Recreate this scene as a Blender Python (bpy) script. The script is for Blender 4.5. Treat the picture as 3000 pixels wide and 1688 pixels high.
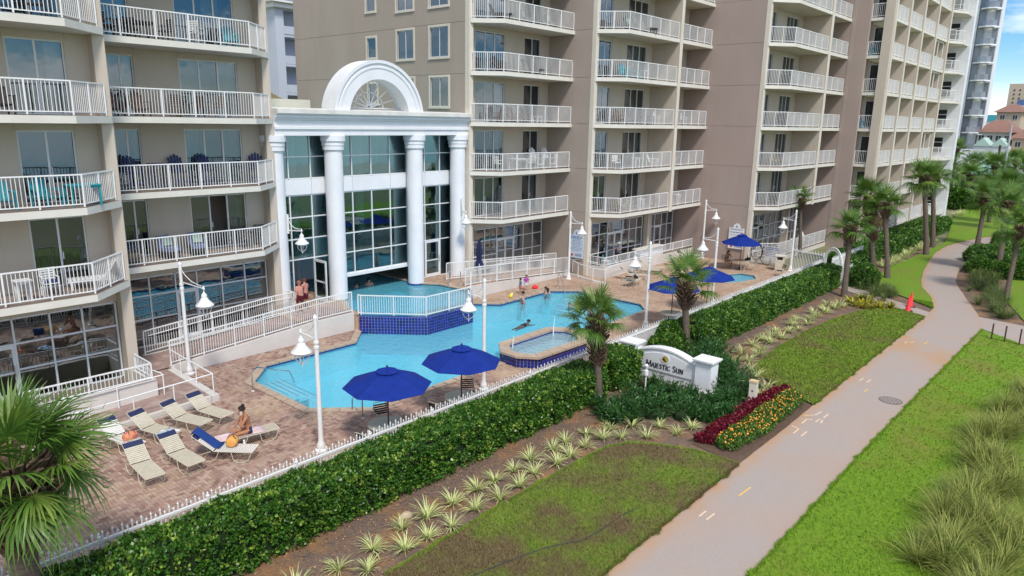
import bpy, bmesh, math, random
import numpy as np
from mathutils import Vector, Matrix, Euler
from mathutils.geometry import delaunay_2d_cdt
random.seed(11); np.random.seed(11)
for _o in list(bpy.data.objects): bpy.data.objects.remove(_o)
SC = bpy.context.scene
COL = SC.collection
PI = math.pi
R = math.radians

# ------------------------------------------------------------------ camera
CAM_H = 10.25
_pitch, _roll, _yaw = R(13.226), R(0.997), R(41.41)
_f = Vector((math.cos(_yaw)*math.cos(_pitch), math.sin(_yaw)*math.cos(_pitch), -math.sin(_pitch)))
_r = Vector((math.sin(_yaw), -math.cos(_yaw), 0))
_u = _r.cross(_f)
_r2 = _r*math.cos(_roll) + _u*math.sin(_roll)
_u2 = -_r*math.sin(_roll) + _u*math.cos(_roll)
cam_d = bpy.data.cameras.new('camera')
cam = bpy.data.objects.new('camera', cam_d)
COL.objects.link(cam)
cam.matrix_world = Matrix(((_r2.x, _u2.x, -_f.x, 0), (_r2.y, _u2.y, -_f.y, 0), (_r2.z, _u2.z, -_f.z, CAM_H), (0, 0, 0, 1)))
cam_d.sensor_width = 36.0
cam_d.lens = 36.0*2072.1/3000.0
cam_d.clip_start = 0.1
cam_d.clip_end = 6000
SC.camera = cam

# ------------------------------------------------------------------ sky, sun, exposure
SUN_EL, SUN_AZ = R(52), R(209)        # azimuth clockwise from +Y (north); the facade faces south
world = bpy.data.worlds.new('World')
SC.world = world
world.use_nodes = True
def _world():
    nt = world.node_tree
    n = nt.nodes; l = nt.links
    for x in list(n): n.remove(x)
    out = n.new('ShaderNodeOutputWorld'); bg = n.new('ShaderNodeBackground')
    sky = n.new('ShaderNodeTexSky'); sky.sky_type = 'NISHITA'; sky.sun_disc = False
    sky.sun_elevation = SUN_EL; sky.sun_rotation = SUN_AZ; sky.air_density = 0.9; sky.dust_density = 0.05; sky.ozone_density = 3.0
    hs = n.new('ShaderNodeHueSaturation'); hs.inputs['Saturation'].default_value = 1.45; hs.inputs['Value'].default_value = .8; l.new(sky.outputs[0], hs.inputs['Color'])
    tc = n.new('ShaderNodeTexCoord')
    sep = n.new('ShaderNodeSeparateXYZ'); l.new(tc.outputs['Generated'], sep.inputs[0])
    addz = n.new('ShaderNodeMath'); addz.operation = 'ADD'; addz.inputs[1].default_value = 0.16; l.new(sep.outputs[2], addz.inputs[0])
    mx = n.new('ShaderNodeMath'); mx.operation = 'MAXIMUM'; mx.inputs[1].default_value = 0.05; l.new(addz.outputs[0], mx.inputs[0])
    dx = n.new('ShaderNodeMath'); dx.operation = 'DIVIDE'; l.new(sep.outputs[0], dx.inputs[0]); l.new(mx.outputs[0], dx.inputs[1])
    dy = n.new('ShaderNodeMath'); dy.operation = 'DIVIDE'; l.new(sep.outputs[1], dy.inputs[0]); l.new(mx.outputs[0], dy.inputs[1])
    cb = n.new('ShaderNodeCombineXYZ'); l.new(dx.outputs[0], cb.inputs[0]); l.new(dy.outputs[0], cb.inputs[1])
    nz = n.new('ShaderNodeTexNoise'); nz.inputs['Scale'].default_value = 0.9; nz.inputs['Detail'].default_value = 9; nz.inputs['Roughness'].default_value = 0.56
    mp = n.new('ShaderNodeMapping'); mp.inputs['Location'].default_value = CLOUD_LOC; l.new(cb.outputs[0], mp.inputs[0]); l.new(mp.outputs[0], nz.inputs['Vector'])
    rp = n.new('ShaderNodeMapRange'); rp.inputs['From Min'].default_value = 0.43; rp.inputs['From Max'].default_value = 0.6; l.new(nz.outputs['Fac'], rp.inputs['Value'])
    hz = n.new('ShaderNodeMapRange'); hz.inputs[1].default_value = 0.0; hz.inputs[2].default_value = 0.055; hz.inputs[3].default_value = .85; hz.inputs[4].default_value = 0; l.new(sep.outputs[2], hz.inputs[0])
    mxc = n.new('ShaderNodeMath'); mxc.operation = 'MAXIMUM'; l.new(rp.outputs[0], mxc.inputs[0]); l.new(hz.outputs[0], mxc.inputs[1])
    mix = n.new('ShaderNodeMixRGB'); l.new(mxc.outputs[0], mix.inputs[0]); l.new(hs.outputs[0], mix.inputs[1]); mix.inputs[2].default_value = (8.3, 8.4, 8.6, 1)
    l.new(mix.outputs[0], bg.inputs[0]); bg.inputs[1].default_value = 0.12
    l.new(bg.outputs[0], out.inputs[0])
CLOUD_LOC = (7.3, 2.1, 0)
_world()
sun_d = bpy.data.lights.new('sun', 'SUN'); sun_d.energy = 2.3; sun_d.angle = R(11); sun_d.color = (1, .95, .87)
sun = bpy.data.objects.new('sun', sun_d); COL.objects.link(sun)
_sd = Vector((math.sin(SUN_AZ)*math.cos(SUN_EL), math.cos(SUN_AZ)*math.cos(SUN_EL), math.sin(SUN_EL)))
sun.rotation_euler = _sd.to_track_quat('Z', 'Y').to_euler()
SC.view_settings.view_transform = 'Standard'
SC.view_settings.look = 'None'
SC.view_settings.exposure = 0.55
SC.view_settings.gamma = 1.0
SC.view_settings.use_curve_mapping = False
try:
    SC.cycles.max_bounces = 8; SC.cycles.transparent_max_bounces = 16; SC.cycles.caustics_reflective = False; SC.cycles.caustics_refractive = False
except Exception: pass

# ------------------------------------------------------------------ mesh helpers
class MB:
    def __init__(s, origin=(0, 0, 0)):
        s.v = []; s.f = []; s.m = []; s.o = origin
    def add(s, verts, faces, mi=0):
        b = len(s.v); s.v.extend(verts)
        for fc in faces:
            s.f.append(tuple(b+i for i in fc)); s.m.append(mi)
        return s
    def box(s, x0, y0, z0, x1, y1, z1, mi=0):
        v = [(x0, y0, z0), (x1, y0, z0), (x1, y1, z0), (x0, y1, z0), (x0, y0, z1), (x1, y0, z1), (x1, y1, z1), (x0, y1, z1)]
        return s.add(v, [(0, 3, 2, 1), (4, 5, 6, 7), (0, 1, 5, 4), (1, 2, 6, 5), (2, 3, 7, 6), (3, 0, 4, 7)], mi)
    def bar(s, p0, p1, w, h, mi=0, up=(0, 0, 1)):
        p0 = Vector(p0); p1 = Vector(p1); d = (p1-p0).normalized(); u = Vector(up)
        if abs(d.dot(u)) > .99: u = Vector((0, 1, 0))
        a = d.cross(u).normalized()*(w/2); b = a.cross(d).normalized()*(h/2)
        v = [tuple(q) for p in (p0, p1) for q in (p-a-b, p+a-b, p+a+b, p-a+b)]
        return s.add(v, [(0, 3, 2, 1), (4, 5, 6, 7), (0, 1, 5, 4), (1, 2, 6, 5), (2, 3, 7, 6), (3, 0, 4, 7)], mi)
    def tube(s, pts, r, n=8, mi=0, cap=True):
        pts = [Vector(p) for p in pts]; k = len(pts)
        rr = r if isinstance(r, (list, tuple)) else [r]*k
        rings = []; prev = None
        for i, p in enumerate(pts):
            d = (pts[min(i+1, k-1)]-pts[max(i-1, 0)])
            d = d.normalized() if d.length > 1e-9 else Vector((0, 0, 1))
            if prev is None:
                a = d.orthogonal().normalized()
            else:
                a = prev - d*prev.dot(d)
                a = a.normalized() if a.length > 1e-6 else d.orthogonal().normalized()
            prev = a; b = d.cross(a)
            rings.append([tuple(p+(a*math.cos(2*PI*j/n)+b*math.sin(2*PI*j/n))*rr[i]) for j in range(n)])
        base = [q for rg in rings for q in rg]; fc = []
        for i in range(k-1):
            for j in range(n):
                j2 = (j+1) % n
                fc.append((i*n+j, i*n+j2, (i+1)*n+j2, (i+1)*n+j))
        if cap:
            fc.append(tuple(range(n-1, -1, -1))); fc.append(tuple((k-1)*n+j for j in range(n)))
        return s.add(base, fc, mi)
    def lathe(s, prof, c=(0, 0, 0), n=16, mi=0, cap=True):
        v = [(c[0]+r*math.cos(2*PI*j/n), c[1]+r*math.sin(2*PI*j/n), c[2]+z) for r, z in prof for j in range(n)]
        fc = []
        for i in range(len(prof)-1):
            for j in range(n):
                j2 = (j+1) % n
                fc.append((i*n+j, i*n+j2, (i+1)*n+j2, (i+1)*n+j))
        if cap:
            fc.append(tuple(range(n-1, -1, -1))); fc.append(tuple((len(prof)-1)*n+j for j in range(n)))
        return s.add(v, fc, mi)
    def prism(s, poly, z0, z1, mi=0, mt=None):
        n = len(poly)
        if sum(poly[i][0]*poly[(i+1) % n][1]-poly[(i+1) % n][0]*poly[i][1] for i in range(n)) < 0: poly = poly[::-1]
        v = [(p[0], p[1], z0) for p in poly]+[(p[0], p[1], z1) for p in poly]
        s.add(v, [tuple(range(n-1, -1, -1))]+[(i, (i+1) % n, n+(i+1) % n, n+i) for i in range(n)], mi)
        return s.add([(p[0], p[1], z1) for p in poly], [tuple(range(n))], mi if mt is None else mt)
    def sheet(s, outer, z=0, holes=(), mi=0, zf=None):
        pts = []; edges = []
        for lp in [outer]+list(holes):
            b = len(pts); pts += [Vector((p[0], p[1])) for p in lp]; k = len(lp)
            edges += [(b+i, b+(i+1) % k) for i in range(k)]
        vv, ee, ff = delaunay_2d_cdt(pts, edges, [], 0, 1e-6)[:3]
        keep = []
        for f in ff:
            c = sum((vv[i] for i in f), Vector((0, 0)))/len(f)
            if inside(c.x, c.y, outer) and not any(inside(c.x, c.y, h) for h in holes):
                a, b2, c2 = (vv[i] for i in f[:3])
                cr = (b2-a).cross(c2-a)
                keep.append(tuple(f) if cr > 0 else tuple(f)[::-1])
        return s.add([(p.x, p.y, z if zf is None else zf(p.x, p.y)) for p in vv], keep, mi)
    def obj(s, name, mats, parent=None, smooth=False, kind=None):
        me = bpy.data.meshes.new(name)
        o3 = s.o
        vv = s.v if o3 == (0, 0, 0) else [(a-o3[0], b-o3[1], c-o3[2]) for a, b, c in s.v]
        me.from_pydata(vv, [], s.f)
        if not isinstance(mats, (list, tuple)): mats = [mats]
        for m in mats: me.materials.append(m)
        if len(mats) > 1: me.polygons.foreach_set('material_index', s.m)
        if smooth: me.polygons.foreach_set('use_smooth', [True]*len(s.f))
        me.update()
        if smooth:
            try: me.set_sharp_from_angle(angle=R(38))
            except Exception: pass
        return link(name, me, parent, kind)
def inside(x, y, poly):
    c = False; n = len(poly); j = n-1
    for i in range(n):
        xi, yi = poly[i][0], poly[i][1]; xj, yj = poly[j][0], poly[j][1]
        if (yi > y) != (yj > y) and x < (xj-xi)*(y-yi)/(yj-yi)+xi: c = not c
        j = i
    return c
def link(name, me, parent=None, kind=None):
    o = bpy.data.objects.new(name, me); COL.objects.link(o)
    if parent is not None: o.parent = parent
    if kind: o['kind'] = kind
    return o
def tag(o, label=None, cat=None, group=None, kind=None):
    if label: o['label'] = label
    if cat: o['category'] = cat
    if group: o['group'] = group
    if kind: o['kind'] = kind
    return o
def thing(name, label, cat, loc=(0, 0, 0), rz=0, group=None):
    o = bpy.data.objects.new(name, None); COL.objects.link(o)
    o.location = loc; o.rotation_euler = (0, 0, rz); o.empty_display_size = .2
    return tag(o, label, cat, group)
KIDS = {}
def kids(o): return [c for c in o.children]
def dup(root, loc, rz=0, label=None, group=None, rot=None, scale=None):
    def rec(o, par):
        c = o.copy(); COL.objects.link(c); c.parent = par
        for ch in list(o.children): rec(ch, c)
        return c
    r = rec(root, None)
    r.location = loc; r.rotation_euler = rot if rot else (0, 0, rz)
    if scale: r.scale = (scale,)*3
    if label: r['label'] = label
    if group: r['group'] = group
    return r
def fast(name, verts, faces4, mat, parent=None, kind=None, smooth=False, nper=4):
    """numpy mesh: verts (n,3), faces (m,nper)"""
    me = bpy.data.meshes.new(name)
    v = np.asarray(verts, dtype=np.float32); f = np.asarray(faces4, dtype=np.int32)
    me.vertices.add(len(v)); me.vertices.foreach_set('co', v.ravel())
    me.loops.add(f.size); me.loops.foreach_set('vertex_index', f.ravel())
    me.polygons.add(len(f)); me.polygons.foreach_set('loop_start', np.arange(0, f.size, nper, dtype=np.int32))
    if smooth: me.polygons.foreach_set('use_smooth', np.ones(len(f), dtype=bool))
    me.update(calc_edges=True); me.validate()
    for m in (mat if isinstance(mat, (list, tuple)) else [mat]): me.materials.append(m)
    return link(name, me, parent, kind) if parent is not False else me
ORD = ['first', 'second', 'third', 'fourth', 'fifth', 'sixth', 'seventh', 'eighth', 'ninth', 'tenth', 'eleventh', 'twelfth', 'thirteenth', 'fourteenth', 'fifteenth', 'sixteenth', 'seventeenth', 'eighteenth', 'nineteenth', 'twentieth']

# ------------------------------------------------------------------ materials
def nodes_of(name):
    m = bpy.data.materials.new(name); m.use_nodes = True
    return m, m.node_tree.nodes, m.node_tree.links, m.node_tree.nodes['Principled BSDF']
def c4(c): return (c[0], c[1], c[2], 1)
def mat(name, col, rough=.6, col2=None, scale=3, detail=5, lo=.35, hi=.65, bump=0, bscale=60, metal=0, spec=.4, rnd=0, isl=0, stretch=(1, 1, 1), third=None, tscale=.35, tlo=.5, thi=.7, bdist=.02, trans=0):
    m, n, l, p = nodes_of(name)
    p.inputs['Roughness'].default_value = rough; p.inputs['Metallic'].default_value = metal; p.inputs['Specular IOR Level'].default_value = spec
    p.inputs['Base Color'].default_value = c4(col)
    g = n.new('ShaderNodeNewGeometry'); cur = None
    mp = n.new('ShaderNodeMapping'); mp.inputs['Scale'].default_value = stretch; l.new(g.outputs['Position'], mp.inputs[0])
    def noise(sc, det, a, b):
        t = n.new('ShaderNodeTexNoise'); t.inputs['Scale'].default_value = sc; t.inputs['Detail'].default_value = det; t.inputs['Roughness'].default_value = .6
        l.new(mp.outputs[0], t.inputs['Vector'])
        r = n.new('ShaderNodeMapRange'); r.inputs['From Min'].default_value = a; r.inputs['From Max'].default_value = b; l.new(t.outputs['Fac'], r.inputs['Value'])
        return r.outputs[0]
    def mixc(fac, a, b):
        x = n.new('ShaderNodeMixRGB'); l.new(fac, x.inputs[0])
        if isinstance(a, tuple): x.inputs[1].default_value = c4(a)
        else: l.new(a, x.inputs[1])
        if isinstance(b, tuple): x.inputs[2].default_value = c4(b)
        else: l.new(b, x.inputs[2])
        return x.outputs[0]
    if col2 is not None: cur = mixc(noise(scale, detail, lo, hi), tuple(col), tuple(col2))
    if third is not None: cur = mixc(noise(tscale, 4, tlo, thi), cur if cur is not None else tuple(col), tuple(third))
    if rnd or isl:
        if rnd and not isl:
            oi = n.new('ShaderNodeObjectInfo'); src = oi.outputs['Random']
        else: src = g.outputs['Random Per Island']
        k = rnd or isl
        r = n.new('ShaderNodeMapRange'); r.inputs['To Min'].default_value = 1-k; r.inputs['To Max'].default_value = 1+k; l.new(src, r.inputs['Value'])
        hs = n.new('ShaderNodeHueSaturation'); l.new(r.outputs[0], hs.inputs['Value'])
        if cur is not None: l.new(cur, hs.inputs['Color'])
        else: hs.inputs['Color'].default_value = c4(col)
        cur = hs.outputs[0]
    if cur is not None: l.new(cur, p.inputs['Base Color'])
    if bump:
        t = n.new('ShaderNodeTexNoise'); t.inputs['Scale'].default_value = bscale; t.inputs['Detail'].default_value = 4; l.new(mp.outputs[0], t.inputs['Vector'])
        b = n.new('ShaderNodeBump'); b.inputs['Strength'].default_value = bump; b.inputs['Distance'].default_value = bdist; l.new(t.outputs['Fac'], b.inputs['Height']); l.new(b.outputs[0], p.inputs['Normal'])
    if trans:
        tl = n.new('ShaderNodeBsdfTranslucent'); ms = n.new('ShaderNodeMixShader'); ms.inputs[0].default_value = trans
        if cur is not None: l.new(cur, tl.inputs[0])
        else: tl.inputs[0].default_value = c4(col)
        l.new(p.outputs[0], ms.inputs[1]); l.new(tl.outputs[0], ms.inputs[2]); l.new(ms.outputs[0], n['Material Output'].inputs[0])
    return m
def glass(name, tint, base=.1, ior=1.7, gc=(.82, .92, 1)):
    m, n, l, p = nodes_of(name)
    n.remove(p)
    tr = n.new('ShaderNodeBsdfTransparent'); tr.inputs[0].default_value = c4(tint)
    gl = n.new('ShaderNodeBsdfGlossy'); gl.inputs['Roughness'].default_value = .015; gl.inputs[0].default_value = c4(gc)
    fr = n.new('ShaderNodeFresnel'); fr.inputs[0].default_value = ior
    ad = n.new('ShaderNodeMath'); ad.operation = 'ADD'; ad.inputs[1].default_value = base; ad.use_clamp = True
    l.new(fr.outputs[0], ad.inputs[0])
    g = n.new('ShaderNodeNewGeometry'); t = n.new('ShaderNodeTexNoise'); t.inputs['Scale'].default_value = 1.1; l.new(g.outputs['Position'], t.inputs[0])
    b = n.new('ShaderNodeBump'); b.inputs['Strength'].default_value = .05; b.inputs['Distance'].default_value = .1; l.new(t.outputs[0], b.inputs['Height']); l.new(b.outputs[0], gl.inputs['Normal'])
    ms = n.new('ShaderNodeMixShader'); l.new(ad.outputs[0], ms.inputs[0]); l.new(tr.outputs[0], ms.inputs[1]); l.new(gl.outputs[0], ms.inputs[2])
    l.new(ms.outputs[0], n['Material Output'].inputs[0])
    return m
def water(name, tint, bump=.25, scale=3.0, body=(.08, .5, .72), scat=.4):
    m, n, l, p = nodes_of(name); n.remove(p)
    tr = n.new('ShaderNodeBsdfTransparent'); tr.inputs[0].default_value = c4(tint)
    gl = n.new('ShaderNodeBsdfGlossy'); gl.inputs['Roughness'].default_value = .06
    fr = n.new('ShaderNodeFresnel'); fr.inputs[0].default_value = 1.33
    g = n.new('ShaderNodeNewGeometry'); t = n.new('ShaderNodeTexNoise'); t.inputs['Scale'].default_value = scale; t.inputs['Detail'].default_value = 5; l.new(g.outputs['Position'], t.inputs[0])
    b = n.new('ShaderNodeBump'); b.inputs['Strength'].default_value = bump; b.inputs['Distance'].default_value = .15; l.new(t.outputs[0], b.inputs['Height'])
    l.new(b.outputs[0], gl.inputs['Normal']); l.new(b.outputs[0], fr.inputs['Normal'])
    # suspended scatter inside the body of the water
    df = n.new('ShaderNodeBsdfDiffuse'); df.inputs[0].default_value = c4(body); m0 = n.new('ShaderNodeMixShader'); m0.inputs[0].default_value = scat; l.new(tr.outputs[0], m0.inputs[1]); l.new(df.outputs[0], m0.inputs[2])
    ms = n.new('ShaderNodeMixShader'); l.new(fr.outputs[0], ms.inputs[0]); l.new(m0.outputs[0], ms.inputs[1]); l.new(gl.outputs[0], ms.inputs[2])
    l.new(ms.outputs[0], n['Material Output'].inputs[0])
    return m
M = {}
M['beige'] = mat('stucco_beige', (.57, .495, .41), .85, (.53, .455, .375), 1.1, stretch=(1, 1, .25), bump=.12, bscale=45)
M['taupe'] = mat('stucco_taupe', (.40, .335, .285), .88, (.365, .305, .255), .6, stretch=(1, 1, .3), third=(.39, .31, .27), tscale=.22, bump=.12, bscale=45)
M['taupe2'] = mat('stucco_rose', (.40, .305, .27), .88, (.365, .285, .25), .6, stretch=(1, 1, .3), third=(.41, .335, .29), tscale=.25, bump=.12, bscale=45)
M['cream'] = mat('stucco_cream', (.68, .62, .53), .8, (.62, .56, .47), .9, bump=.1, bscale=45)
M['slab'] = mat('slab_cream', (.72, .69, .62), .75, (.66, .63, .56), 1.2)
M['balc_floor'] = mat('balcony_floor', (.23, .18, .15), .8, (.28, .225, .19), 2)
M['white'] = mat('white_paint', (.8, .8, .8), .45, (.74, .74, .74), 1.5)
M['white_stucco'] = mat('white_stucco', (.78, .79, .81), .7, (.72, .73, .76), .8, bump=.08)
M['rail'] = mat('rail_white', (.8, .8, .79), .4)
M['alu'] = mat('window_aluminium', (.72, .73, .74), .4, metal=0)
M['glass'] = glass('door_glass', (.5, .56, .58), .09, 1.75)
M['glass_teal'] = glass('atrium_glass', (.40, .66, .68), .2, 1.8, (.55, .85, .9))
M['glass_store'] = glass('storefront_glass', (.36, .42, .38), .22, 1.8)
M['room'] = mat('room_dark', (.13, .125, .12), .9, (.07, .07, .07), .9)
M['curtain'] = mat('curtain', (.66, .68, .66), .9, trans=.25)
M['curtain_teal'] = mat('curtain_teal', (.4, .6, .62), .9, trans=.25)
M['blind'] = mat('blind', (.5, .52, .5), .7)
M['paver'] = None
M['mulch'] = mat('mulch', (.20, .135, .095), .95, (.105, .075, .06), 14, 8, bump=.6, bscale=30, third=(.30, .155, .065), tscale=.9, tlo=.48, thi=.72)
M['soil'] = mat('soil', (.14, .085, .055), .95, (.09, .055, .04), 8, bump=.6, bscale=25)
M['navy'] = mat('navy_strap', (.018, .028, .085), .6)
M['strap'] = mat('cream_strap', (.62, .57, .45), .6, (.55, .5, .38), 6)
M['lframe'] = mat('lounger_frame', (.55, .49, .39), .4)
M['blue_cloth'] = mat('blue_canvas', (.008, .034, .27), .75, (.006, .026, .22), 3, trans=.12, spec=.2)
M['navy_cloth'] = mat('navy_canvas', (.012, .018, .075), .8, trans=.05)
M['bronze'] = mat('bronze_pole', (.12, .055, .03), .45)
M['chrome'] = mat('stainless', (.6, .6, .6), .22, metal=1)
M['lampw'] = mat('lamp_white', (.8, .8, .79), .38, (.74, .73, .71), 2)
M['bowl'] = mat('lamp_bowl', (.75, .78, .8), .15)
M['table_top'] = mat('table_frosted', (.42, .42, .35), .25)
M['black'] = mat('black', (.015, .015, .017), .5)
M['darkgrey'] = mat('dark_grey', (.05, .05, .052), .6)
# ------------------------------------------------------------------ ground and setting
def lawn_mat(name, g1, g2, dry, tlo, thi, tscale=.35):
    return mat(name, g1, .9, g2, 9, 8, bump=.9, bscale=55, third=dry, tscale=tscale, tlo=tlo, thi=thi, bdist=.04)
M['lawn_dry'] = lawn_mat('lawn_olive', (.11, .19, .016), (.20, .245, .03), (.15, .11, .048), .40, .60, .5)
M['lawn_mid'] = lawn_mat('lawn_mid', (.115, .2, .014), (.20, .265, .025), (.18, .145, .055), .5, .7, .4)
M['lawn'] = lawn_mat('lawn_green', (.11, .225, .008), (.19, .31, .012), (.20, .20, .03), .5, .75)
M['ground'] = mat('ground_far', (.13, .17, .05), .95, (.22, .2, .12), .08, 6)
M['sand'] = mat('sand', (.62, .57, .49), .95, (.55, .5, .42), 2)
M['sea'] = mat('sea', (.02, .16, .2), .12, (.03, .24, .27), .02, bump=.3, bscale=.8)
def path_mat():
    m, n, l, p = nodes_of('path_concrete')
    p.inputs['Roughness'].default_value = .9
    g = n.new('ShaderNodeNewGeometry')
    def nz(sc, det, a, b):
        t = n.new('ShaderNodeTexNoise'); t.inputs['Scale'].default_value = sc; t.inputs['Detail'].default_value = det; l.new(g.outputs['Position'], t.inputs[0])
        r = n.new('ShaderNodeMapRange'); r.inputs['From Min'].default_value = a; r.inputs['From Max'].default_value = b; l.new(t.outputs[0], r.inputs[0]); return r.outputs[0]
    def mx(f, a, b):
        x = n.new('ShaderNodeMixRGB'); l.new(f, x.inputs[0])
        for i, q in ((1, a), (2, b)):
            if isinstance(q, tuple): x.inputs[i].default_value = c4(q)
            else: l.new(q, x.inputs[i])
        return x.outputs[0]
    c = mx(nz(.45, 6, .35, .65), (.375, .29, .245), (.35, .30, .27))
    c = mx(nz(38, 4, .58, .75), c, (.30, .25, .23))
    c = mx(nz(60, 4, .6, .75), c, (.58, .53, .49))
    # rusty irrigation stain: a painted-in attribute, strongest along the inland edge
    at = n.new('ShaderNodeAttribute'); at.attribute_name = 'stain'
    ad = n.new('ShaderNodeMath'); ad.operation = 'MULTIPLY'; l.new(at.outputs['Fac'], ad.inputs[0]); l.new(nz(1.3, 7, .25, .62), ad.inputs[1])
    c = mx(ad.outputs[0], c, (.44, .25, .12))
    l.new(c, p.inputs['Base Color'])
    t = n.new('ShaderNodeTexNoise'); t.inputs['Scale'].default_value = 70; l.new(g.outputs['Position'], t.inputs[0])
    b = n.new('ShaderNodeBump'); b.inputs['Strength'].default_value = .35; b.inputs['Distance'].default_value = .02; l.new(t.outputs[0], b.inputs['Height']); l.new(b.outputs[0], p.inputs['Normal'])
    return m
M['path'] = path_mat()
M['paint_y'] = mat('survey_paint', (.75, .42, .05), .8, (.7, .5, .2), 20)
M['paint_w'] = mat('survey_paint_pale', (.72, .5, .3), .8, (.7, .55, .4), 20)

POOL = [(13.13, 25.2), (14.5, 26.62), (19.1, 26.62), (20.35, 27.9), (22.5, 25.42), (25.7, 25.42), (28.2, 27.88), (29.3, 26.68), (33.9, 26.75), (35.1, 25.5), (35.1, 20.9), (34.1, 19.95), (26.7, 19.8), (26.1, 20.62), (24.6, 20.63), (22.62, 20.63), (21.8, 19.8), (14.75, 19.72), (13.13, 21.3)]
SPA_POOL = [(45.3, 19.2), (46.8, 18.85), (47.9, 19.5), (47.9, 20.5), (46.6, 21.1), (45.2, 21.1), (44.2, 20.4), (44.3, 19.6)]
g = MB(); g.sheet([(-400, -45), (3500, -45), (3500, 1500), (-400, 1500)], -.06, [POOL, SPA_POOL]); tag(g.obj('ground', M['ground']), kind='structure')
g = MB(); g.sheet([(-400, -75), (3500, -75), (3500, -45), (-400, -45)], -.08); tag(g.obj('beach', M['sand']), kind='structure')
g = MB(); g.sheet([(-400, -2500), (3500, -2500), (3500, -75), (-400, -75)], -.35); tag(g.obj('sea', M['sea']), kind='structure')

# mulch beds
g = MB(); g.sheet([(-6, 7.9), (49.5, 7.9), (52, 9.9), (56, 10.8), (64, 12), (70, 12.4), (70, 17.2), (52.5, 17.2), (50.4, 16), (-6, 16)], -.03)
tag(g.obj('mulch_bed', M['mulch']), kind='structure')
g = MB(); g.sheet([(41.6, 3.1), (46.2, 5.7), (51, 7.2), (54.5, 8.2), (58, 9), (66, 9.5), (77, 9.4), (84, 6), (84, 1), (46, 1)], -.028)
tag(g.obj('planting_bed', M['mulch']), kind='structure')

# path with stain attribute
pl = [(-6, 7.9), (4, 7.9), (12.4, 7.9), (20, 7.97), (26, 7.97), (35, 7.97), (43.9, 7.97), (46.5, 8.05), (49.5, 8.75), (52.65, 9.98), (55.4, 10.6), (59.5, 11.3), (64.4, 11.9), (69, 12.4), (73.9, 12.4), (79, 11.6), (84, 10.4), (92, 7.5)]
pr = [(-6, 5.3), (4, 5.33), (14.7, 5.36), (21.5, 5.37), (23.7, 5.37), (31.4, 5.29), (43.6, 5.1), (46.2, 5.7), (48.6, 6.4), (51.05, 7.18), (54.5, 8.2), (56.5, 8.7), (60.2, 9.2), (66, 9.56), (71.5, 9.75), (77.2, 9.4), (82, 8.2), (90, 5)]
def build_path():
    nu, nv = 360, 16
    def interp(pts, t):
        s = t*(len(pts)-1); i = min(int(s), len(pts)-2); f = s-i
        return (pts[i][0]*(1-f)+pts[i+1][0]*f, pts[i][1]*(1-f)+pts[i+1][1]*f)
    vs = []; st = []
    for i in range(nu+1):
        a = interp(pl, i/nu); b = interp(pr, i/nu)
        wob = .008*math.sin(i*1.7)+.012*math.sin(i*.31)
        for j in range(nv+1):
            f = j/nv
            x = a[0]*(1-f)+b[0]*f; y = a[1]*(1-f)+b[1]*f
            if j in (0, nv): y += wob
            vs.append((x, y, .012))
            e = max(0, 1-f/.20)+.35*max(0, (f-.85)/.15)
            e += 1.0*max(0, 1-abs((x-36.5-(y-6)*.6))/2.4)*.8
            st.append(min(1, e))
    fs = [(i*(nv+1)+j, (i+1)*(nv+1)+j, (i+1)*(nv+1)+j+1, i*(nv+1)+j+1) for i in range(nu) for j in range(nv)]
    fs = [f[::-1] for f in fs]
    o = fast('path', vs, fs, M['path'])
    a = o.data.attributes.new('stain', 'FLOAT', 'POINT'); a.data.foreach_set('value', st)
    tag(o, kind='structure')
    return o
path = build_path()
g = MB(); g.sheet([(43.9, 7.9), (45.3, 7.9), (49.3, 13.4), (49.6, 14.6), (48.4, 14.6), (47.9, 13.6)], .006); tag(g.obj('side_path', M['path']), kind='structure')
g = MB(); g.sheet([(43.5, 5.15), (46.3, 5.75), (45.8, 3.6), (45.4, 1.2), (41.0, 1.2), (41.6, 3.1)], .006); tag(g.obj('beach_path', M['path']), kind='structure')

LAWN1 = [(-6, 7.9), (19.86, 7.98), (19.75, 9.4), (19.3, 10.5), (18.7, 11.3), (18.0, 11.62), (16, 11.7), (13.5, 11.72), (8.9, 11.6), (-6, 11.5)]
LAWN2 = [(26.4, 7.98), (44.0, 7.97), (44.75, 9.4), (43.9, 10.4), (42.6, 11.0), (39.8, 11.47), (36, 11.72), (32.8, 11.74), (29.6, 11.5), (28.2, 10.87), (27.3, 9.6)]
LAWN3 = [(-6, 5.3), (14.7, 5.36), (23.7, 5.37), (31.4, 5.29), (43.3, 5.1), (42.0, 3.6), (41.2, 2.6), (38, 1.0), (33, -2), (28, -6), (-6, -8)]
LAWN4 = [(46.5, 8.05), (49.5, 8.75), (52.65, 9.98), (55.4, 10.6), (59.5, 11.3), (64.4, 11.9), (69, 12.4), (73.9, 12.4), (79, 11.6), (84, 10.4), (92, 7.5), (130, 7), (128, 16), (111, 17.6), (97, 16.6), (84, 14.2), (75, 12.9), (66, 13.1), (58.5, 13.4), (53, 13.0), (50.5, 12.2)]
LAWN5 = [(45.9, 3.4), (52, 5.2), (60, 6), (75, 6.8), (92, 5), (92, -10), (46, -8)]
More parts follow.
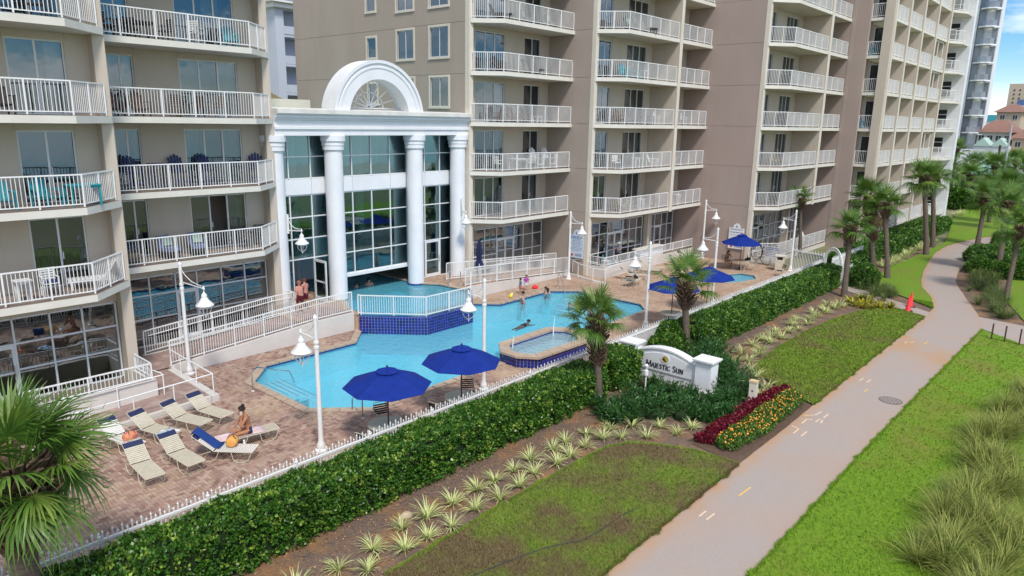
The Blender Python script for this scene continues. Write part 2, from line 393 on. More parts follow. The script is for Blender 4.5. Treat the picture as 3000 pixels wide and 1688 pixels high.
def bumpy(poly, name, m, z=.03, res=.5):
    """lawn with a finely wobbled edge"""
    out = []
    n = len(poly)
    for i in range(n):
        a = poly[i]; b = poly[(i+1) % n]; L = math.hypot(b[0]-a[0], b[1]-a[1]); k = max(1, int(L/.18)) if L < 60 else 1
        k = min(k, 160)
        for q in range(k):
            t = q/k; out.append((a[0]+(b[0]-a[0])*t+random.uniform(-.025, .025), a[1]+(b[1]-a[1])*t+random.uniform(-.025, .025)))
    g = MB(); g.sheet(out, z)
    return tag(g.obj(name, m), kind='structure')
bumpy(LAWN1, 'lawn', M['lawn_dry']); bumpy(LAWN2, 'lawn', M['lawn_mid'])
bumpy(LAWN3, 'lawn', M['lawn']); bumpy(LAWN4, 'lawn', M['lawn']); bumpy(LAWN5, 'lawn', M['lawn'])
g = MB(); g.sheet([(19.9, 8.0), (26.3, 8.0), (27.2, 9.3), (20.2, 9.8)], -.01); tag(g.obj('soil', M['soil']), kind='structure')

# grass blades, one mass per lawn
def blades(poly, n, m, near=None, h=(.03, .07), w=.012):
    xs = [p[0] for p in poly]; ys = [p[1] for p in poly]
    x0, x1 = max(min(xs), 3), min(max(xs), 48); y0, y1 = max(min(ys), -3), max(ys)
    pts = []
    while len(pts) < n:
        xx = np.random.uniform(x0, x1, 20000); yy = np.random.uniform(y0, y1, 20000)
        d = np.hypot(xx, yy); keep = np.random.rand(20000) < np.clip((14/d)**2, 0.02, 1)
        for x, y in zip(xx[keep], yy[keep]):
            if inside(x, y, poly): pts.append((x, y))
            if len(pts) >= n: break
    p = np.array(pts[:n]); a = np.random.rand(n)*2*PI; hh = np.random.uniform(h[0], h[1], n); ww = w*np.random.uniform(.7, 1.4, n)*np.clip(np.hypot(p[:, 0], p[:, 1])/14, 1, 3)
    lx = np.cos(a)*ww; ly = np.sin(a)*ww; b = np.random.rand(n)*2*PI; tl = np.random.uniform(.01, .05, n)
    v = np.zeros((n, 3, 3)); v[:, 0] = np.stack([p[:, 0]-lx, p[:, 1]-ly, np.full(n, .02)], 1); v[:, 1] = np.stack([p[:, 0]+lx, p[:, 1]+ly, np.full(n, .02)], 1)
    v[:, 2] = np.stack([p[:, 0]+np.cos(b)*tl, p[:, 1]+np.sin(b)*tl, .03+hh], 1)
    return fast('grass', v.reshape(-1, 3), np.arange(3*n).reshape(n, 3), m, kind='stuff', nper=3)
M['blade_dry'] = mat('grass_blade_olive', (.10, .19, .013), .8, (.20, .25, .033), 2.2, third=(.17, .125, .055), tscale=.5, tlo=.40, thi=.60, isl=.35)
M['blade_mid'] = mat('grass_blade_mid', (.105, .2, .012), .8, (.2, .28, .025), 2.5, third=(.19, .15, .06), tscale=.42, tlo=.5, thi=.7, isl=.35)
M['blade'] = mat('grass_blade', (.11, .24, .010), .8, (.20, .33, .016), 3, third=(.21, .22, .035), tscale=.35, tlo=.52, thi=.75, isl=.3)
blades(LAWN1, 60000, M['blade_dry']); blades(LAWN2, 26000, M['blade_mid']); blades(LAWN3, 80000, M['blade'], h=(.03, .08)); blades(LAWN4, 6000, M['blade'])

def edge_tufts(line, n, m, side, w=.014):
    # uneven fringe of grass creeping over a path edge
    L = [math.hypot(b[0]-a[0], b[1]-a[1]) for a, b in zip(line[:-1], line[1:])]; T = sum(L); V = []
    for i in range(n):
        s = random.random()*T; k = 0
        while k < len(L)-1 and s > L[k]: s -= L[k]; k += 1
        a, b = line[k], line[k+1]; t = s/L[k]; x, y = a[0]+(b[0]-a[0])*t, a[1]+(b[1]-a[1])*t; nx, ny = -(b[1]-a[1])/L[k]*side, (b[0]-a[0])/L[k]*side
        cl_ = max(0, math.sin(x*3.1)+math.sin(x*7.7+1)+random.gauss(0, .5))*.05
        o = random.uniform(-.06, .02)+cl_*random.random(); x += nx*o; y += ny*o; q = random.random()*6.28; c, z = math.cos(q)*w, math.sin(q)*w; h = random.uniform(.03, .08); u = random.uniform(.01, .06)
        V += [(x-c, y-z, .015), (x+c, y+z, .015), (x+nx*u+random.gauss(0, .02), y+ny*u+random.gauss(0, .02), .02+h)]
    fast('grass_fringe', np.array(V), np.arange(3*n).reshape(n, 3), m, kind='stuff', nper=3)
edge_tufts([(4, 7.9), (19.8, 7.98)], 9000, M['blade_dry'], -1); edge_tufts([(26.4, 7.98), (44, 7.97)], 6000, M['blade_mid'], -1); edge_tufts([(8, 5.35), (14.7, 5.36), (23.7, 5.37), (31.4, 5.29), (43.3, 5.1)], 15000, M['blade'], 1)
edge_tufts(LAWN1[1:9], 7000, M['blade_mid'], -1); edge_tufts(LAWN2[1:], 5000, M['blade_mid'], -1)
# survey marks sprayed on the path
def mark(pts, m, w=.05):
    g = MB()
    for a, b in zip(pts[:-1], pts[1:]):
        d = Vector((b[0]-a[0], b[1]-a[1])).normalized(); q = Vector((-d.y, d.x))*w/2
        g.add([(a[0]-q.x, a[1]-q.y, .017), (b[0]-q.x, b[1]-q.y, .017), (b[0]+q.x, b[1]+q.y, .017), (a[0]+q.x, a[1]+q.y, .017)], [(0, 1, 2, 3)])
    g.obj('survey_mark', m, path)
for pts, c in (([(18.0, 7.15), (18.71, 7.11)], 'paint_y'), ([(16.23, 7.47), (16.61, 7.46)], 'paint_w'), ([(16.22, 7.25), (16.65, 7.23)], 'paint_w'), ([(29.2, 6.98), (29.65, 6.96)], 'paint_y'),
               ([(30.45, 7.51), (30.9, 7.48)], 'paint_w'), ([(30.45, 7.22), (30.93, 7.2)], 'paint_w'), ([(37.91, 7.3), (38.3, 7.24)], 'paint_y'), ([(38.18, 6.77), (38.77, 6.69)], 'paint_y'), ([(37.7, 7.5), (38.0, 7.46)], 'paint_w'),
               ([(25.14, 7.9), (25.46, 7.59), (25.96, 7.53)], 'paint_w'), ([(23.93, 7.88), (23.82, 7.58), (23.32, 7.59)], 'paint_w'), ([(23.28, 7.31), (23.79, 7.3)], 'paint_w'), ([(25.4, 7.28), (25.9, 7.27)], 'paint_w'),
               ([(24.37, 7.68), (24.87, 7.68), (24.95, 7.5)], 'paint_w'), ([(24.83, 7.37), (25.19, 7.35), (25.16, 7.22), (24.86, 7.2)], 'paint_w')):
    mark(pts, M[c])

# ------------------------------------------------------------------ pool deck and pools
UPOOL = [(20.45, 27.9), (22.56, 25.62), (25.64, 25.62), (27.92, 27.95), (27.85, 30.2), (27.1, 31.3), (27.1, 36.5), (21.3, 36.5), (21.3, 30.6), (20.45, 29.2)]
def deck_mat():
    m, n, l, p = nodes_of('deck_pavers')
    p.inputs['Roughness'].default_value = .85
    g = n.new('ShaderNodeNewGeometry')
    br = n.new('ShaderNodeTexBrick'); br.inputs['Scale'].default_value = 1; br.inputs['Brick Width'].default_value = .21; br.inputs['Row Height'].default_value = .105; br.inputs['Mortar Size'].default_value = .006
    br.inputs['Color1'].default_value = (.43, .28, .20, 1); br.inputs['Color2'].default_value = (.56, .42, .31, 1); br.inputs['Mortar'].default_value = (.25, .18, .14, 1)
    l.new(g.outputs['Position'], br.inputs[0])
    t = n.new('ShaderNodeTexNoise'); t.inputs['Scale'].default_value = .7; t.inputs['Detail'].default_value = 6; l.new(g.outputs['Position'], t.inputs[0])
    r = n.new('ShaderNodeMapRange'); r.inputs[1].default_value = .35; r.inputs[2].default_value = .65; l.new(t.outputs[0], r.inputs[0])
    x = n.new('ShaderNodeMixRGB'); x.blend_type = 'MULTIPLY'; x.inputs[2].default_value = (.8, .74, .68, 1); l.new(r.outputs[0], x.inputs[0]); l.new(br.outputs[0], x.inputs[1])
    l.new(x.outputs[0], p.inputs['Base Color'])
    b = n.new('ShaderNodeBump'); b.inputs['Strength'].default_value = .3; b.inputs['Distance'].default_value = .01; b.invert = True; l.new(br.outputs['Fac'], b.inputs['Height']); l.new(b.outputs[0], p.inputs['Normal'])
    return m
def paver_mat():
    m, n, l, p = nodes_of('paver_bricks')
    p.inputs['Roughness'].default_value = .82
    g = n.new('ShaderNodeNewGeometry'); oi = n.new('ShaderNodeObjectInfo')
    ad = n.new('ShaderNodeMath'); ad.operation = 'ADD'; l.new(g.outputs['Random Per Island'], ad.inputs[0]); l.new(oi.outputs['Random'], ad.inputs[1])
    fr = n.new('ShaderNodeMath'); fr.operation = 'FRACT'; l.new(ad.outputs[0], fr.inputs[0])
    cr = n.new('ShaderNodeValToRGB'); e = cr.color_ramp.elements
    e[0].position = 0; e[0].color = (.22, .13, .105, 1); e[1].position = 1; e[1].color = (.48, .37, .29, 1)
    for pos, c in ((.25, (.40, .27, .22)), (.45, (.47, .35, .275)), (.6, (.30, .185, .15)), (.8, (.42, .26, .205))):
        q = e.new(pos); q.color = c4(c)
    l.new(fr.outputs[0], cr.inputs[0])
    t = n.new('ShaderNodeTexNoise'); t.inputs['Scale'].default_value = .8; t.inputs['Detail'].default_value = 8; t.inputs['Roughness'].default_value = .65; l.new(g.outputs['Position'], t.inputs[0])
    r = n.new('ShaderNodeMapRange'); r.inputs[1].default_value = .38; r.inputs[2].default_value = .66; l.new(t.outputs[0], r.inputs[0])
    x = n.new('ShaderNodeMixRGB'); x.blend_type = 'MULTIPLY'; x.inputs[2].default_value = (.74, .7, .68, 1); l.new(r.outputs[0], x.inputs[0]); l.new(cr.outputs[0], x.inputs[1])
    # yellowish efflorescence patches near the pool
    t2 = n.new('ShaderNodeTexNoise'); t2.inputs['Scale'].default_value = .55; t2.inputs['Detail'].default_value = 5; l.new(g.outputs['Position'], t2.inputs[0])
    r2 = n.new('ShaderNodeMapRange'); r2.inputs[1].default_value = .5; r2.inputs[2].default_value = .75; r2.inputs[4].default_value = .6; l.new(t2.outputs[0], r2.inputs[0])
    x2 = n.new('ShaderNodeMixRGB'); x2.inputs[2].default_value = (.55, .41, .26, 1); l.new(r2.outputs[0], x2.inputs[0]); l.new(x.outputs[0], x2.inputs[1])
    l.new(x2.outputs[0], p.inputs['Base Color'])
    t3 = n.new('ShaderNodeTexNoise'); t3.inputs['Scale'].default_value = 60; l.new(g.outputs['Position'], t3.inputs[0])
    b = n.new('ShaderNodeBump'); b.inputs['Strength'].default_value = .2; b.inputs['Distance'].default_value = .01; l.new(t3.outputs[0], b.inputs['Height']); l.new(b.outputs[0], p.inputs['Normal'])
    return m
M['deck'] = deck_mat(); M['ramp_deck'] = mat('ramp_pavers', (.36, .25, .215), .85, (.27, .185, .165), 5, third=(.44, .33, .28), tscale=2); M['paver'] = paver_mat()
M['joint_sand'] = mat('joint_sand', (.25, .18, .14), .95, (.19, .13, .1), 3)
M['coping'] = mat('coping_stone', (.47, .365, .275), .75, (.39, .29, .215), 5, third=(.52, .42, .32), tscale=1, isl=.1)
DECK = [(-6, 16.02), (50.4, 16.02), (52.4, 17.6), (52.6, 22), (51.9, 22), (51.9, 29), (39.2, 29), (39.2, 28.7), (28.6, 28.75), (20.3, 28.3), (9.8, 28.4), (9.8, 25.9), (-6, 25.9)]
HTUB = [(21.72, 18.85), (22.25, 18.05), (25.7, 17.95), (26.6, 18.9), (26.68, 19.85), (26.05, 20.6), (22.6, 20.6), (21.75, 19.7)]
g = MB(); g.sheet(DECK, -.014, [POOL, SPA_POOL]); deck = tag(g.obj('pool_deck', M['joint_sand']), kind='structure')
g = MB(); g.sheet([p for p in [(25.8, 16.05), (50.3, 16.05), (52.3, 17.7), (52.5, 21.9), (51.8, 21.9), (51.8, 28.6), (39.3, 28.6), (28.7, 28.7), (27.9, 28.3), (28.2, 27.9), (29.3, 26.7), (34, 26.75), (35.1, 25.5), (35.1, 20.9), (34.1, 19.95), (26.7, 19.8), (26.7, 18.9), (25.8, 18)]], -.002, [SPA_POOL]); g.obj('far_paving', M['deck'], deck)
def shrink_poly(p, d):
    out = []; n = len(p)
    ar = sum(p[i][0]*p[(i+1) % n][1]-p[(i+1) % n][0]*p[i][1] for i in range(n)); sg = 1 if ar > 0 else -1
    for i in range(n):
        a = Vector(p[i-1]); b = Vector(p[i]); c = Vector(p[(i+1) % n])
        d1 = (b-a).normalized(); d2 = (c-b).normalized(); n1 = Vector((-d1.y, d1.x))*sg; n2 = Vector((-d2.y, d2.x))*sg
        k = n1+n2; k = k/max(.3, k.dot(n1)); out.append((b.x+k.x*d, b.y+k.y*d))
    return out
COPE = shrink_poly(POOL, -.32)
def near_pavers():
    w, l = .105, .21
    cells = []
    X0, X1, Y0, Y1 = 2.6, 25.8, 16.05, 28.2
    # 90-degree herringbone on a w grid
    ni = int((X1-X0)/w)+4; nj = int((Y1-Y0)/w)+4
    for j in range(-2, nj):
        for i in range(-2, ni):
            k = (i-j) % 4
            x = X0+i*w; y = Y0+j*w
            if k == 0: cells.append((x, y, x+l, y+w))
            elif k == 3: cells.append((x, y, x+w, y+l))
    ok = []
    for a in cells:
        cx, cy = (a[0]+a[2])/2, (a[1]+a[3])/2
        if not (X0 < cx < X1 and Y0 < cy < Y1): continue
        if not inside(cx, cy, DECK) or inside(cx, cy, COPE) or inside(cx, cy, HTUB): continue
        if cy > 25.6+max(0, (cx-9.8))*0 and cx < 9.7: continue
        if cy > 24.35 and cx < 11.25: continue
        ok.append((math.hypot(cx-6.5, cy-18.6), a))
    ok.sort()
    meshes = {}
    def one(a, mb, jx=.004):
        x0, y0, x1, y1 = a[0]+jx, a[1]+jx, a[2]-jx, a[3]-jx; t = random.uniform(-.0025, .0025); e = .006
        v = [(x0, y0, -.03), (x1, y0, -.03), (x1, y1, -.03), (x0, y1, -.03), (x0, y0, t-.006), (x1, y0, t-.006), (x1, y1, t-.006), (x0, y1, t-.006), (x0+e, y0+e, t), (x1-e, y0+e, t), (x1-e, y1-e, t), (x0+e, y1-e, t)]
        mb.add(v, [(0, 1, 5, 4), (1, 2, 6, 5), (2, 3, 7, 6), (3, 0, 4, 7), (4, 5, 9, 8), (5, 6, 10, 9), (6, 7, 11, 10), (7, 4, 8, 11), (8, 9, 10, 11)])
    for key, (lx, ly) in (('h', (l, w)), ('v', (w, l))):
        mb = MB(); one((0, 0, lx, ly), mb); o = mb.obj('paver', M['paver'], deck); meshes[key] = o.data; bpy.data.objects.remove(o)
    for d, a in ok[:296]:
        o = link('paver', meshes['h' if a[2]-a[0] > .15 else 'v'], deck); o.location = (a[0], a[1], random.uniform(-.002, .002))
    mb = MB()
    for d, a in ok[296:]: one(a, mb)
    mb.obj('pavers', M['paver'], deck, kind='stuff')
near_pavers()

# lower pool: basin, tile band, coping stones, water
M['basin'] = mat('pool_plaster', (.30, .82, .95), .6, (.25, .77, .93), 1.2)
M['basin_pale'] = mat('spa_plaster', (.5, .72, .8), .6, (.45, .66, .76), 2)
M['tile'] = mat('blue_tile', (.012, .02, .23), .15, (.008, .012, .16), 6, rnd=.4, spec=.6)
M['tile_deep'] = mat('blue_tile_band', (.02, .05, .22), .2)
M['grout'] = mat('tile_grout', (.42, .44, .58), .8)
M['water'] = water('pool_water', (.72, .94, .98), .35, 2.6, (.19, .72, .93), .42)
M['water_spa'] = water('spa_water', (.86, .97, .98), .5, 6, (.5, .72, .78), .5)
def basin(name, poly, depth, m, ztop=-.03, parent=None, inner=None):
    g = MB(); n = len(poly)
    g.sheet(poly, -depth)
    for i in range(n):
        a = poly[i]; b = poly[(i+1) % n]
        g.add([(a[0], a[1], -depth), (b[0], b[1], -depth), (b[0], b[1], ztop), (a[0], a[1], ztop)], [(0, 1, 2, 3)])
    return g.obj(name, m, parent)
pool = basin('pool', POOL, 1.25, M['basin']); tag(pool, kind='structure')
def ring_band(name, poly, z0, z1, m, parent, inset=.006):
    q = shrink_poly(poly, inset); g = MB(); n = len(q)
    for i in range(n):
        a = q[i]; b = q[(i+1) % n]
        g.add([(a[0], a[1], z0), (b[0], b[1], z0), (b[0], b[1], z1), (a[0], a[1], z1)], [(0, 1, 2, 3)])
    return g.obj(name, m, parent)
ring_band('waterline_tile', POOL, -.2, -.03, M['tile_deep'], pool)
def coping(poly, parent, w=.3, z0=-.05, z1=.02, step=.6, skip=(), over=.03):
    n = len(poly); outp = shrink_poly(poly, -w); inn = shrink_poly(poly, over)
    for i in range(n):
        if i in skip: continue
        a = Vector(inn[i]); b = Vector(inn[(i+1) % n]); c = Vector(outp[(i+1) % n]); d = Vector(outp[i])
        k = max(1, int(round((b-a).length/step)))
        for q in range(k):
            t0 = q/k+.006; t1 = (q+1)/k-.006
            pts = [a.lerp(b, t0), a.lerp(b, t1), d.lerp(c, t1), d.lerp(c, t0)]
            mb = MB(); mb.prism([(p.x, p.y) for p in pts], z0, z1); mb.obj('coping_stone', M['coping'], parent)
coping(POOL, pool, skip=(3, 4, 5, 12, 13, 14, 15))
g = MB(); g.sheet(POOL, -.13); g.obj('pool_water', M['water'], pool)
M['step_pale'] = mat('step_plaster', (.66, .84, .92), .6)
# entry steps at the west end, dark nosing on each
for k in range(4):
    x0 = 13.15; x1 = 13.15+.42*(k+1)
    mb = MB(); mb.prism([(x0, 23.35-.0), (x1, 23.35-.0), (x1, 25.15+.42*k*.9), (x0, 25.15)], -1.2, -.17-.14*k); mb.obj('pool_step', M['step_pale'], pool)
    mb = MB(); mb.bar((x1-.03, 23.36, -.166-.14*k), (x1-.03, 25.1+.36*k, -.166-.14*k), .06, .006); mb.obj('step_nosing', M['tile_deep'], pool)
for k in range(4):
    y1 = 26.65; mb = MB(); mb.box(34.95-.45*(4-k)*1.0-0.0, 22.2, -1.2, 35.05, 26.0, -.95+.22*k); mb.obj('pool_step', M['basin_pale'], pool)
    x = 34.95-.45*(4-k)
    mb = MB(); mb.box(x, 22.2, -.948+.22*k, x+.06, 26.0, -.944+.22*k); mb.obj('step_nosing', M['tile_deep'], pool)

# raised tiled wall of the upper pool
UW = [(20.3, 27.95), (22.5, 25.4), (25.7, 25.4), (28.2, 27.93)]
upw = MB()
inn = [(20.45, 28.15), (22.58, 25.64), (25.62, 25.64), (28.0, 28.15)]
for i in range(3):
    upw.prism([UW[i], UW[i+1], inn[i+1], inn[i]], -1.2, .74)
upper_wall = tag(upw.obj('raised_pool_wall', M['grout']), kind='structure')
def tiles(parent, path, z0, rows, size, lim=300, m=M['tile'], out=.012):
    mb = MB(); s = size; e = .008; mb.box(e, -out, e, s-e, 0, s-e); o = mb.obj('tile', m, parent); me = o.data; bpy.data.objects.remove(o)
    cnt = 0
    for i in range(len(path)-1):
        a = Vector(path[i]); b = Vector(path[i+1]); d = (b-a); L = d.length; k = int(round(L/s)); ang = math.atan2(d.y, d.x); sx = L/(k*s)
        for q in range(k):
            for r in range(rows):
                if cnt >= lim: return
                o = link('tile', me, parent); p = a+d*(q/k); o.location = (p.x, p.y, z0+r*s); o.rotation_euler = (0, 0, ang); o.scale = (sx, 1, 1); cnt += 1
tiles(upper_wall, UW[:3], -.16, 6, .15, 300)
tiles(upper_wall, UW[2:], -.16, 6, .15, 120)
for i in range(3):
    a, b = Vector(UW[i]), Vector(UW[i+1]); c, d = Vector(inn[i+1]), Vector(inn[i])
    mb = MB(); mb.prism([tuple(a), tuple(b), tuple(c), tuple(d)], .742, .775); mb.obj('wall_cap', M['tile_deep'], upper_wall)
ub = MB(); n_ = len(UPOOL)
ub.sheet(UPOOL, -.02)
for i in range(n_):
    a = UPOOL[i]; b = UPOOL[(i+1) % n_]
    ub.add([(a[0], a[1], -.02), (b[0], b[1], -.02), (b[0], b[1], .78), (a[0], a[1], .78)], [(0, 1, 2, 3)])
M['basin_deep'] = mat('upper_pool_plaster', (.07, .45, .68), .6, (.05, .4, .63), 1)
upool = tag(ub.obj('upper_pool', M['basin_deep']), kind='structure')
g = MB(); g.sheet(UPOOL, .74); g.obj('pool_water', M['water'], upool)
ring_band('waterline_tile', UPOOL, .69, .78, M['tile_deep'], upool)

# terrace of the atrium (z .8) with coping
TERR = [(17.6, 28.35), (20.2, 28.3), (20.45, 28.1), (20.45, 29.2), (21.3, 30.6), (21.3, 36.5), (27.1, 36.5), (27.1, 31.3), (27.85, 30.2), (27.95, 28.1), (28.2, 28.0), (28.6, 28.75), (31.0, 28.75), (31.0, 48), (17.6, 48)]
g = MB(); g.sheet(TERR, .8)
for i in range(len(TERR)):
    a = TERR[i]; b = TERR[(i+1) % len(TERR)]
    g.add([(a[0], a[1], -.2), (b[0], b[1], -.2), (b[0], b[1], .8), (a[0], a[1], .8)], [(0, 1, 2, 3)])
terr = tag(g.obj('upper_terrace', M['deck']), kind='structure')
for a, b in (((20.45, 28.1), (20.45, 29.2)), ((20.45, 29.2), (21.3, 30.6)), ((21.3, 30.6), (21.3, 36)), ((27.1, 36), (27.1, 31.3)), ((27.1, 31.3), (27.85, 30.2)), ((27.85, 30.2), (27.95, 28.05))):
    mb = MB(); mb.bar((a[0], a[1], .82), (b[0], b[1], .82), .34, .06); mb.obj('coping_stone', M['coping'], terr)

# hot tub
ht = MB(); ho = shrink_poly(HTUB, .05)
for i in range(8):
    a = ho[i]; b = ho[(i+1) % 8]; c = shrink_poly(HTUB, .42)[(i+1) % 8]; d = shrink_poly(HTUB, .42)[i]
    top = .40 if i != 6 else .40
    ht.prism([a, b, c, d], -1.0, .42)
ht.sheet(shrink_poly(HTUB, .42), -.15)
htub = tag(ht.obj('hot_tub', M['grout']), 'octagonal raised hot tub with stone rim and blue tile sides beside the pool', 'hot tub')
tiles(htub, ho+[ho[0]], -.02, 3, .145, 290)
hc = shrink_poly(HTUB, -.06); hi_ = shrink_poly(HTUB, .40)
for i in range(8):
    a, b, c, d = Vector(hc[i]), Vector(hc[(i+1) % 8]), Vector(hi_[(i+1) % 8]), Vector(hi_[i])
    k = max(1, int((b-a).length/.75))
    for q in range(k):
        if i == 6 and q == 1+0*k and k > 2: pass
        if i == 6 and q in (k-2,): continue          # spillway gap toward the pool
        t0, t1 = q/k+.004, (q+1)/k-.004
        pp = [a.lerp(b, t0), a.lerp(b, t1), d.lerp(c, t1), d.lerp(c, t0)]
        mb = MB(); mb.prism([(p.x, p.y) for p in pp], .424, .52); mb.obj('rim_stone', M['coping'], htub)
hin = shrink_poly(HTUB, .42)
mb = MB()
for i in range(8):
    a = hin[i]; b = hin[(i+1) % 8]
    q1 = shrink_poly(HTUB, .425)
    mb.add([(q1[i][0], q1[i][1], -.15), (q1[(i+1) % 8][0], q1[(i+1) % 8][1], -.15), (q1[(i+1) % 8][0], q1[(i+1) % 8][1], .43), (q1[i][0], q1[i][1], .43)], [(0, 1, 2, 3)])
mb.obj('inner_tile', M['tile_deep'], htub)
mb = MB(); mb.sheet(hin, .02); mb.obj('tub_floor', M['basin_pale'], htub)
mb = MB(); mb.sheet(hin, .36); mb.obj('tub_water', M['water_spa'], htub)
for x, y, h in ((22.9, 20.1, .55), (25.6, 19.9, .95)):
    mb = MB(); mb.tube([(x, y, .33), (x+.02, y, .33+h*.6), (x+.05, y-.02, .33+h)], [.03, .02, .012], 6); mb.obj('water_jet', mat('jet_water', (.75, .85, .88), .2), htub)

spa = tag(basin('small_pool', SPA_POOL, .9, M['basin_pale'], -.03), kind='structure')
ring_band('waterline_tile', SPA_POOL, -.15, -.03, M['tile_deep'], spa)
coping(SPA_POOL, spa, w=.25)
g = MB(); g.sheet(SPA_POOL, -.09); g.obj('pool_water', M['water'], spa)
# ------------------------------------------------------------------ buildings
ZS = [4.3+2.95*k for k in range(9)]
class Fr:
    """facade frame: u to the viewer's right, v into the building"""
    def __init__(s, axis, c):
        s.axis = axis; s.c = c
    def p(s, u, v, z):
        if s.axis == 'y': return (u, s.c+v, z)
        return (s.c+v, -u, z)
def fbox(mb, fr, u0, u1, v0, v1, z0, z1, mi=0):
    a = fr.p(u0, v0, z0); b = fr.p(u1, v1, z1)
    mb.box(min(a[0], b[0]), min(a[1], b[1]), min(a[2], b[2]), max(a[0], b[0]), max(a[1], b[1]), max(a[2], b[2]), mi)
def wall_open(mb, fr, u0, u1, z0, z1, ops, v0=0, v1=.25, mi=0):
    us = sorted(set([u0, u1]+[q for o in ops for q in (o[0], o[1]) if u0 < q < u1]))
    for a, b in zip(us[:-1], us[1:]):
        zz = [(o[2], o[3]) for o in ops if o[0] <= a+1e-6 and o[1] >= b-1e-6]
        zz.sort(); cur = z0
        for c, d in zz:
            if c > cur+1e-6: fbox(mb, fr, a, b, v0, v1, cur, c, mi)
            cur = max(cur, d)
        if cur < z1-1e-6: fbox(mb, fr, a, b, v0, v1, cur, z1, mi)
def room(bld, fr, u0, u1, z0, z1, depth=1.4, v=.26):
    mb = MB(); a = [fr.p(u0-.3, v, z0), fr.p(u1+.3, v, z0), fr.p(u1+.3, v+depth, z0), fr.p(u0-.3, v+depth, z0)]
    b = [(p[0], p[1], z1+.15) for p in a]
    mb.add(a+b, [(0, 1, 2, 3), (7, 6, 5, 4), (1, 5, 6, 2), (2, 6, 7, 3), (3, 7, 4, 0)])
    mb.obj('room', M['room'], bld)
def curtain(par, fr, u0, u1, z0, z1, m, v=.33):
    mb = MB(); k = max(6, int((u1-u0)/.05)); vs = []; fs = []
    ph = random.random()*6
    for i in range(k+1):
        u = u0+(u1-u0)*i/k; vv = v+.035*math.sin(i*1.35+ph)
        vs += [fr.p(u, vv, z0+.03), fr.p(u, vv*.97+.01, z1-.02)]
    fs = [(2*i, 2*i+2, 2*i+3, 2*i+1) for i in range(k)]
    mb.add(vs, fs); mb.obj('curtain', m, par)
def slider(bld, fr, u0, u1, z0, z1, n=2, cur='r', cm='curtain', open_=None, gl='glass'):
    """sliding glass door: outer frame, stiles, one pane object each"""
    mb = MB(); w = .055
    fbox(mb, fr, u0, u1, .05, .17, z1-w, z1); fbox(mb, fr, u0, u1, .05, .17, z0, z0+w*.8)
    fbox(mb, fr, u0, u0+w, .05, .17, z0+w*.8, z1-w); fbox(mb, fr, u1-w, u1, .05, .17, z0+w*.8, z1-w)
    pw = (u1-u0-2*w)/n
    for i in range(1, n):
        x = u0+w+pw*i; fbox(mb, fr, x-.035, x+.035, .07, .13, z0+w*.8, z1-w)
    fr_o = mb.obj('sliding_door', M['alu'], bld)
    for i in range(n):
        if open_ == i: continue
        a = u0+w+pw*i+(.036 if i else 0); b = u0+w+pw*(i+1)-(.036 if i < n-1 else 0)
        mb = MB(); d = .085+.02*(i % 2)
        mb.add([fr.p(a, d, z0+w*.8), fr.p(b, d, z0+w*.8), fr.p(b, d, z1-w), fr.p(a, d, z1-w)], [(0, 1, 2, 3)]); mb.obj('pane', M[gl], fr_o)
    mb = MB(); hx = u0+w+pw+.05; fbox(mb, fr, hx, hx+.03, .03, .07, z0+.95, z0+1.2); mb.obj('handle', M['white'], fr_o)
    if cur:
        L = u1-u0
        for c in cur:
            if c == 'l': curtain(fr_o, fr, u0+.05, u0+L*random.uniform(.18, .3), z0, z1, M[cm])
            if c == 'r': curtain(fr_o, fr, u1-L*random.uniform(.18, .34), u1-.05, z0, z1, M[cm])
            if c == 'f': curtain(fr_o, fr, u0+.05, u1-.05, z0, z1, M[cm])
            if c == 'm': curtain(fr_o, fr, u0+L*.5, u0+L*.78, z0, z1, M[cm])
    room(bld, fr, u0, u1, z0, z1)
    return fr_o
def railing(par, path, z, h=1.06, sp=.115, post=1.25, bal=True, name='railing'):
    """path: list of (x,y) or (x,y,z); top/bottom rail and posts = one part, balusters = one part"""
    P = [Vector((p[0], p[1], p[2] if len(p) > 2 else z)) for p in path]
    mb = MB(); bb = MB()
    for i in range(len(P)-1):
        a, b = P[i], P[i+1]; d = b-a; L = Vector((d.x, d.y)).length
        up = Vector((0, 0, 1))
        mb.bar(a+up*h, b+up*h, .05, .045); mb.bar(a+up*.1, b+up*.1, .04, .035)
        k = max(1, int(round(L/post)))
        for q in range(k+1):
            if q == k and i < len(P)-2: continue
            p = a+d*(q/k); mb.box(p.x-.024, p.y-.024, p.z, p.x+.024, p.y+.024, p.z+h-.02)
        nb = max(1, int(L/sp))
        dn = Vector((d.x, d.y, 0)).normalized(); s = Vector((-dn.y, dn.x, 0))
        for q in range(1, nb):
            p = a+d*(q/nb); w = .0095
            v = []
            for zz in (.11, h-.02):
                for sx, sy in ((-1, -1), (1, -1), (1, 1), (-1, 1)):
                    v.append(tuple(p+dn*(w*sx)+s*(w*sy)+up*zz))
            bb.add(v, [(0, 1, 5, 4), (1, 2, 6, 5), (2, 3, 7, 6), (3, 0, 4, 7)])
    r = mb.obj(name, M['rail'], par)
    if bal: bb.obj('balusters', M['rail'], r, kind='stuff') if False else bb.obj('balusters', M['rail'], r)
    return r
def balcony(bld, poly, rail, z, th=.24, post=1.25, sp=.115):
    mb = MB(); mb.prism(poly, z-th, z, 0, 1)
    o = mb.obj('balcony', [M['slab'], M['balc_floor']], bld)
    railing(o, rail, z+.02, post=post, sp=sp)
    return o
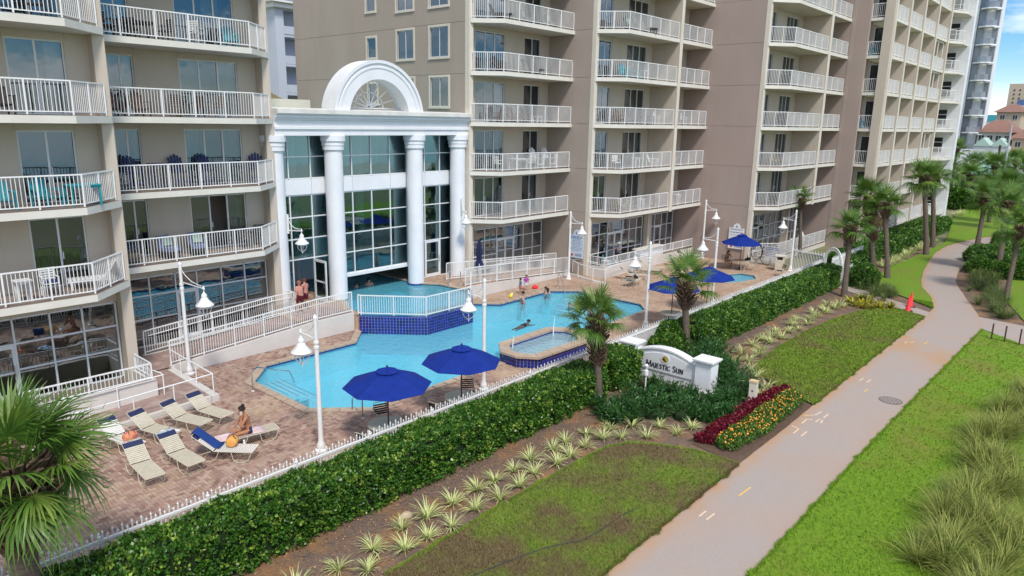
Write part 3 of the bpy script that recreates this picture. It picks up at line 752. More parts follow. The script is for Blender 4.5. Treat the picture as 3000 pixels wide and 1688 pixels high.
def storefront(bld, fr, us, zs, door=None, gl='glass_store', dz=2.5, name='glass_wall', skip=()):
    """aluminium grid with one pane object per opening; door=(u0,u1,leaves)"""
    mb = MB(); w = .03
    door = door or []
    def indoor(u): return any(d[0]+.01 < u < d[1]-.01 for d in door)
    for u in us:
        base = zs[0]
        if indoor(u): base = dz
        fbox(mb, fr, u-w, u+w, .0, .1, base, zs[-1])
    for i, z in enumerate(zs):
        for a, b in zip(us[:-1], us[1:]):
            if indoor((a+b)/2) and z < dz-.05: continue
            fbox(mb, fr, a+w, b-w, .01, .09, z-w, z+w)
    f = mb.obj(name, M['alu'], bld)
    for i in range(len(zs)-1):
        for a, b in zip(us[:-1], us[1:]):
            if indoor((a+b)/2) and zs[i] < dz-.05: continue
            if (i, round((a+b)/2, 1)) in skip: continue
            g = MB(); g.add([fr.p(a+w, .05, zs[i]+w), fr.p(b-w, .05, zs[i]+w), fr.p(b-w, .05, zs[i+1]-w), fr.p(a+w, .05, zs[i+1]-w)], [(0, 1, 2, 3)])
            g.obj('pane', M[gl], f)
    for d in door:
        n = d[2]; L = (d[1]-d[0]-2*w)/max(1, n)
        for k in range(n):
            a = d[0]+w+L*k; b = a+L; q = .09
            g = MB(); fbox(g, fr, a, a+q, .02, .08, zs[0], dz-w); fbox(g, fr, b-q, b, .02, .08, zs[0], dz-w); fbox(g, fr, a+q, b-q, .02, .08, dz-w-.12, dz-w); fbox(g, fr, a+q, b-q, .02, .08, zs[0], zs[0]+.2); fbox(g, fr, a+q, b-q, .02, .08, zs[0]+1.0, zs[0]+1.06)
            hx = b-q if k == 0 else a+q
            dd = g.obj('glass_door', M['alu'], bld)
            g = MB(); g.add([fr.p(a+q, .05, zs[0]+.2), fr.p(b-q, .05, zs[0]+.2), fr.p(b-q, .05, dz-.15), fr.p(a+q, .05, dz-.15)], [(0, 1, 2, 3)]); g.obj('pane', M[gl], dd)
            g = MB(); p0 = fr.p(hx, -.05, zs[0]+.9); p1 = fr.p(hx, -.05, zs[0]+1.3); g.tube([p0, p1], .015, 6); g.obj('handle', M['chrome'], dd)
    return f
def camera_dome(x, y, z, label):
    t = thing('security_camera', label, 'camera', (x, y, z))
    mb = MB(); mb.lathe([(.07, 0), (.07, -.05), (.03, -.06)], n=12); mb.obj('mount', M['white'], t)
    mb = MB(); mb.lathe([(.055, -.05), (.055, -.09), (.035, -.13), (.01, -.145)], n=12); mb.obj('dome', M['darkgrey'], t)

# ---- left block: two stacks of balconies
U = thing('apartment_building', 'beige apartment block with two stacks of railed balconies beside the white columned hall', 'building', (0, 0, 0))
f1 = Fr('y', 28.05); f2 = Fr('y', 31.8)
TOP = ZS[6]
w = MB()
w1 = [(-2.5, -0.8), (2.2, 4.1), (6.97, 8.69)]
ops = []
for k in range(6):
    for a, b in w1: ops.append((a, b, ZS[k], ZS[k]+2.45))
wall_open(w, f1, -6, 9.43, 3.45, TOP, ops)
wall_open(w, f1, -6, 3.0, 0, 3.45, [])
ops = []
for k in range(6): ops += [(11.3, 12.33, ZS[k], ZS[k]+2.45), (14.17, 16.82, ZS[k], ZS[k]+2.45)]
wall_open(w, f2, 9.83, 17.72, 3.42, TOP, ops)
w.obj('wall', M['beige'], U)
w = MB(); w.box(9.43, 27.6, -.1, 9.82, 32.2, TOP); w.box(17.72, 31.2, -.1, 18.1, 33, TOP); w.obj('fin_wall', M['beige'], U)
# shallow vertical control joints above the doors
for k in range(6):
    z0, z1 = ZS[k]+2.45, ZS[k]+2.71
    for fr, xs in ((f1, (6.93, 8.73)), (f2, (12.37, 14.13, 16.86))):
        for x in xs:
            mb = MB(); fbox(mb, fr, x-.008, x+.008, -.004, .01, z0, z1); mb.obj('control_joint', M['taupe'], U)
w = MB(); w.box(-6, 29.6, -.1, 9.43, 30.0, TOP); w.box(9.83, 33.4, -.1, 17.72, 33.8, TOP); w.box(-6, 27.9, TOP, 18.1, 46, TOP+.4); w.box(17.72, 33, -.1, 18.1, 46, TOP); w.obj('core_wall', M['taupe'], U)
cur1 = ['r', 'r', 'm', 'r', 'r', 'r']
for k in range(6):
    z = ZS[k]
    balcony(U, [(-6, 25.95), (8.15, 25.95), (9.80, 27.56), (9.40, 27.59), (9.42, 28.04), (-6, 28.04)], [(-6, 26.05), (8.12, 26.05), (9.6, 27.52)], z)
    balcony(U, [(9.84, 29.7), (16.45, 29.7), (18.06, 31.16), (17.71, 31.18), (17.71, 31.79), (9.84, 31.79)], [(9.9, 29.8), (16.42, 29.8), (17.9, 31.1)], z)
    slider(U, f1, 6.97, 8.69, z+.02, z+2.45, 2, [None, None, 'r', 'r', 'f', 'r'][k])
    slider(U, f1, 2.2, 4.1, z+.02, z+2.45, 2, None)
    slider(U, f2, 11.3, 12.33, z+.02, z+2.45, 2, ['', 'r', 'r', 'r', 'r', 'r'][k])
    slider(U, f2, 14.17, 16.82, z+.02, z+2.45, 3, ['r', 'lr', 'r', 'm', 'f', 'f'][k], 'curtain_teal' if k == 1 else 'curtain', open_=1 if k == 0 else None)
storefront(U, f1, [3.0, 4.0, 5.05, 6.08, 7.2, 8.23, 9.36], [.5, 1.6, 2.53, 3.42], [(5.05, 6.08, 1)], dz=2.53)
storefront(U, f2, [9.9, 11.26, 12.07, 13.2, 14.17, 15.34, 16.5, 17.63], [.3, 1.52, 2.57, 3.38], [(13.2, 14.17, 1)], dz=2.57)
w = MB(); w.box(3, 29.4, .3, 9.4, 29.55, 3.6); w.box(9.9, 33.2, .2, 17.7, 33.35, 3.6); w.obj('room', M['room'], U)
w = MB(); w.box(-6, 28.0, .2, 9.4, 29.4, .45); w.box(9.85, 30.6, .0, 17.7, 33.3, .28); w.obj('floor_slab', M['balc_floor'], U)
camera_dome(8.9, 27.4, 4.0, 'white security camera under the lowest left balcony')

# ---- stepped wings to the right
def wing(name, label, xl, colw, ycol, yb, xr, bays, zs, ytop, wallm, yback, rot=0):
    """xl: face of the end wall; bays: list of (u0,u1,poly,rail,doors)"""
    t = thing(name, label, 'building', (0, 0, 0), group='stepped wings of the beige block')
    fr = Fr('y', yb)
    return t, fr
def end_wall(t, x0, x1, y0, y1, z0, z1, m, jz, ops=(), cap=.3):
    """taupe end wall facing the camera with recessed floor joints, cream front edge"""
    w = MB(); fr = Fr('x', x0)
    zz = [z0]+[z for z in jz if z0 < z < z1]+[z1]
    for a, b in zip(zz[:-1], zz[1:]):
        wall_open(w, fr, -y1, -(y0+cap), a+.028, b, [o for o in ops if o[2] < b and o[3] > a], 0, x1-x0)
        fbox(w, fr, -y1, -(y0+cap), .02, x1-x0, a, a+.028)
    w.obj('end_wall', m, t)
    w = MB(); w.box(x0-.02, y0, z0, x1+.02, y0+cap, z1); w.obj('pilaster', M['cream'], t)
def window(t, fr, u0, u1, z0, z1, n=2, m='blind'):
    mb = MB(); b = .13
    fbox(mb, fr, u0-b, u1+b, -.04, .04, z1, z1+b); fbox(mb, fr, u0-b, u1+b, -.07, .04, z0-b, z0); fbox(mb, fr, u0-b, u0, -.04, .04, z0, z1); fbox(mb, fr, u1, u1+b, -.04, .04, z0, z1)
    s = mb.obj('window', M['cream'], t)
    mb = MB(); w = .04
    fbox(mb, fr, u0, u1, .03, .1, z1-w, z1); fbox(mb, fr, u0, u1, .03, .1, z0, z0+w); fbox(mb, fr, u0, u0+w, .03, .1, z0+w, z1-w); fbox(mb, fr, u1-w, u1, .03, .1, z0+w, z1-w)
    for i in range(1, n):
        x = u0+(u1-u0)*i/n; fbox(mb, fr, x-.02, x+.02, .035, .095, z0+w, z1-w)
    mb.obj('sash', M['alu'], s)
    for i in range(n):
        a = u0+(u1-u0)*i/n; c = u0+(u1-u0)*(i+1)/n
        g = MB(); g.add([fr.p(a+.02, .06, z0+.04), fr.p(c-.02, .06, z0+.04), fr.p(c-.02, .06, z1-.04), fr.p(a+.02, .06, z1-.04)], [(0, 1, 2, 3)]); g.obj('pane', M['glass'], s)
    g = MB(); k = int((z1-z0)/.055)
    for i in range(k):
        z = z0+.04+(z1-z0-.08)*(i+.5)/k; a = fr.p(u0+.03, .16, z-.02); b_ = fr.p(u1-.03, .16, z-.02); c = fr.p(u1-.03, .13, z+.02); d = fr.p(u0+.03, .13, z+.02)
        g.add([a, b_, c, d], [(0, 1, 2, 3)])
    g.obj('blind', M['blind'], s)
    g = MB(); fbox(g, fr, u0-.1, u1+.1, .3, .34, z0-.1, z1+.1); g.obj('room', M['room'], s)

# wing A
A = thing('apartment_wing', 'beige wing directly right of the white columned hall with windows in its end wall', 'building', (0, 0, 0), group='stepped wings of the beige block')
fa = Fr('y', 31.55); ex = Fr('x', 31.0)
TA = ZS[5]+.6
win = []
for k in range(0, 4):
    z = 11.1+2.95*(k-1)+.0
    win += [(-34.5, -32.75, z+2.95 if k else z, (z+2.95 if k else z)+1.75)] if False else []
wl = []
for zb in (8.15, 11.1, 14.05, 17.0):
    wl += [(-34.45, -32.8, zb, zb+1.75, 2), (-37.6, -36.0, zb, zb+1.75, 2), (-40.75, -39.8, zb+.22, zb+1.5, 1)]
wl = [q for q in wl if q[2] > 10.9]
end_wall(A, 31.0, 31.3, 31.0, 49.6, -.1, TA, M['taupe'], [10.05, 13.0, 15.95], [q[:4] for q in wl], cap=.35)
for q in wl: window(A, ex, q[0], q[1], q[2], q[3], q[4])
w = MB(); ops = []
for k in range(6): ops += [(32.05, 34.72, ZS[k], ZS[k]+2.45), (36.6, 38.27, ZS[k], ZS[k]+2.45)]
wall_open(w, fa, 31.31, 39.15, 3.5, TA, ops); w.obj('wall', M['beige'], A)
w = MB(); w.box(31.31, 33.2, -.1, 39.15, 33.5, TA); w.box(31, 31.2, TA, 39.1, 49.6, TA+.3); w.obj('core_wall', M['taupe'], A)
for k in range(6):
    z = ZS[k]
    balcony(A, [(31.05, 30.97), (32.35, 29.42), (39.14, 29.42), (39.14, 31.54), (31.31, 31.54), (31.31, 30.98)], [(31.12, 30.98), (32.38, 29.52), (39.1, 29.52)], z)
    slider(A, fa, 32.05, 34.72, z+.02, z+2.45, 3, ['fr', 'r', 'r', 'm', 'f', 'f'][k])
    slider(A, fa, 36.6, 38.27, z+.02, z+2.45, 2, ['r', '', '', 'r', '', ''][k])
storefront(A, fa, [31.4, 31.95, 33.0, 34.15, 35.9, 36.85, 37.85, 38.85], [.8, 1.68, 2.66, 3.45], [(34.15, 35.9, 2)], dz=2.66)
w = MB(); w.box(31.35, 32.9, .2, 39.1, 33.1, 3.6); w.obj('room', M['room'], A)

# wing B
B = thing('apartment_wing', 'middle wing', 'building', (0, 0, 0), group='stepped wings of the beige block')
B['label'] = 'middle wing, split by a slim fin, with the outdoor counter and glass doors below'
fb = Fr('y', 28.1); TB = ZS[6]+.6
end_wall(B, 39.15, 39.45, 27.7, 33.4, -.1, TB, M['taupe'], ZS)
w = MB(); ops = []
for k in range(7): ops += [(40.0, 41.55, ZS[k], ZS[k]+2.45), (43.4, 45.98, ZS[k], ZS[k]+2.45)]
wall_open(w, fb, 39.46, 46.8, 3.5, TB, ops); wall_open(w, fb, 47.2, 51.85, 3.5, TB, []); wall_open(w, fb, 46.9, 48.0, 0, 3.5, []); w.obj('wall', M['beige'], B)
w = MB(); w.box(46.85, 25.98, 4.0, 47.2, 28.3, TB); w.box(46.9, 27.7, 0, 47.2, 28.3, 4.0); w.obj('fin_wall', M['beige'], B)
w = MB(); w.box(46.84, 25.95, 3.98, 47.22, 25.98, TB); w.obj('fin_edge', M['cream'], B)
w = MB(); w.box(39.46, 29.8, -.1, 51.85, 30.0, TB); w.box(39.2, 28.2, TB, 51.8, 40, TB+.3); w.obj('core_wall', M['taupe'], B)
for k in range(7):
    z = ZS[k]
    balcony(B, [(39.2, 27.68), (40.4, 26.0), (46.83, 26.0), (46.83, 28.09), (39.46, 28.09), (39.46, 27.69)], [(39.3, 27.7), (40.45, 26.1), (46.8, 26.1)], z)
    balcony(B, [(47.21, 26.0), (51.86, 26.0), (51.86, 28.09), (47.21, 28.09)], [(47.24, 26.1), (51.82, 26.1)], z)
    slider(B, fb, 40.0, 41.55, z+.02, z+2.45, 2, ['l', 'l', 'l', 'l', '', 'f', ''][k])
    slider(B, fb, 43.4, 45.98, z+.02, z+2.45, 3, ['', 'r', '', 'f', '', 'm', 'f'][k])
storefront(B, fb, [39.6, 40.1, 41.05, 42.1, 44.0, 44.95, 45.9, 46.75], [.3, 1.3, 2.62, 3.45], [(42.1, 44.0, 2)], dz=2.62)
storefront(B, fb, [48.1, 48.6, 49.6, 50.5, 51.4], [.3, 1.3, 2.5, 3.45], [(48.6, 49.6, 1)], dz=2.5)
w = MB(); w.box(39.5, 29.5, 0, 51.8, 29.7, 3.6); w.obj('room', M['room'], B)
w = MB(); w.box(39.46, 26.6, 0, 51.8, 29.6, .28); w.obj('floor_slab', M['balc_floor'], B)

# wing C
Cw = thing('apartment_wing', 'wing with rose tinted end wall behind the far umbrella table, palms before it', 'building', (0, 0, 0), group='stepped wings of the beige block')
fc = Fr('y', 22.55); TC = ZS[7]+.6
end_wall(Cw, 51.88, 52.2, 21.75, 30.0, -.1, TC, M['taupe2'], ZS)
w = MB(); ops = []
for k in range(8): ops += [(53.95, 54.95, ZS[k], ZS[k]+2.45), (57.0, 59.35, ZS[k], ZS[k]+2.45)]
wall_open(w, fc, 52.21, 60.4, 3.45, TC, ops); wall_open(w, fc, 60.9, 65.28, 3.45, TC, []); wall_open(w, fc, 60.4, 61.5, 0, 3.45, []); w.obj('wall', M['beige'], Cw)
w = MB(); w.box(60.45, 20.38, 4.0, 60.9, 22.8, TC); w.box(60.6, 22.2, 0, 60.9, 22.8, 4.0); w.obj('fin_wall', M['beige'], Cw)
w = MB(); w.box(60.44, 20.35, 3.98, 60.92, 20.38, TC); w.obj('fin_edge', M['cream'], Cw)
w = MB(); w.box(52.2, 24.3, -.1, 65.28, 24.5, TC); w.box(52, 22.6, TC, 65.2, 34, TC+.3); w.obj('core_wall', M['taupe2'], Cw)
for k in range(8):
    z = ZS[k]
    balcony(Cw, [(51.95, 21.72), (53.5, 20.38), (60.43, 20.38), (60.43, 22.54), (52.21, 22.54), (52.21, 21.74)], [(52.1, 21.72), (53.55, 20.48), (60.4, 20.48)], z)
    balcony(Cw, [(60.93, 20.38), (65.28, 20.38), (65.28, 22.54), (60.93, 22.54)], [(60.95, 20.48), (65.24, 20.48)], z)
    slider(Cw, fc, 53.95, 54.95, z+.02, z+2.45, 2, ['l', 'l', 'l', 'l', '', '', '', ''][k])
    slider(Cw, fc, 57.0, 59.35, z+.02, z+2.45, 3, ['l', '', 'f', '', 'f', '', 'f', ''][k])
storefront(Cw, fc, [52.8, 53.6, 54.3, 55.4, 56.5, 57.6, 58.7, 60.2], [.35, 1.3, 2.4, 3.4], [(54.3, 55.4, 1)], dz=2.4)
storefront(Cw, fc, [61.5, 62.6, 63.7, 64.8], [.35, 1.3, 2.4, 3.4])
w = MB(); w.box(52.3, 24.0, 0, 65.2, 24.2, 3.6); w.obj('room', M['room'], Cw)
# ground terrace of wing C
mb = MB(); mb.prism([(53.2, 20.4), (65.27, 20.4), (65.27, 22.5), (53.2, 22.5)], -.05, .3, 0, 1); tc = mb.obj('terrace', [M['slab'], M['balc_floor']], Cw)
railing(tc, [(53.3, 21.6), (54.6, 20.5), (65.2, 20.5)], .32)

# wing D: egg-crate facade
Dw = thing('apartment_wing', 'farthest wing of the stepped block with a grid of white railed loggias behind the palms', 'building', (0, 0, 0), group='stepped wings of the beige block')
TD = ZS[8]+.6
w = MB(); w.box(65.3, 19.0, -.1, 65.7, 26, TD); w.obj('end_wall', M['taupe2'], Dw)
w = MB(); w.box(65.28, 20.1, -.1, 65.34, 20.36, TD); w.obj('pilaster', M['taupe'], Dw)
w = MB(); w.box(65.5, 17.25, -.1, 66.25, 17.95, TD); w.obj('corner_pier', M['beige'], Dw)
w = MB(); w.box(65.9, 17.2, -.1, 66.27, 17.248, TD)
fins = [66.2, 70.25, 75.0, 80.2, 85.6]
w.obj('corner_edge', M['cream'], Dw)
for x in fins[1:]:
    w = MB(); w.box(x, 17.25, -.1, x+.38, 19.4, TD); w.obj('fin_wall', M['beige'], Dw)
    w = MB(); w.box(x-.01, 17.2, -.1, x+.39, 17.248, TD); w.obj('fin_edge', M['cream'], Dw)
w = MB(); w.box(66.3, 19.4, -.1, 92, 19.7, TD); w.obj('wall', M['taupe'], Dw)
w = MB(); w.box(66.3, 19.0, -.1, 66.5, 19.4, TD); w.obj('inner_wall', M['beige'], Dw)
w = MB(); w.box(65.4, 19.7, -.1, 92, 32, TD); w.obj('core_wall', M['taupe'], Dw)
fdl = Fr('x', 66.6)
zd = [1.35]+ZS
for k, z in enumerate(zd):
    mb = MB(); mb.box(65.6, 17.96, z-.24, 66.3, 18.99, z); mb.box(66.26, 17.3, z-.24, 85.6, 19.39, z-.002) if False else None
    o = mb.obj('balcony', M['slab'], Dw); railing(o, [(65.66, 18.97), (65.66, 17.98)], z+.02, sp=.13)
    for a, b in zip(fins[:-1], fins[1:]):
        a2 = a+.39 if a > 67 else 66.28
        mb = MB(); mb.box(a2, 17.3, z-.24, b-.01, 19.38, z); o = mb.obj('balcony', [M['slab']], Dw)
        railing(o, [(a2+.03, 17.4), (b-.03, 17.4)], z+.02)
        if (k*7+int(a)) % 3 != 1 or a < 75: 
            pass
    # end bay bows forward
    poly = [(85.99, 17.3), (88.2, 16.3), (90.6, 16.3), (90.6, 19.38), (85.99, 19.38)]
    mb = MB(); mb.prism(poly, z-.24, z); o = mb.obj('balcony', M['slab'], Dw); railing(o, [(86.05, 17.4), (88.25, 16.4), (90.55, 16.4)], z+.02)
# glazed door in each camera-facing loggia of D, white screens in some outer bays
for k, z in enumerate(zd[:-1]):
    mb = MB(); fbox(mb, Fr('x', 66.62), -18.9, -18.05, 0, .06, z+.03, z+2.3); dd = mb.obj('sliding_door', M['alu'], Dw)
    mb = MB(); mb.add([(66.61, 18.85, z+.1), (66.61, 18.1, z+.1), (66.61, 18.1, z+2.25), (66.61, 18.85, z+2.25)], [(0, 1, 2, 3)]); mb.obj('pane', mat('door_dark', (.03, .035, .04), .08) if k == 0 else bpy.data.materials['door_dark'], dd)
    mb = MB()
    if k in (1, 2, 4, 5):
        for x0 in (80.75, 83.0):
            mb.bar((x0, 17.5, z+1.0), (x0, 17.5, z+2.6), .06, .06); mb.bar((x0+2.2, 17.5, z+1.0), (x0+2.2, 17.5, z+2.6), .06, .06); mb.bar((x0, 17.5, z+2.6), (x0+2.2, 17.5, z+2.6), .06, .06)
        mb.obj('screen_frame', M['white'], Dw)
w = MB(); w.box(90.62, 16.1, -.1, 91.5, 19.8, TD); w.obj('end_tower', M['white_stucco'], Dw)
for z in zd:
    for q in (0,):
        mb = MB(); fbox(mb, Fr('x', 90.56), -18.4, -17.2, 0, .08, z+.5, z+2.2); wd = mb.obj('window', M['white'], Dw)
        for j in range(3):
            mb = MB(); fbox(mb, Fr('x', 90.53), -18.3, -17.3, 0, .03, z+.58+j*.54, z+1.03+j*.54); mb.obj('pane', bpy.data.materials['door_dark'], wd)

# ------------------------------------------------------------------ white columned hall (atrium)
H_ = thing('entrance_hall', 'white columned glass hall with a round arch over the pool', 'building', (0, 0, 0))
fh = Fr('y', 32.1)
def hall_bay(us, zs, door=None, dz=3.11, name='glass_wall'): return storefront(H_, fh, us, zs, door, 'glass_teal', dz, name)
U1_ = [18.45, 18.96, 19.33, 20.6, 21.65]; U2_ = [21.65, 22.48, 23.16, 24.44, 25.74, 26.99]; U3_ = [27.1, 28.35, 29.57, 30.9]
for us in (U1_, U2_, U3_): hall_bay(us, [7.26, 8.35, 9.4])
hall_bay(U1_, [.82, 3.11, 4.17, 5.29, 6.41], [(19.33, 20.6, 0)])
hall_bay(U2_, [1.95, 3.11, 4.17, 5.29, 6.41])
hall_bay(U3_, [.82, 3.11, 4.17, 5.29, 6.41], [(28.35, 29.57, 1)])
# the left leaf stands open
mb = MB(); q = .09; X_ = 20.52
for (ya, yb, za, zb) in ((31.0, 31.09, .84, 3.05), (32.0, 32.09, .84, 3.05), (31.09, 32.0, 2.93, 3.05), (31.09, 32.0, .84, 1.05), (31.09, 32.0, 1.85, 1.92)): mb.box(X_, ya, za, X_+.06, yb, zb)
od = mb.obj('glass_door', M['alu'], H_, ); od['label'] = 'white framed glass door standing open'
mb = MB(); mb.add([(X_+.03, 31.09, 1.05), (X_+.03, 32.0, 1.05), (X_+.03, 32.0, 2.93), (X_+.03, 31.09, 2.93)], [(0, 1, 2, 3)]); mb.obj('pane', M['glass_teal'], od)
mb = MB(); mb.tube([(X_-.05, 31.15, 1.6), (X_-.05, 31.15, 2.1)], .015, 6); mb.obj('handle', M['chrome'], od)
for a, b in ((18.45, 20.6), (20.6, 21.65), (21.65, 23.16), (23.16, 25.74), (25.74, 27.05), (27.1, 28.35), (28.35, 30.95)):
    mb = MB(); mb.box(a+.012, 32.06, 6.45, b-.012, 32.2, 7.22); mb.obj('spandrel_panel', M['white_stucco'], H_)
mb = MB(); mb.box(21.7, 32.0, 1.76, 27.0, 32.25, 1.92); mb.obj('beam', M['white'], H_)
def column(x, y, z0, z1, r):
    mb = MB(); mb.lathe([(r*1.02, 0), (r, .4), (r*.97, z1-z0-.75)], (x, y, z0), 28); c = mb.obj('column', M['white_stucco'], H_, smooth=True)
    mb = MB(); zz = z1-z0-.75
    mb.lathe([(r*1.0, zz), (r*1.14, zz+.03), (r*1.14, zz+.22), (r*1.2, zz+.25), (r*1.2, zz+.45)], (x, y, z0), 28); mb.lathe([(r*1.32, zz+.46), (r*1.32, z1-z0)], (x, y, z0), 28); mb.obj('capital', M['white_stucco'], c)
for x, y, z0 in ((18.29, 31.65, .8), (21.64, 31.55, .8), (27.12, 31.55, .5), (30.5, 31.5, .8)): column(x, y, z0, 9.42, .48)
mb = MB(); mb.lathe([(.55, .62), (.55, .82)], (27.12, 31.55, 0), 28); mb.obj('column_base', M['tile_deep'], H_)
ent = [(31.1, 9.42, 9.72), (31.02, 9.725, 9.82), (31.1, 9.825, 10.16), (31.0, 10.165, 10.26), (30.9, 10.265, 10.40), (30.8, 10.405, 10.46)]
for i, (y, a, b) in enumerate(ent):
    mb = MB(); mb.box(18.11, y, a, 30.97, 32.4, b); mb.obj(['architrave', 'moulding', 'frieze', 'cornice', 'cornice', 'cornice'][i], M['white_stucco'], H_)
yf = 30.72
mb = MB(); mb.add([(18.11, yf, 10.465), (30.98, yf, 10.465), (30.98, yf, 10.66), (18.11, yf, 10.66), (18.11, 31.8, 10.74), (30.98, 31.8, 10.74), (18.11, 31.8, 10.465), (30.98, 31.8, 10.465)], [(0, 1, 2, 3), (3, 2, 5, 4), (4, 5, 7, 6), (0, 6, 7, 1), (1, 7, 5, 2), (0, 3, 4, 6)]); mb.obj('parapet_cap', mat('weathered_white', (.74, .73, .69), .8, (.6, .59, .55), 1.3), H_)
# arch
def arch(cx, cz, r0, r1, y0, y1, zb, m, name, par, n=40):
    a0 = math.asin(max(-1, (zb-cz)/r1)); b0 = math.asin(max(-1, (zb-cz)/r0))
    mb = MB(); vs = []
    for i in range(n+1):
        t = i/n
        A1 = a0+(PI-2*a0)*t; B1 = b0+(PI-2*b0)*t
        for y in (y0, y1):
            vs.append((cx+r1*math.cos(A1), y, cz+r1*math.sin(A1))); vs.append((cx+r0*math.cos(B1), y, cz+r0*math.sin(B1)))
    fs = []
    for i in range(n):
        a = 4*i; b = a+4
        fs += [(a, b, b+1, a+1), (a+2, a+3, b+3, b+2), (a, a+2, b+2, b), (a+1, b+1, b+3, a+3)]
    fs += [(0, 1, 3, 2), (4*n, 4*n+2, 4*n+3, 4*n+1)]
    mb.add(vs, fs)
    return mb.obj(name, m, par)
ACX = 24.38; AY = 31.05
ar = arch(ACX, 10.32, 1.99, 2.88, AY, AY+1.1, 10.66, M['white_stucco'], 'arch', H_)
arch(ACX, 10.32, 2.55, 2.65, AY-.04, AY, 10.66, M['white_stucco'], 'arch_moulding', ar)
arch(ACX, 10.32, 2.8, 2.96, AY-.08, AY+1.11, 10.66, M['white_stucco'], 'arch_moulding', ar)
fan = MB(); fy = AY+1.0
for k in range(1, 8):
    a = PI*k/8
    fan.bar((ACX+.12*math.cos(a), fy, 10.85+.12*math.sin(a)), (ACX+1.92*math.cos(a), fy, 10.72+1.62*math.sin(a)), .05, .05)
fan.bar((ACX-1.95, fy, 10.83), (ACX+1.95, fy, 10.83), .07, .07)
for k in range(12):
    a, b = PI*k/12, PI*(k+1)/12
    fan.bar((ACX+.95*math.cos(a), fy, 10.85+.82*math.sin(a)), (ACX+.95*math.cos(b), fy, 10.85+.82*math.sin(b)), .05, .05)
fan.obj('fanlight', M['white'], H_)
M['teal_roof'] = mat('teal_roof', (.22, .42, .38), .5, (.3, .48, .44), 2)
mb = MB(); mb.box(18.1, 32.2, 10.47, 30.98, 47.5, 10.62); mb.obj('roof', M['teal_roof'], H_)
mb = MB(); mb.box(18.1, 34.0, 10.62, 22.0, 34.5, 11.2); mb.obj('roof_parapet', M['cream'], H_)
M['tan_panel'] = mat('skylight_tan', (.62, .54, .42), .5, (.5, .42, .3), 1.5)
M['gold_panel'] = mat('skylight_gold', (.42, .30, .10), .4, (.36, .25, .08), 1.5)
for i in range(2):
    x = 19.2+i*1.9
    mb = MB(); mb.add([(x-.95, 36.1, 11.1), (x+.95, 36.1, 11.1), (x+.95, 38, 11.1), (x-.95, 38, 11.1), (x, 37, 11.75)], [(3, 0, 4)]); mb.add([(x-.95, 36.1, 11.1), (x+.95, 36.1, 11.1), (x+.95, 38, 11.1), (x-.95, 38, 11.1), (x, 37, 11.75)], [(0, 1, 4), (1, 2, 4), (2, 3, 4)], 1)
    mb.obj('skylight', [M['tan_panel'], M['gold_panel']], H_)
mb = MB(); mb.box(18.2, 36.0, 10.62, 22.2, 40, 11.08); mb.obj('skylight_curb', M['cream'], H_)
# interior of the hall
M['hall_wall'] = mat('hall_interior', (.34, .40, .40), .9, (.27, .33, .33), .8)
mb = MB()
mb.box(18.12, 40.5, .0, 30.98, 40.8, 10.4); mb.box(18.12, 32.2, 9.8, 30.98, 40.5, 10.3); mb.obj('hall_inner_wall', M['hall_wall'], H_)
mb = MB(); mb.box(19.4, 36.6, .82, 29.5, 36.8, 3.4); mb.box(18.2, 36.5, 6.5, 30.9, 40.4, 6.9); mb.obj('gallery', M['white_stucco'], H_)
for x in (22, 26.6):
    mb = MB(); mb.lathe([(.25, .8), (.25, 9.8)], (x, 36.2, 0), 14); mb.obj('inner_column', M['white_stucco'], H_)
# ------------------------------------------------------------------ retaining walls, ramps and hand rails
def wallthing(name, label, poly, z0, z1, m='white_stucco', cat='wall', mt=None):
    mb = MB(); mb.prism(poly, z0, z1)
    return tag(mb.obj(name, M[m]), label, cat)
M['ramp_wall'] = mat('ramp_wall', (.66, .62, .58), .85, (.60, .56, .52), 1, bump=.1)
# ramp beside the left block up to the hall
mb = MB()
def ramp_wall(xs, y0, y1):
    mb = MB(); n = len(xs)
    for (xa, za), (xb, zb) in zip(xs[:-1], xs[1:]):
        v = [(xa, y0, -.05), (xb, y0, -.05), (xb, y1, -.05), (xa, y1, -.05), (xa, y0, za), (xb, y0, zb), (xb, y1, zb), (xa, y1, za)]
        mb.add(v, [(0, 1, 5, 4), (1, 2, 6, 5), (2, 3, 7, 6), (3, 0, 4, 7), (4, 5, 6, 7), (0, 3, 2, 1)])
    return mb
rw = thing('ramp_wall', 'long cream retaining wall of the ramp left of the blue tile wall, with a white picket rail on top', 'wall', (11.3, 28.3, 0))
m_ = ramp_wall([(11.25, .36), (18.2, .86), (20.25, .88)], 28.28, 28.5); m_.o = (11.3, 28.3, 0); m_.obj('wall', M['ramp_wall'], rw)
def offset_rail(par, path, z=0, **k):
    o = par.location; return railing(par, [(p[0]-o.x, p[1]-o.y, (p[2] if len(p) > 2 else z)-o.z) for p in path], 0, **k)
offset_rail(rw, [(11.3, 28.39, .38), (18.2, 28.39, .88), (20.2, 28.39, .9)], h=1.03, post=1.35, sp=.105)
g = MB(); g.add([(9.83, 28.51, .22), (11.3, 28.51, .26), (11.3, 30.6, .26), (9.83, 30.6, .22)], [(0, 1, 2, 3)])
for (xa, za), (xb, zb) in (((11.3, .26), (18.0, .8)), ((18.0, .8), (20.3, .806))):
    g.add([(xa, 28.51, za), (xb, 28.51, zb), (xb, 30.6, zb), (xa, 30.6, za)], [(0, 1, 2, 3)])
g.o = (11.3, 28.3, 0); g.obj('ramp', M['ramp_deck'], rw)
ir = thing('ramp_rail', 'white picket rail on the glass side of the left ramp', 'railing', (11.2, 30.7, 0))
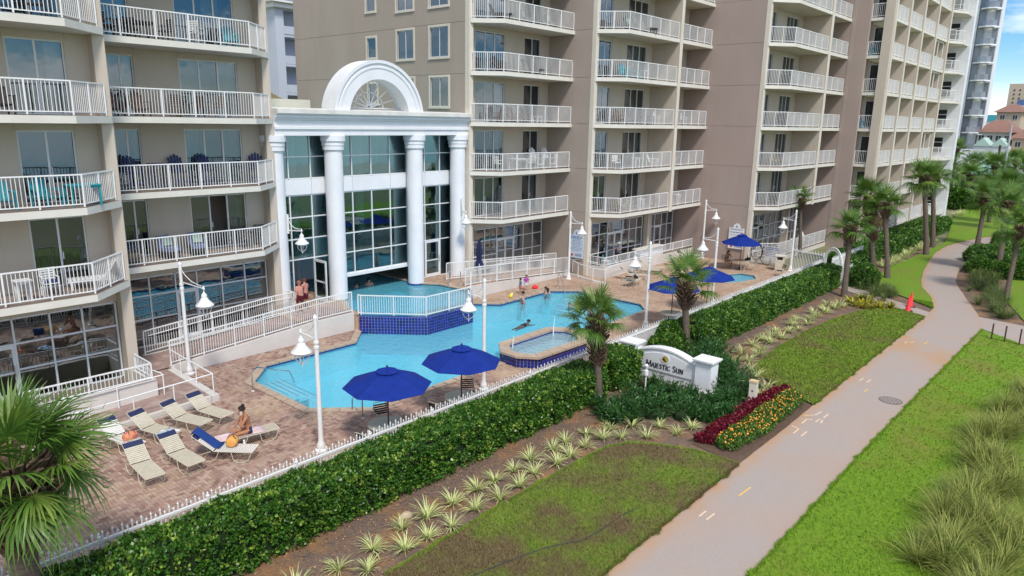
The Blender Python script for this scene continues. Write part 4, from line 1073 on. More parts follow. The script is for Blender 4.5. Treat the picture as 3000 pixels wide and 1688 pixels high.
offset_rail(ir, [(11.2, 30.7, .3), (17.2, 30.7, .78), (18.4, 30.7, .8), (18.35, 31.5, .8)], h=1.03, post=1.4, sp=.105)
mb = MB((11.2, 30.7, 0)); mb.tube([(11.35, 30.62, 1.12), (17.2, 30.62, 1.6), (18.2, 30.62, 1.62)], .022, 6); mb.tube([(11.3, 28.5, 1.13), (18.2, 28.5, 1.62), (19.6, 28.5, 1.64)], .022, 6); mb.obj('handrail', M['rail'], ir)
mb = MB((11.2, 30.7, 0)); mb.box(11.1, 30.62, -.05, 18.4, 30.78, .3); mb.obj('curb', M['ramp_wall'], ir)
# landing with low curb
ld = MB(); ld.sheet([(9.83, 24.45), (11.1, 24.45), (11.1, 28.28), (11.3, 28.3), (11.3, 28.5), (9.83, 28.5)], .22); ld.sheet([(9.83, 24.45), (9.83, 25.9), (4, 25.9), (4, 24.45)], 0, zf=lambda x, y: .22*(x-4)/5.83)
landing = tag(ld.obj('ramp_landing', M['ramp_deck']), kind='structure')
cb = thing('curb_wall', 'low cream curb with white hand rail around the ramp landing behind the loungers', 'wall', (11.2, 24.4, 0))
mb = MB((11.2, 24.4, 0)); mb.prism([(11.0, 24.3), (11.28, 24.3), (11.4, 28.27), (11.1, 28.27)], -.03, .26); mb.prism([(4.0, 24.3), (10.99, 24.3), (10.99, 24.44), (4.0, 24.44)], -.03, .06)
mb.add([(4, 24.29, .06), (10.98, 24.29, .06), (10.98, 24.29, .258), (4, 24.45, .06), (10.98, 24.45, .06), (10.98, 24.45, .258)], [(0, 1, 2), (3, 5, 4), (0, 2, 5, 3)]); mb.obj('curb', M['ramp_wall'], cb)
mb = MB((11.2, 24.4, 0))
P = [(4.2, 24.37, .84), (9.6, 24.37, 1.03), (11.12, 24.37, 1.08), (11.2, 28.2, 1.12)]
mb.tube(P, .026, 6)
for x, y, z in ((11.12, 24.37, 1.08), (9.7, 24.37, 1.03), (8.35, 24.37, .98), (7.0, 24.37, .93), (5.6, 24.37, .88), (11.15, 25.8, 1.1), (11.18, 27.2, 1.11)): mb.tube([(x, y, .02), (x, y, z)], .022, 6)
mb.obj('handrail', M['rail'], cb)
tw = thing('terrace_wall', 'cream parapet wall under the lowest left balcony, carrying a short white railing', 'wall', (9.6, 25.95, 0))
mb = MB((9.6, 25.95, 0)); mb.box(-6, 25.9, -.05, 9.76, 26.12, .82); mb.box(9.54, 26.12, -.05, 9.76, 27.58, .82); mb.obj('wall', M['ramp_wall'], tw)
offset_rail(tw, [(-5, 26.0, .83), (9.63, 26.0, .83), (9.63, 27.5, .83)], h=.62, post=2.1, sp=.13)
mb = MB((9.6, 25.95, 0)); mb.tube([(2, 25.78, .8), (9.95, 25.78, .99), (9.95, 26.0, 1.0), (9.7, 27.3, 1.0)], .024, 6)
for x in (9.93, 8.35, 6.8, 5.2): mb.tube([(x, 25.78, .05), (x, 25.78, .82+.17*(x-2)/8)], .022, 6)
mb.obj('handrail', M['rail'], tw)

# ramp on the right of the hall
ra = thing('ramp_wall', 'cream retaining wall behind the poolside children, topped by a white picket rail', 'wall', (28.6, 28.75, 0))
mb = ramp_wall([(28.45, .78), (29.8, .74), (38.4, .18)], 28.72, 28.92); mb.o = (28.6, 28.75, 0); mb.obj('wall', M['ramp_wall'], ra)
offset_rail(ra, [(28.5, 28.8, .8), (29.8, 28.8, .76), (38.35, 28.8, .2)], h=1.05, post=1.4, sp=.105)
g = MB((28.6, 28.75, 0)); g.add([(29.0, 28.92, .8), (38.6, 28.92, .2), (38.6, 31.4, .2), (29.0, 31.4, .8)], [(0, 1, 2, 3)]); g.obj('ramp', M['deck'], ra)
rb = thing('ramp_rail', 'white picket rail close to the glass doors behind the navy folded umbrella', 'railing', (29.9, 30.2, 0))
offset_rail(rb, [(28.7, 30.6, .85), (30.2, 30.2, .82), (38.9, 30.2, .25)], h=1.05, post=1.4, sp=.105)
mb = MB((29.9, 30.2, 0)); mb.tube([(30.8, 29.9, .6), (30.8, 29.9, 1.65), (31.2, 29.9, 1.72), (37.5, 29.9, 1.3)], .022, 6); mb.obj('handrail', M['rail'], rb)
# rail along the raised pool wall
pr_ = thing('pool_railing', 'white picket railing on the edge of the upper pool above the blue tiles', 'railing', (22.5, 25.4, .78))
offset_rail(pr_, [(20.36, 28.1, .82), (20.42, 27.95, .8), (22.54, 25.52, .78), (25.66, 25.52, .78), (28.1, 27.95, .8)], h=1.0, post=1.6, sp=.115)
# rails at the second stepped wing
bt = thing('terrace_wall', 'grey white parapet with short railing before the glass doors of the middle wing', 'wall', (39.4, 26.4, 0))
mb = MB((39.4, 26.4, 0)); mb.box(39.3, 26.35, -.05, 47.0, 26.55, .76); mb.box(39.3, 26.55, -.05, 39.5, 27.68, .76); mb.box(47.0, 26.35, -.05, 51.87, 26.5, .62); mb.obj('wall', M['ramp_wall'], bt)
offset_rail(bt, [(39.4, 27.6, .77), (39.4, 26.45, .77), (51.8, 26.45, .74)], h=.62, post=1.5, sp=.12)
br_ = thing('ramp_rail', 'thin white tube hand rail on the sloping curb under the blue notice board', 'railing', (38.5, 27.5, 0))
mb = MB((38.5, 27.5, 0))
mb.tube([(38.4, 28.8, 1.25), (38.15, 27.7, 1.0), (37.75, 26.2, .95), (37.9, 25.3, .95), (39.0, 25.75, .95), (41.5, 25.9, .95)], .026, 6)
for x, y in ((38.15, 27.7), (37.75, 26.2), (37.9, 25.3)): mb.tube([(x, y, 0), (x, y, .97)], .022, 6)
mb.tube([(39.1, 28.9, .1), (39.1, 28.85, .95), (39.1, 28.5, 1.05), (39.3, 26.9, 1.0)], .024, 6); mb.obj('handrail', M['rail'], br_)
mb = MB((38.5, 27.5, 0)); mb.prism([(38.45, 28.7), (37.7, 26.1), (37.75, 25.2), (37.9, 25.2), (37.9, 26.05), (38.62, 28.7)], -.03, .14); mb.obj('curb', M['ramp_wall'], br_)

# ------------------------------------------------------------------ pool grab rails
def tube_thing(name, label, cat, paths, r, m='chrome', base=None):
    o = base or paths[0][0]
    t = thing(name, label, cat, (o[0], o[1], 0))
    for p in paths:
        mb = MB((o[0], o[1], 0)); mb.tube(p, r, 8); mb.obj('rail', M[m], t, smooth=True)
    for p in paths:
        q = p[0]; mb = MB((o[0], o[1], 0)); mb.lathe([(r*2.4, 0), (r*2.0, .03), (r*1.1, .035)], (q[0], q[1], q[2]), 10); mb.obj('escutcheon', M['white'], t)
    return t
tube_thing('hand_rail', 'steel hand rail sloping into the pool steps', 'hand rail', [[(12.6, 24.3, 0), (12.6, 24.3, .75), (12.66, 24.3, .86), (12.85, 24.3, .9), (14.2, 24.3, .4), (14.45, 24.3, -.3)]], .024)
tube_thing('hand_rail', 'short steel grab rail at the pool edge beside the first blue umbrella', 'hand rail', [[(13.95, 19.2, 0), (13.95, 19.2, .8), (13.97, 19.32, .9), (14.0, 19.5, .88), (14.1, 20.0, .45), (14.12, 20.05, -.2)]], .024)
tube_thing('hand_rail', 'steel grab rail partly hidden behind the near palm', 'hand rail', [[(3.9, 18.3, 0), (3.9, 18.3, .8), (3.8, 18.35, .9), (3.6, 18.4, .9), (2.8, 18.7, .55)]], .024)
tube_thing('pool_ladder', 'steel ladder rails arching out of the upper pool', 'ladder', [[(28.35, 29.9, .8), (28.3, 29.9, 1.45), (28.1, 29.75, 1.62), (27.85, 29.5, 1.5), (27.7, 29.4, .3)], [(28.75, 29.4, .8), (28.7, 29.4, 1.45), (28.5, 29.2, 1.62), (28.2, 28.9, 1.5), (27.85, 28.8, .3)]], .022, base=(28.4, 29.6, 0))
tube_thing('hand_rail', 'thin steel rail by the pool steps near the lamp on the far side', 'hand rail', [[(34.9, 26.9, 0), (34.9, 26.9, .85), (34.85, 26.8, .95), (34.6, 26.3, .6), (34.4, 25.9, -.2)]], .022)

# ------------------------------------------------------------------ picket fence along the hedge
def picket_mesh(h):
    mb = MB(); w = .014
    mb.box(-w, -w, .06, w, w, h-.07); mb.lathe([(.011, 0), (.026, .012), (.026, .03), (.012, .036), (.012, .05), (.002, .085)], (0, 0, h-.07), 6)
    return mb
def picket_fence(label, path, h=1.27, rail=1.08, lim=300, gate=False, sp=.103, t=None, post=2.4, low=.16, zb=0):
    a0 = path[0]
    t = t or thing('picket_fence', label, 'fence', (a0[0], a0[1], zb))
    meshes = []
    for hh in (h+.06, h-.03):
        o = picket_mesh(hh).obj('picket', M['rail'], t); meshes.append(o.data); bpy.data.objects.remove(o)
    mbr = MB(); rest = MB(); cnt = 0; i = 0
    for a, b in zip(path[:-1], path[1:]):
        A = Vector((a[0]-a0[0], a[1]-a0[1], 0)); B = Vector((b[0]-a0[0], b[1]-a0[1], 0)); L = (B-A).length; u = Vector((0, 0, 1))
        mbr.bar(A+u*rail, B+u*rail, .06, .06); mbr.bar(A+u*low, B+u*low, .035, .03)
        n = int(L/sp)
        for q in range(n):
            p = A.lerp(B, (q+.5)/n)
            if cnt < lim:
                o = link('picket', meshes[i % 2], t); o.location = p; cnt += 1
            else:
                hh = h+.06 if i % 2 == 0 else h-.03; w = .014
                rest.box(p.x-w, p.y-w, .06, p.x+w, p.y+w, hh-.07); rest.lathe([(.011, 0), (.026, .012), (.026, .03), (.002, .085)], (p.x, p.y, hh-.07), 5)
            i += 1
        k = max(1, int(round(L/post)))
        for q in range(k+1):
            p = A.lerp(B, q/k); mb = MB(); mb.box(p.x-.035, p.y-.035, 0, p.x+.035, p.y+.035, rail+.1); mb.lathe([(.05, 0), (.05, .02), (.025, .05), (.03, .08), (.003, .12)], (p.x, p.y, rail+.1), 8); mb.obj('post', M['rail'], t)
    mbr.obj('fence_rail', M['rail'], t)
    if rest.f: rest.obj('pickets', M['rail'], t, kind='stuff')
    return t
picket_fence('long white picket fence between the pool deck and the clipped hedge', [(2.0, 15.93), (51.0, 15.9)])
mb = MB(); mb.box(2, 15.86, -.05, 50.9, 15.98, .04); tag(mb.obj('fence_curb', M['ramp_wall']), kind='structure')
picket_fence('white picket fence between the last lamp and the arched gate', [(51.6, 18.3), (51.05, 15.95)], h=1.65, rail=1.5, sp=.12)
picket_fence('white picket fence running off behind the palm right of the arched gate', [(50.6, 15.2), (57.8, 15.3)], h=1.5, rail=1.3, sp=.13)
rl = thing('deck_railing', 'white railing with a notice sign near the trash bin', 'railing', (53.2, 21.4, 0))
offset_rail(rl, [(52.3, 21.6, .02), (52.3, 20.0, .02), (51.7, 18.35, .02)], h=1.4, post=1.2, sp=.12)
# arched gate
gt = thing('arched_gate', 'white arched gateway at the end of the far hedge', 'gate', (50.1, 15.0, 0))
mb = MB((50.1, 15.0, 0))
ga, gb = Vector((50.95, 15.85, 0)), Vector((49.25, 14.15, 0)); gd = (gb-ga).normalized(); gm = (ga+gb)/2; gr = (gb-ga).length/2
for k, (r_, zc) in enumerate(((gr, 1.25), (gr-.22, 1.25))):
    pts = [gm-gd*r_+Vector((0, 0, 0))]+[gm-gd*(r_*math.cos(PI*i/18))+Vector((0, 0, zc+r_*.85*math.sin(PI*i/18))) for i in range(19)]+[gm+gd*r_]
    mb.tube(pts, .04, 8)
for i in range(1, 18):
    a = PI*i/18; mb.bar(gm-gd*(gr*math.cos(a))+Vector((0, 0, 1.25+gr*.85*math.sin(a))), gm-gd*((gr-.22)*math.cos(a))+Vector((0, 0, 1.25+(gr-.22)*.85*math.sin(a))), .025, .025)
mb.obj('arch', M['rail'], gt)
mb = MB((50.1, 15.0, 0)); e = gb; f_ = Vector((50.7, 13.9, 0))
for z in (.12, .75, 1.15): mb.bar(e+Vector((0, 0, z)), f_+Vector((0, 0, z)), .04, .04)
mb.bar(e+Vector((0, 0, 1.1)), f_+Vector((0, 0, .2)), .04, .04)
for q in range(11):
    p = e.lerp(f_, q/10); mb.bar(p+Vector((0, 0, .08)), p+Vector((0, 0, 1.3)), .025, .025)
mb.obj('gate_leaf', M['rail'], gt)

# ------------------------------------------------------------------ lamps
def lantern_parts(t, off=(0, 0, 0), s=1.0):
    """hanging lantern, top hook at z=0"""
    ox, oy, oz = off
    mb = MB(); mb.lathe([(.02*s, 0), (.02*s, -.12*s), (.045*s, -.13*s), (.045*s, -.16*s), (.09*s, -.2*s), (.11*s, -.27*s), (.10*s, -.33*s), (.13*s, -.36*s), (.15*s, -.42*s), (.32*s, -.60*s), (.335*s, -.63*s), (.30*s, -.645*s)], off, 20)
    sh = mb.obj('lamp_shade', M['lampw'], t, smooth=True)
    mb = MB(); mb.lathe([(.255*s, -.645*s), (.24*s, -.70*s), (.18*s, -.735*s)], off, 18); mb.obj('bowl', M['bowl'], sh, smooth=True)
    mb = MB()
    for k in range(4):
        a = PI/4+PI/2*k; pr = [(.22, -.66), (.225, -.78), (.17, -.92), (.07, -1.0), (.03, -1.03)]
        mb.tube([(ox+r*s*math.cos(a), oy+r*s*math.sin(a), oz+z*s) for r, z in pr], .017*s, 5)
    mb.lathe([(.025*s, -1.0*s), (.05*s, -1.03*s), (.02*s, -1.07*s), (.03*s, -1.09*s), (.004*s, -1.14*s)], off, 8)
    mb.obj('lamp_cage', M['lampw'], sh)
def arm_parts(t, d, z, L, scroll=True, name='bracket'):
    mb = MB(); D = Vector((d[0], d[1], 0))
    mb.tube([Vector((0, 0, z))+D*.04, Vector((0, 0, z+.04))+D*(L+.06)], .024, 6)
    mb.tube([Vector((0, 0, z+.7))+D*.04, Vector((0, 0, z+.5))+D*.08, Vector((0, 0, z+.3))+D*(L*.25), Vector((0, 0, z+.16))+D*(L*.5), Vector((0, 0, z+.12))+D*(L*.75), Vector((0, 0, z+.12))+D*(L*.9)], .018, 6)
    mb.lathe([(.03, -.05), (.05, 0), (.03, .06), (.004, .13)], tuple(Vector((0, 0, z+.05))+D*L), 8)
    mb.obj(name, M['lampw'], t)
def lamp_post(label, x, y, d, h=4.45, L=.85, z=0):
    t = thing('lamp_post', label, 'lamp post', (x, y, z), group='white lamp posts around the pool')
    mb = MB(); mb.lathe([(.2, 0), (.2, .06), (.13, .1), (.15, .16), (.12, .26), (.085, .36), (.08, .5)], n=16); mb.obj('base', M['lampw'], t, smooth=True)
    mb = MB(); mb.lathe([(.078, .5), (.066, h*.76), (.085, h*.763), (.085, h*.78), (.066, h*.783), (.066, h*.795), (.085, h*.8), (.085, h*.815), (.062, h*.82), (.062, h-.1), (.075, h-.09), (.06, h-.03), (.01, h+.03)], n=14); mb.obj('pole', M['lampw'], t, smooth=True)
    zz = h*.83
    arm_parts(t, d, zz, L); lantern_parts(t, (d[0]*L, d[1]*L, zz+.03))
    return t
lamp_post('white lamp post beside the two near blue umbrellas', 11.53, 18.1, (0, 1))
lamp_post('white lamp post between the second blue umbrella and the hot tub', 18.89, 18.05, (0, 1))
lamp_post('white lamp post standing at the foot of the left ramp', 11.78, 27.85, (0, -1), h=4.65, L=1.9)
lamp_post('white lamp post by the blue notice board', 37.42, 27.95, (.2, -.98), h=4.55)
lamp_post('white lamp post behind the middle palm trees', 31.2, 18.2, (0, 1))
lamp_post('white lamp post over the fourth blue umbrella', 38.14, 17.9, (0, 1), h=4.5)
lamp_post('white lamp post farthest back against the rose wall', 51.2, 25.2, (.2, -.98), h=4.6)
lamp_post('white lamp post at the corner of the picket fence near the arched gate', 51.3, 18.25, (0, 1))
for lb, x, y in (('wall lantern on the left white column', 18.55, 31.15), ('wall lantern on the right white column', 30.35, 31.0)):
    t = thing('wall_lantern', lb, 'lantern', (x, y, 4.85), group='lanterns on the hall columns')
    s = .3 if x < 20 else -.5
    arm_parts(t, (s, -.95), 0, .85); lantern_parts(t, (s*.85, -.95*.85, .05))
    mb = MB(); mb.box(-.05, -.06, -.15, .05, .02, .8); mb.obj('mount_plate', M['lampw'], t)

# ------------------------------------------------------------------ umbrellas, tables, chairs
def umbrella(label, x, y, r=1.42, ze=2.0, zt=2.55, rot=0.2, n=8, m='blue_cloth', tilt=(0, 0)):
    t = thing('patio_umbrella', label, 'umbrella', (x, y, 0), group='open blue umbrellas')
    mb = MB(); mb.lathe([(.024, .02), (.024, zt+.02)], n=8); mb.obj('pole', M['bronze'], t)
    mb = MB(); mb.lathe([(.26, 0), (.26, .05), (.05, .09), (.05, .2)], n=14); mb.obj('base', M['darkgrey'], t)
    def canopy(r, zt, ze, sag, rin=.0, zin=None):
        vs = []; fs = []; S = 6; Kk = 7
        for k in range(n*S+1):
            a = rot+2*PI*k/(n*S); f = (k % S)/S; e = 1-.075*4*f*(1-f)
            for j in range(Kk+1):
                q = rin+(1-rin)*j/Kk; rad = r*q*(1-(1-e)*q)
                z = zt-(zt-ze)*(q**1.15)-.05*4*f*(1-f)*q*(1-q)*2
                vs.append((rad*math.cos(a)+tilt[0]*q*0, rad*math.sin(a), z+tilt[0]*rad*math.cos(a)+tilt[1]*rad*math.sin(a)))
        for k in range(n*S):
            for j in range(Kk):
                fs.append((k*(Kk+1)+j, k*(Kk+1)+j+1, (k+1)*(Kk+1)+j+1, (k+1)*(Kk+1)+j))
        return vs, fs
    v, f = canopy(r, zt, ze, 0); mb = MB(); mb.add(v, f)
    # thin hem
    c = mb.obj('canopy', M[m], t); sm = c.modifiers.new('thick', 'SOLIDIFY'); sm.thickness = .012
    v, f = canopy(r*.27, zt+.06, zt-.075, 0); mb = MB(); mb.add(v, f); mb.obj('vent', M[m], c)
    mb = MB(); mb.lathe([(.02, 0), (.035, .03), (.015, .08)], (0, 0, zt+.05), 8); mb.obj('finial', M['black'], t)
    mb = MB()
    for k in range(n):
        a = rot+2*PI*k/n; mb.tube([(.03*math.cos(a), .03*math.sin(a), zt-.04), (r*.97*math.cos(a), r*.97*math.sin(a), ze-.02)], .01, 4)
        mb.tube([(.03*math.cos(a), .03*math.sin(a), zt-.55), (r*.5*math.cos(a), r*.5*math.sin(a), zt-(zt-ze)*.47-.03)], .009, 4)
    mb.obj('ribs', M['bronze'], t)
    return t
def patio_table(label, x, y, r=.6, h=.68, m='table_top'):
    t = thing('patio_table', label, 'table', (x, y, 0))
    mb = MB(); mb.lathe([(r-.02, h-.02), (r, h-.01), (r, h), (r-.02, h+.005)], n=28); mb.obj('table_top', M[m], t)
    mb = MB(); mb.lathe([(r*.97, h-.05), (r*.97, h-.022), (r*.93, h-.022), (r*.93, h-.05)], n=24); mb.obj('rim', M['lframe'], t)
    for k in range(4):
        a = PI/4+PI/2*k; mb = MB(); mb.tube([(r*.75*math.cos(a), r*.75*math.sin(a), 0), (r*.62*math.cos(a), r*.62*math.sin(a), h-.05)], .018, 6); mb.obj('leg', M['lframe'], t)
    return t
def strap_chair(label, x, y, rz, fm='lframe', sm='black', straps=5):
    """aluminium sling chair with horizontal straps; faces +x"""
    t = thing('patio_chair', label, 'chair', (x, y, 0), rz)
    for s in (-1, 1):
        mb = MB(); mb.tube([(.24, .25*s, 0), (.24, .25*s, .56), (.2, .25*s, .6), (-.2, .25*s, .58), (-.24, .25*s, .55)], .014, 5); mb.tube([(-.3, .25*s, 0), (-.2, .25*s, .38), (.24, .25*s, .38)], .014, 5); mb.obj('side_frame', M[fm], t)
    mb = MB(); mb.tube([(-.2, .25, .38), (-.27, .25, .6), (-.34, .24, .84), (-.35, .18, .87), (-.35, -.18, .87), (-.34, -.24, .84), (-.27, -.25, .6), (-.2, -.25, .38)], .014, 5); mb.obj('back_frame', M[fm], t)
    for k in range(straps):
        q = .5+.35*k/(straps); xb = -.225-.12*(q-.45)/.4
        mb = MB(); mb.bar((xb, -.25, q), (xb, .25, q), .012, .05, up=(0, 0, 1)); mb.obj('back_strap', M[sm], t)
    for k in range(6):
        xs = -.16+.075*k; mb = MB(); mb.box(xs, -.25, .385, xs+.055, .25, .395); mb.obj('seat_strap', M[sm], t)
    return t
umbrella('blue umbrella nearest the loungers, in front of the pool', 13.35, 17.0)
umbrella('blue umbrella between the first umbrella and the hot tub', 16.6, 16.95)
umbrella('blue umbrella whose left half shows beside the middle palm trunk', 32.3, 17.35, r=1.4)
umbrella('blue umbrella behind the fronds of the middle palm', 36.2, 17.3, r=1.45)
umbrella('blue umbrella farthest back, above a woman at a table', 49.0, 21.1, r=1.45, ze=1.95, zt=2.6)
patio_table('frosted round table under the first blue umbrella', 13.3, 17.05)
patio_table('frosted round table under the second blue umbrella', 16.6, 17.0)
patio_table('tan round table under the farthest umbrella, with bags on it', 49.0, 21.15, m='strap')
patio_table('frosted round table under the umbrella left of the middle palm', 32.3, 17.3)
strap_chair('dark strap chair behind the first umbrella table', 13.9, 17.95, -1.9)
strap_chair('dark strap chair at the near left of the first umbrella table', 12.35, 16.75, .2)
strap_chair('dark strap chair half hidden by the fence under the first umbrella', 13.5, 16.3, 1.6)
strap_chair('dark strap chair behind the second umbrella table', 17.55, 17.6, -2.3)
strap_chair('dark strap chair at the left of the second umbrella table', 15.55, 16.95, .1)
strap_chair('dark strap chair nearest the fence under the second umbrella', 16.9, 16.3, 1.7)
strap_chair('dark strap chair left of the bag chair under the third umbrella', 31.5, 17.0, .9)
strap_chair('dark strap chair draped with a black and red bag', 32.6, 16.55, 1.5)
strap_chair('tan strap chair in which the woman sits', 49.45, 22.35, -1.8, sm='strap')
strap_chair('tan strap chair with a backpack at the far table', 49.5, 20.4, 2.2, sm='strap')
strap_chair('dark strap chair alone beside the fence near the bin', 49.0, 18.1, 2.5)
# folded umbrella by the hall
t = thing('folded_umbrella', 'navy folded umbrella standing by the glass doors right of the hall', 'umbrella', (30.95, 30.05, .75))
mb = MB(); mb.lathe([(.025, 0), (.025, 2.35)], n=8); mb.obj('pole', M['bronze'], t)
mb = MB(); mb.lathe([(.2, 0), (.2, .05), (.04, .08)], n=12); mb.obj('base', M['darkgrey'], t)
mb = MB(); vs = []
for i, (r, z) in enumerate(((.26, .72), (.24, .85), (.14, 1.12), (.15, 1.25), (.17, 1.6), (.14, 2.05), (.06, 2.35))):
    for j in range(24):
        a = 2*PI*j/24; rr = r*(1+.18*math.sin(a*6+i*.3)); vs.append((rr*math.cos(a), rr*math.sin(a), z))
mb.add(vs, [(i*24+j, i*24+(j+1) % 24, (i+1)*24+(j+1) % 24, (i+1)*24+j) for i in range(6) for j in range(24)]); mb.obj('canopy', M['navy_cloth'], t, smooth=True)

# ------------------------------------------------------------------ loungers
def lounger_proto(frame='lframe', strap='strap', back=.62, flat=False):
    """local +x toward the foot; hinge at x=0, seat z=.36"""
    t = thing('sun_lounger', '', 'sun lounger')
    W = .27; zs = .36; Lf = 1.17; ca, sa = (math.cos(back), math.sin(back)) if not flat else (1, .0); Lb = .82
    mb = MB()
    for s in (-1, 1): mb.tube([(0, W*s, zs), (Lf-.05, W*s, zs), (Lf, W*(s*.9), zs)], .016, 6)
    mb.tube([(Lf, -W*.9, zs), (Lf, W*.9, zs)], .016, 6); mb.obj('seat_frame', M[frame], t)
    mb = MB(); mb.tube([(0, W, zs), (-Lb*ca*.94, W, zs+Lb*sa*.94), (-Lb*ca, W*.8, zs+Lb*sa), (-Lb*ca, -W*.8, zs+Lb*sa), (-Lb*ca*.94, -W, zs+Lb*sa*.94), (0, -W, zs)], .016, 6); mb.obj('back_frame', M[frame], t)
    for x0, x1, sp in ((-.42, -.05, .35), (.62, .95, .3)):
        mb = MB()
        for s in (-1, 1): mb.tube([(x0-.1, W*s, zs*.62 if x0 < 0 else zs), (x0-.04, W*s, .1), (x0+.06, W*s, .015), (x1-.06, W*s, .015), (x1+.08, W*s, .1), (x1+.2, W*s, zs)], .014, 6)
        for xx in (x0+.0, x1+.0): mb.tube([(xx, -W, .02), (xx, W, .02)], .012, 5)
        mb.obj('leg', M[frame], t)
    mb = MB(); mb.tube([(-.1, W, zs*.98), (-.5, W, zs*.6)], .012, 5); mb.tube([(-.1, -W, zs*.98), (-.5, -W, zs*.6)], .012, 5); mb.obj('brace', M[frame], t)
    mb = MB(); mb.box(-.024, -W-.004, 0, .024, W+.004, .008); so = mb.obj('strap', M[strap], t); sm = so.data
    sn = sm.copy(); sn.materials.clear(); sn.materials.append(M['navy'])
    bpy.data.objects.remove(so)
    for k in range(17):
        x = .05+(Lf-.08)*k/16; o = link('strap', sm, t); o.location = (x, 0, zs+.012)
    for k in range(12):
        d = .06+(Lb*.9-.06)*k/11
        o = link('strap', sn if k >= 9 else sm, t); o.location = (-d*ca+.012*sa, 0, zs+d*sa+.012*ca); o.rotation_euler = (0, -PI+0+math.atan2(sa, -ca)*-1+0, 0)
        o.rotation_euler = (0, math.atan2(sa, ca), 0)
        if k >= 9: o.scale = (1.25, 1, 1)
    return t
LP = lounger_proto(); LF = lounger_proto(flat=True); LW = lounger_proto(strap='strap_white') if 'strap_white' in M else None
M['strap_white'] = mat('white_strap', (.75, .73, .68), .6)
LW = lounger_proto(strap='strap_white')
def place_l(x, y, rz, label, p=None):
    return dup(p or LP, (x, y, 0), rz, label, 'strap loungers on the pool deck')
S = -PI/2
place_l(7.08, 20.6, S-.05, 'cream strap lounger at the front left of the group, empty')
place_l(8.1, 20.55, S+.06, 'cream strap lounger at the front centre of the group, empty')
place_l(7.3, 23.0, S+.15, 'cream strap lounger with a pink and orange bag on its seat', LW)
place_l(8.25, 22.95, S+.3, 'cream strap lounger with a blue and white towel on its seat')
place_l(9.32, 23.05, S+.33, 'cream strap lounger in the back row, second from the ramp rail corner')
place_l(10.2, 23.15, S+.22, 'cream strap lounger in the back row beside the ramp rail corner')
place_l(9.07, 19.93, -.88, 'strap lounger draped with a dark blue towel', LW)
place_l(10.0, 20.28, -.18, 'flat strap lounger on which the woman sits', LF)
for lb, x, y, rz in (('cream lounger with blue towel and black bag by the far ramp', 38.6, 23.7, .2), ('cream lounger raised upright just right of the towel lounger', 40.3, 25.0, -.9), ('cream lounger behind the middle palm, left one', 42.4, 25.3, -.9),
                     ('cream lounger behind the middle palm, right one', 43.4, 25.4, -.9), ('white lounger left in the row against the rose wall', 46.9, 25.0, -1.1), ('white lounger middle in the row against the rose wall', 48.6, 25.3, -1.1), ('white lounger right in the row against the rose wall', 49.9, 25.9, -1.1)):
    place_l(x, y, rz, lb, LW if 'white' in lb else LP)
for q in (LP, LF, LW):
    for c in list(q.children): bpy.data.objects.remove(c)
    bpy.data.objects.remove(q)
# things lying on the loungers
def blob(name, m, pts, n=10, parent=None, o=(0, 0, 0), sq=1):
    mb = MB(); mb.lathe(pts, n=n); return mb
def cloth_heap(label, x, y, z, m, sx, sy, h, cat, name, rz=0, seed=1):
    rnd = np.random.RandomState(seed); n = 14; mb = MB(); vs = []
    ph = rnd.rand(6)*6
    for i in range(n+1):
        for j in range(n+1):
            u, v = i/n*2-1, j/n*2-1; r = max(abs(u), abs(v)); e = max(0, 1-r**3)
            w = 1+.25*math.sin(3*u+ph[0])+.2*math.sin(4*v+ph[1])
            z_ = h*e*(.55+.3*math.sin(5*u+ph[2])*math.sin(4*v+ph[3])+.25*math.sin(7*v+ph[4]))
            vs.append((u*sx*w*(.8+.2*math.cos(v)), v*sy*w*.9, max(.004, z_)))
    mb.add(vs, [(i*(n+1)+j, (i+1)*(n+1)+j, (i+1)*(n+1)+j+1, i*(n+1)+j+1) for i in range(n) for j in range(n)])
    o = mb.obj(name, M[m], smooth=True); o.location = (x, y, z); o.rotation_euler = (0, 0, rz); return tag(o, label, cat)
M['towel_white'] = mat('towel_white', (.7, .74, .82), .9, (.12, .4, .68), 6, lo=.5, hi=.6, bump=.4, bscale=150)
M['towel_blue'] = mat('towel_blue', (.015, .06, .25), .95, (.012, .045, .2), 8, bump=.5, bscale=150)
M['towel_pink'] = mat('towel_pink', (.72, .5, .52), .95, (.78, .62, .62), 7, bump=.4, bscale=150)
M['bag_pink'] = mat('bag_pink', (.6, .12, .16), .7, (.75, .35, .12), 5)
M['bag_orange'] = mat('bag_orange', (.72, .33, .07), .75, (.8, .42, .12), 5)
M['towel_cyan'] = mat('towel_cyan', (.12, .42, .65), .9)
cloth_heap('crumpled blue and white towel on the lounger seat', 8.5, 22.05, .375, 'towel_white', .27, .22, .16, 'towel', 'towel', .4, 3)
cloth_heap('blue crumpled towel on the far lounger', 38.6, 23.9, .38, 'towel_cyan', .3, .22, .16, 'towel', 'towel', .2, 5)
cloth_heap('black bag on the far lounger next to a blue towel', 39.3, 23.95, .38, 'black', .22, .2, .35, 'bag', 'beach_bag', .2, 6)
cloth_heap('black and red bag on the chair under the third umbrella', 32.6, 16.6, .4, 'black', .25, .22, .5, 'bag', 'beach_bag', .2, 7)
cloth_heap('pink bag on the far umbrella table', 48.95, 21.1, .69, 'bag_pink', .2, .17, .25, 'bag', 'beach_bag', .2, 8)
cloth_heap('black backpack hanging on the chair at the far table', 49.5, 20.75, .7, 'black', .2, .2, .4, 'bag', 'backpack', .2, 9)
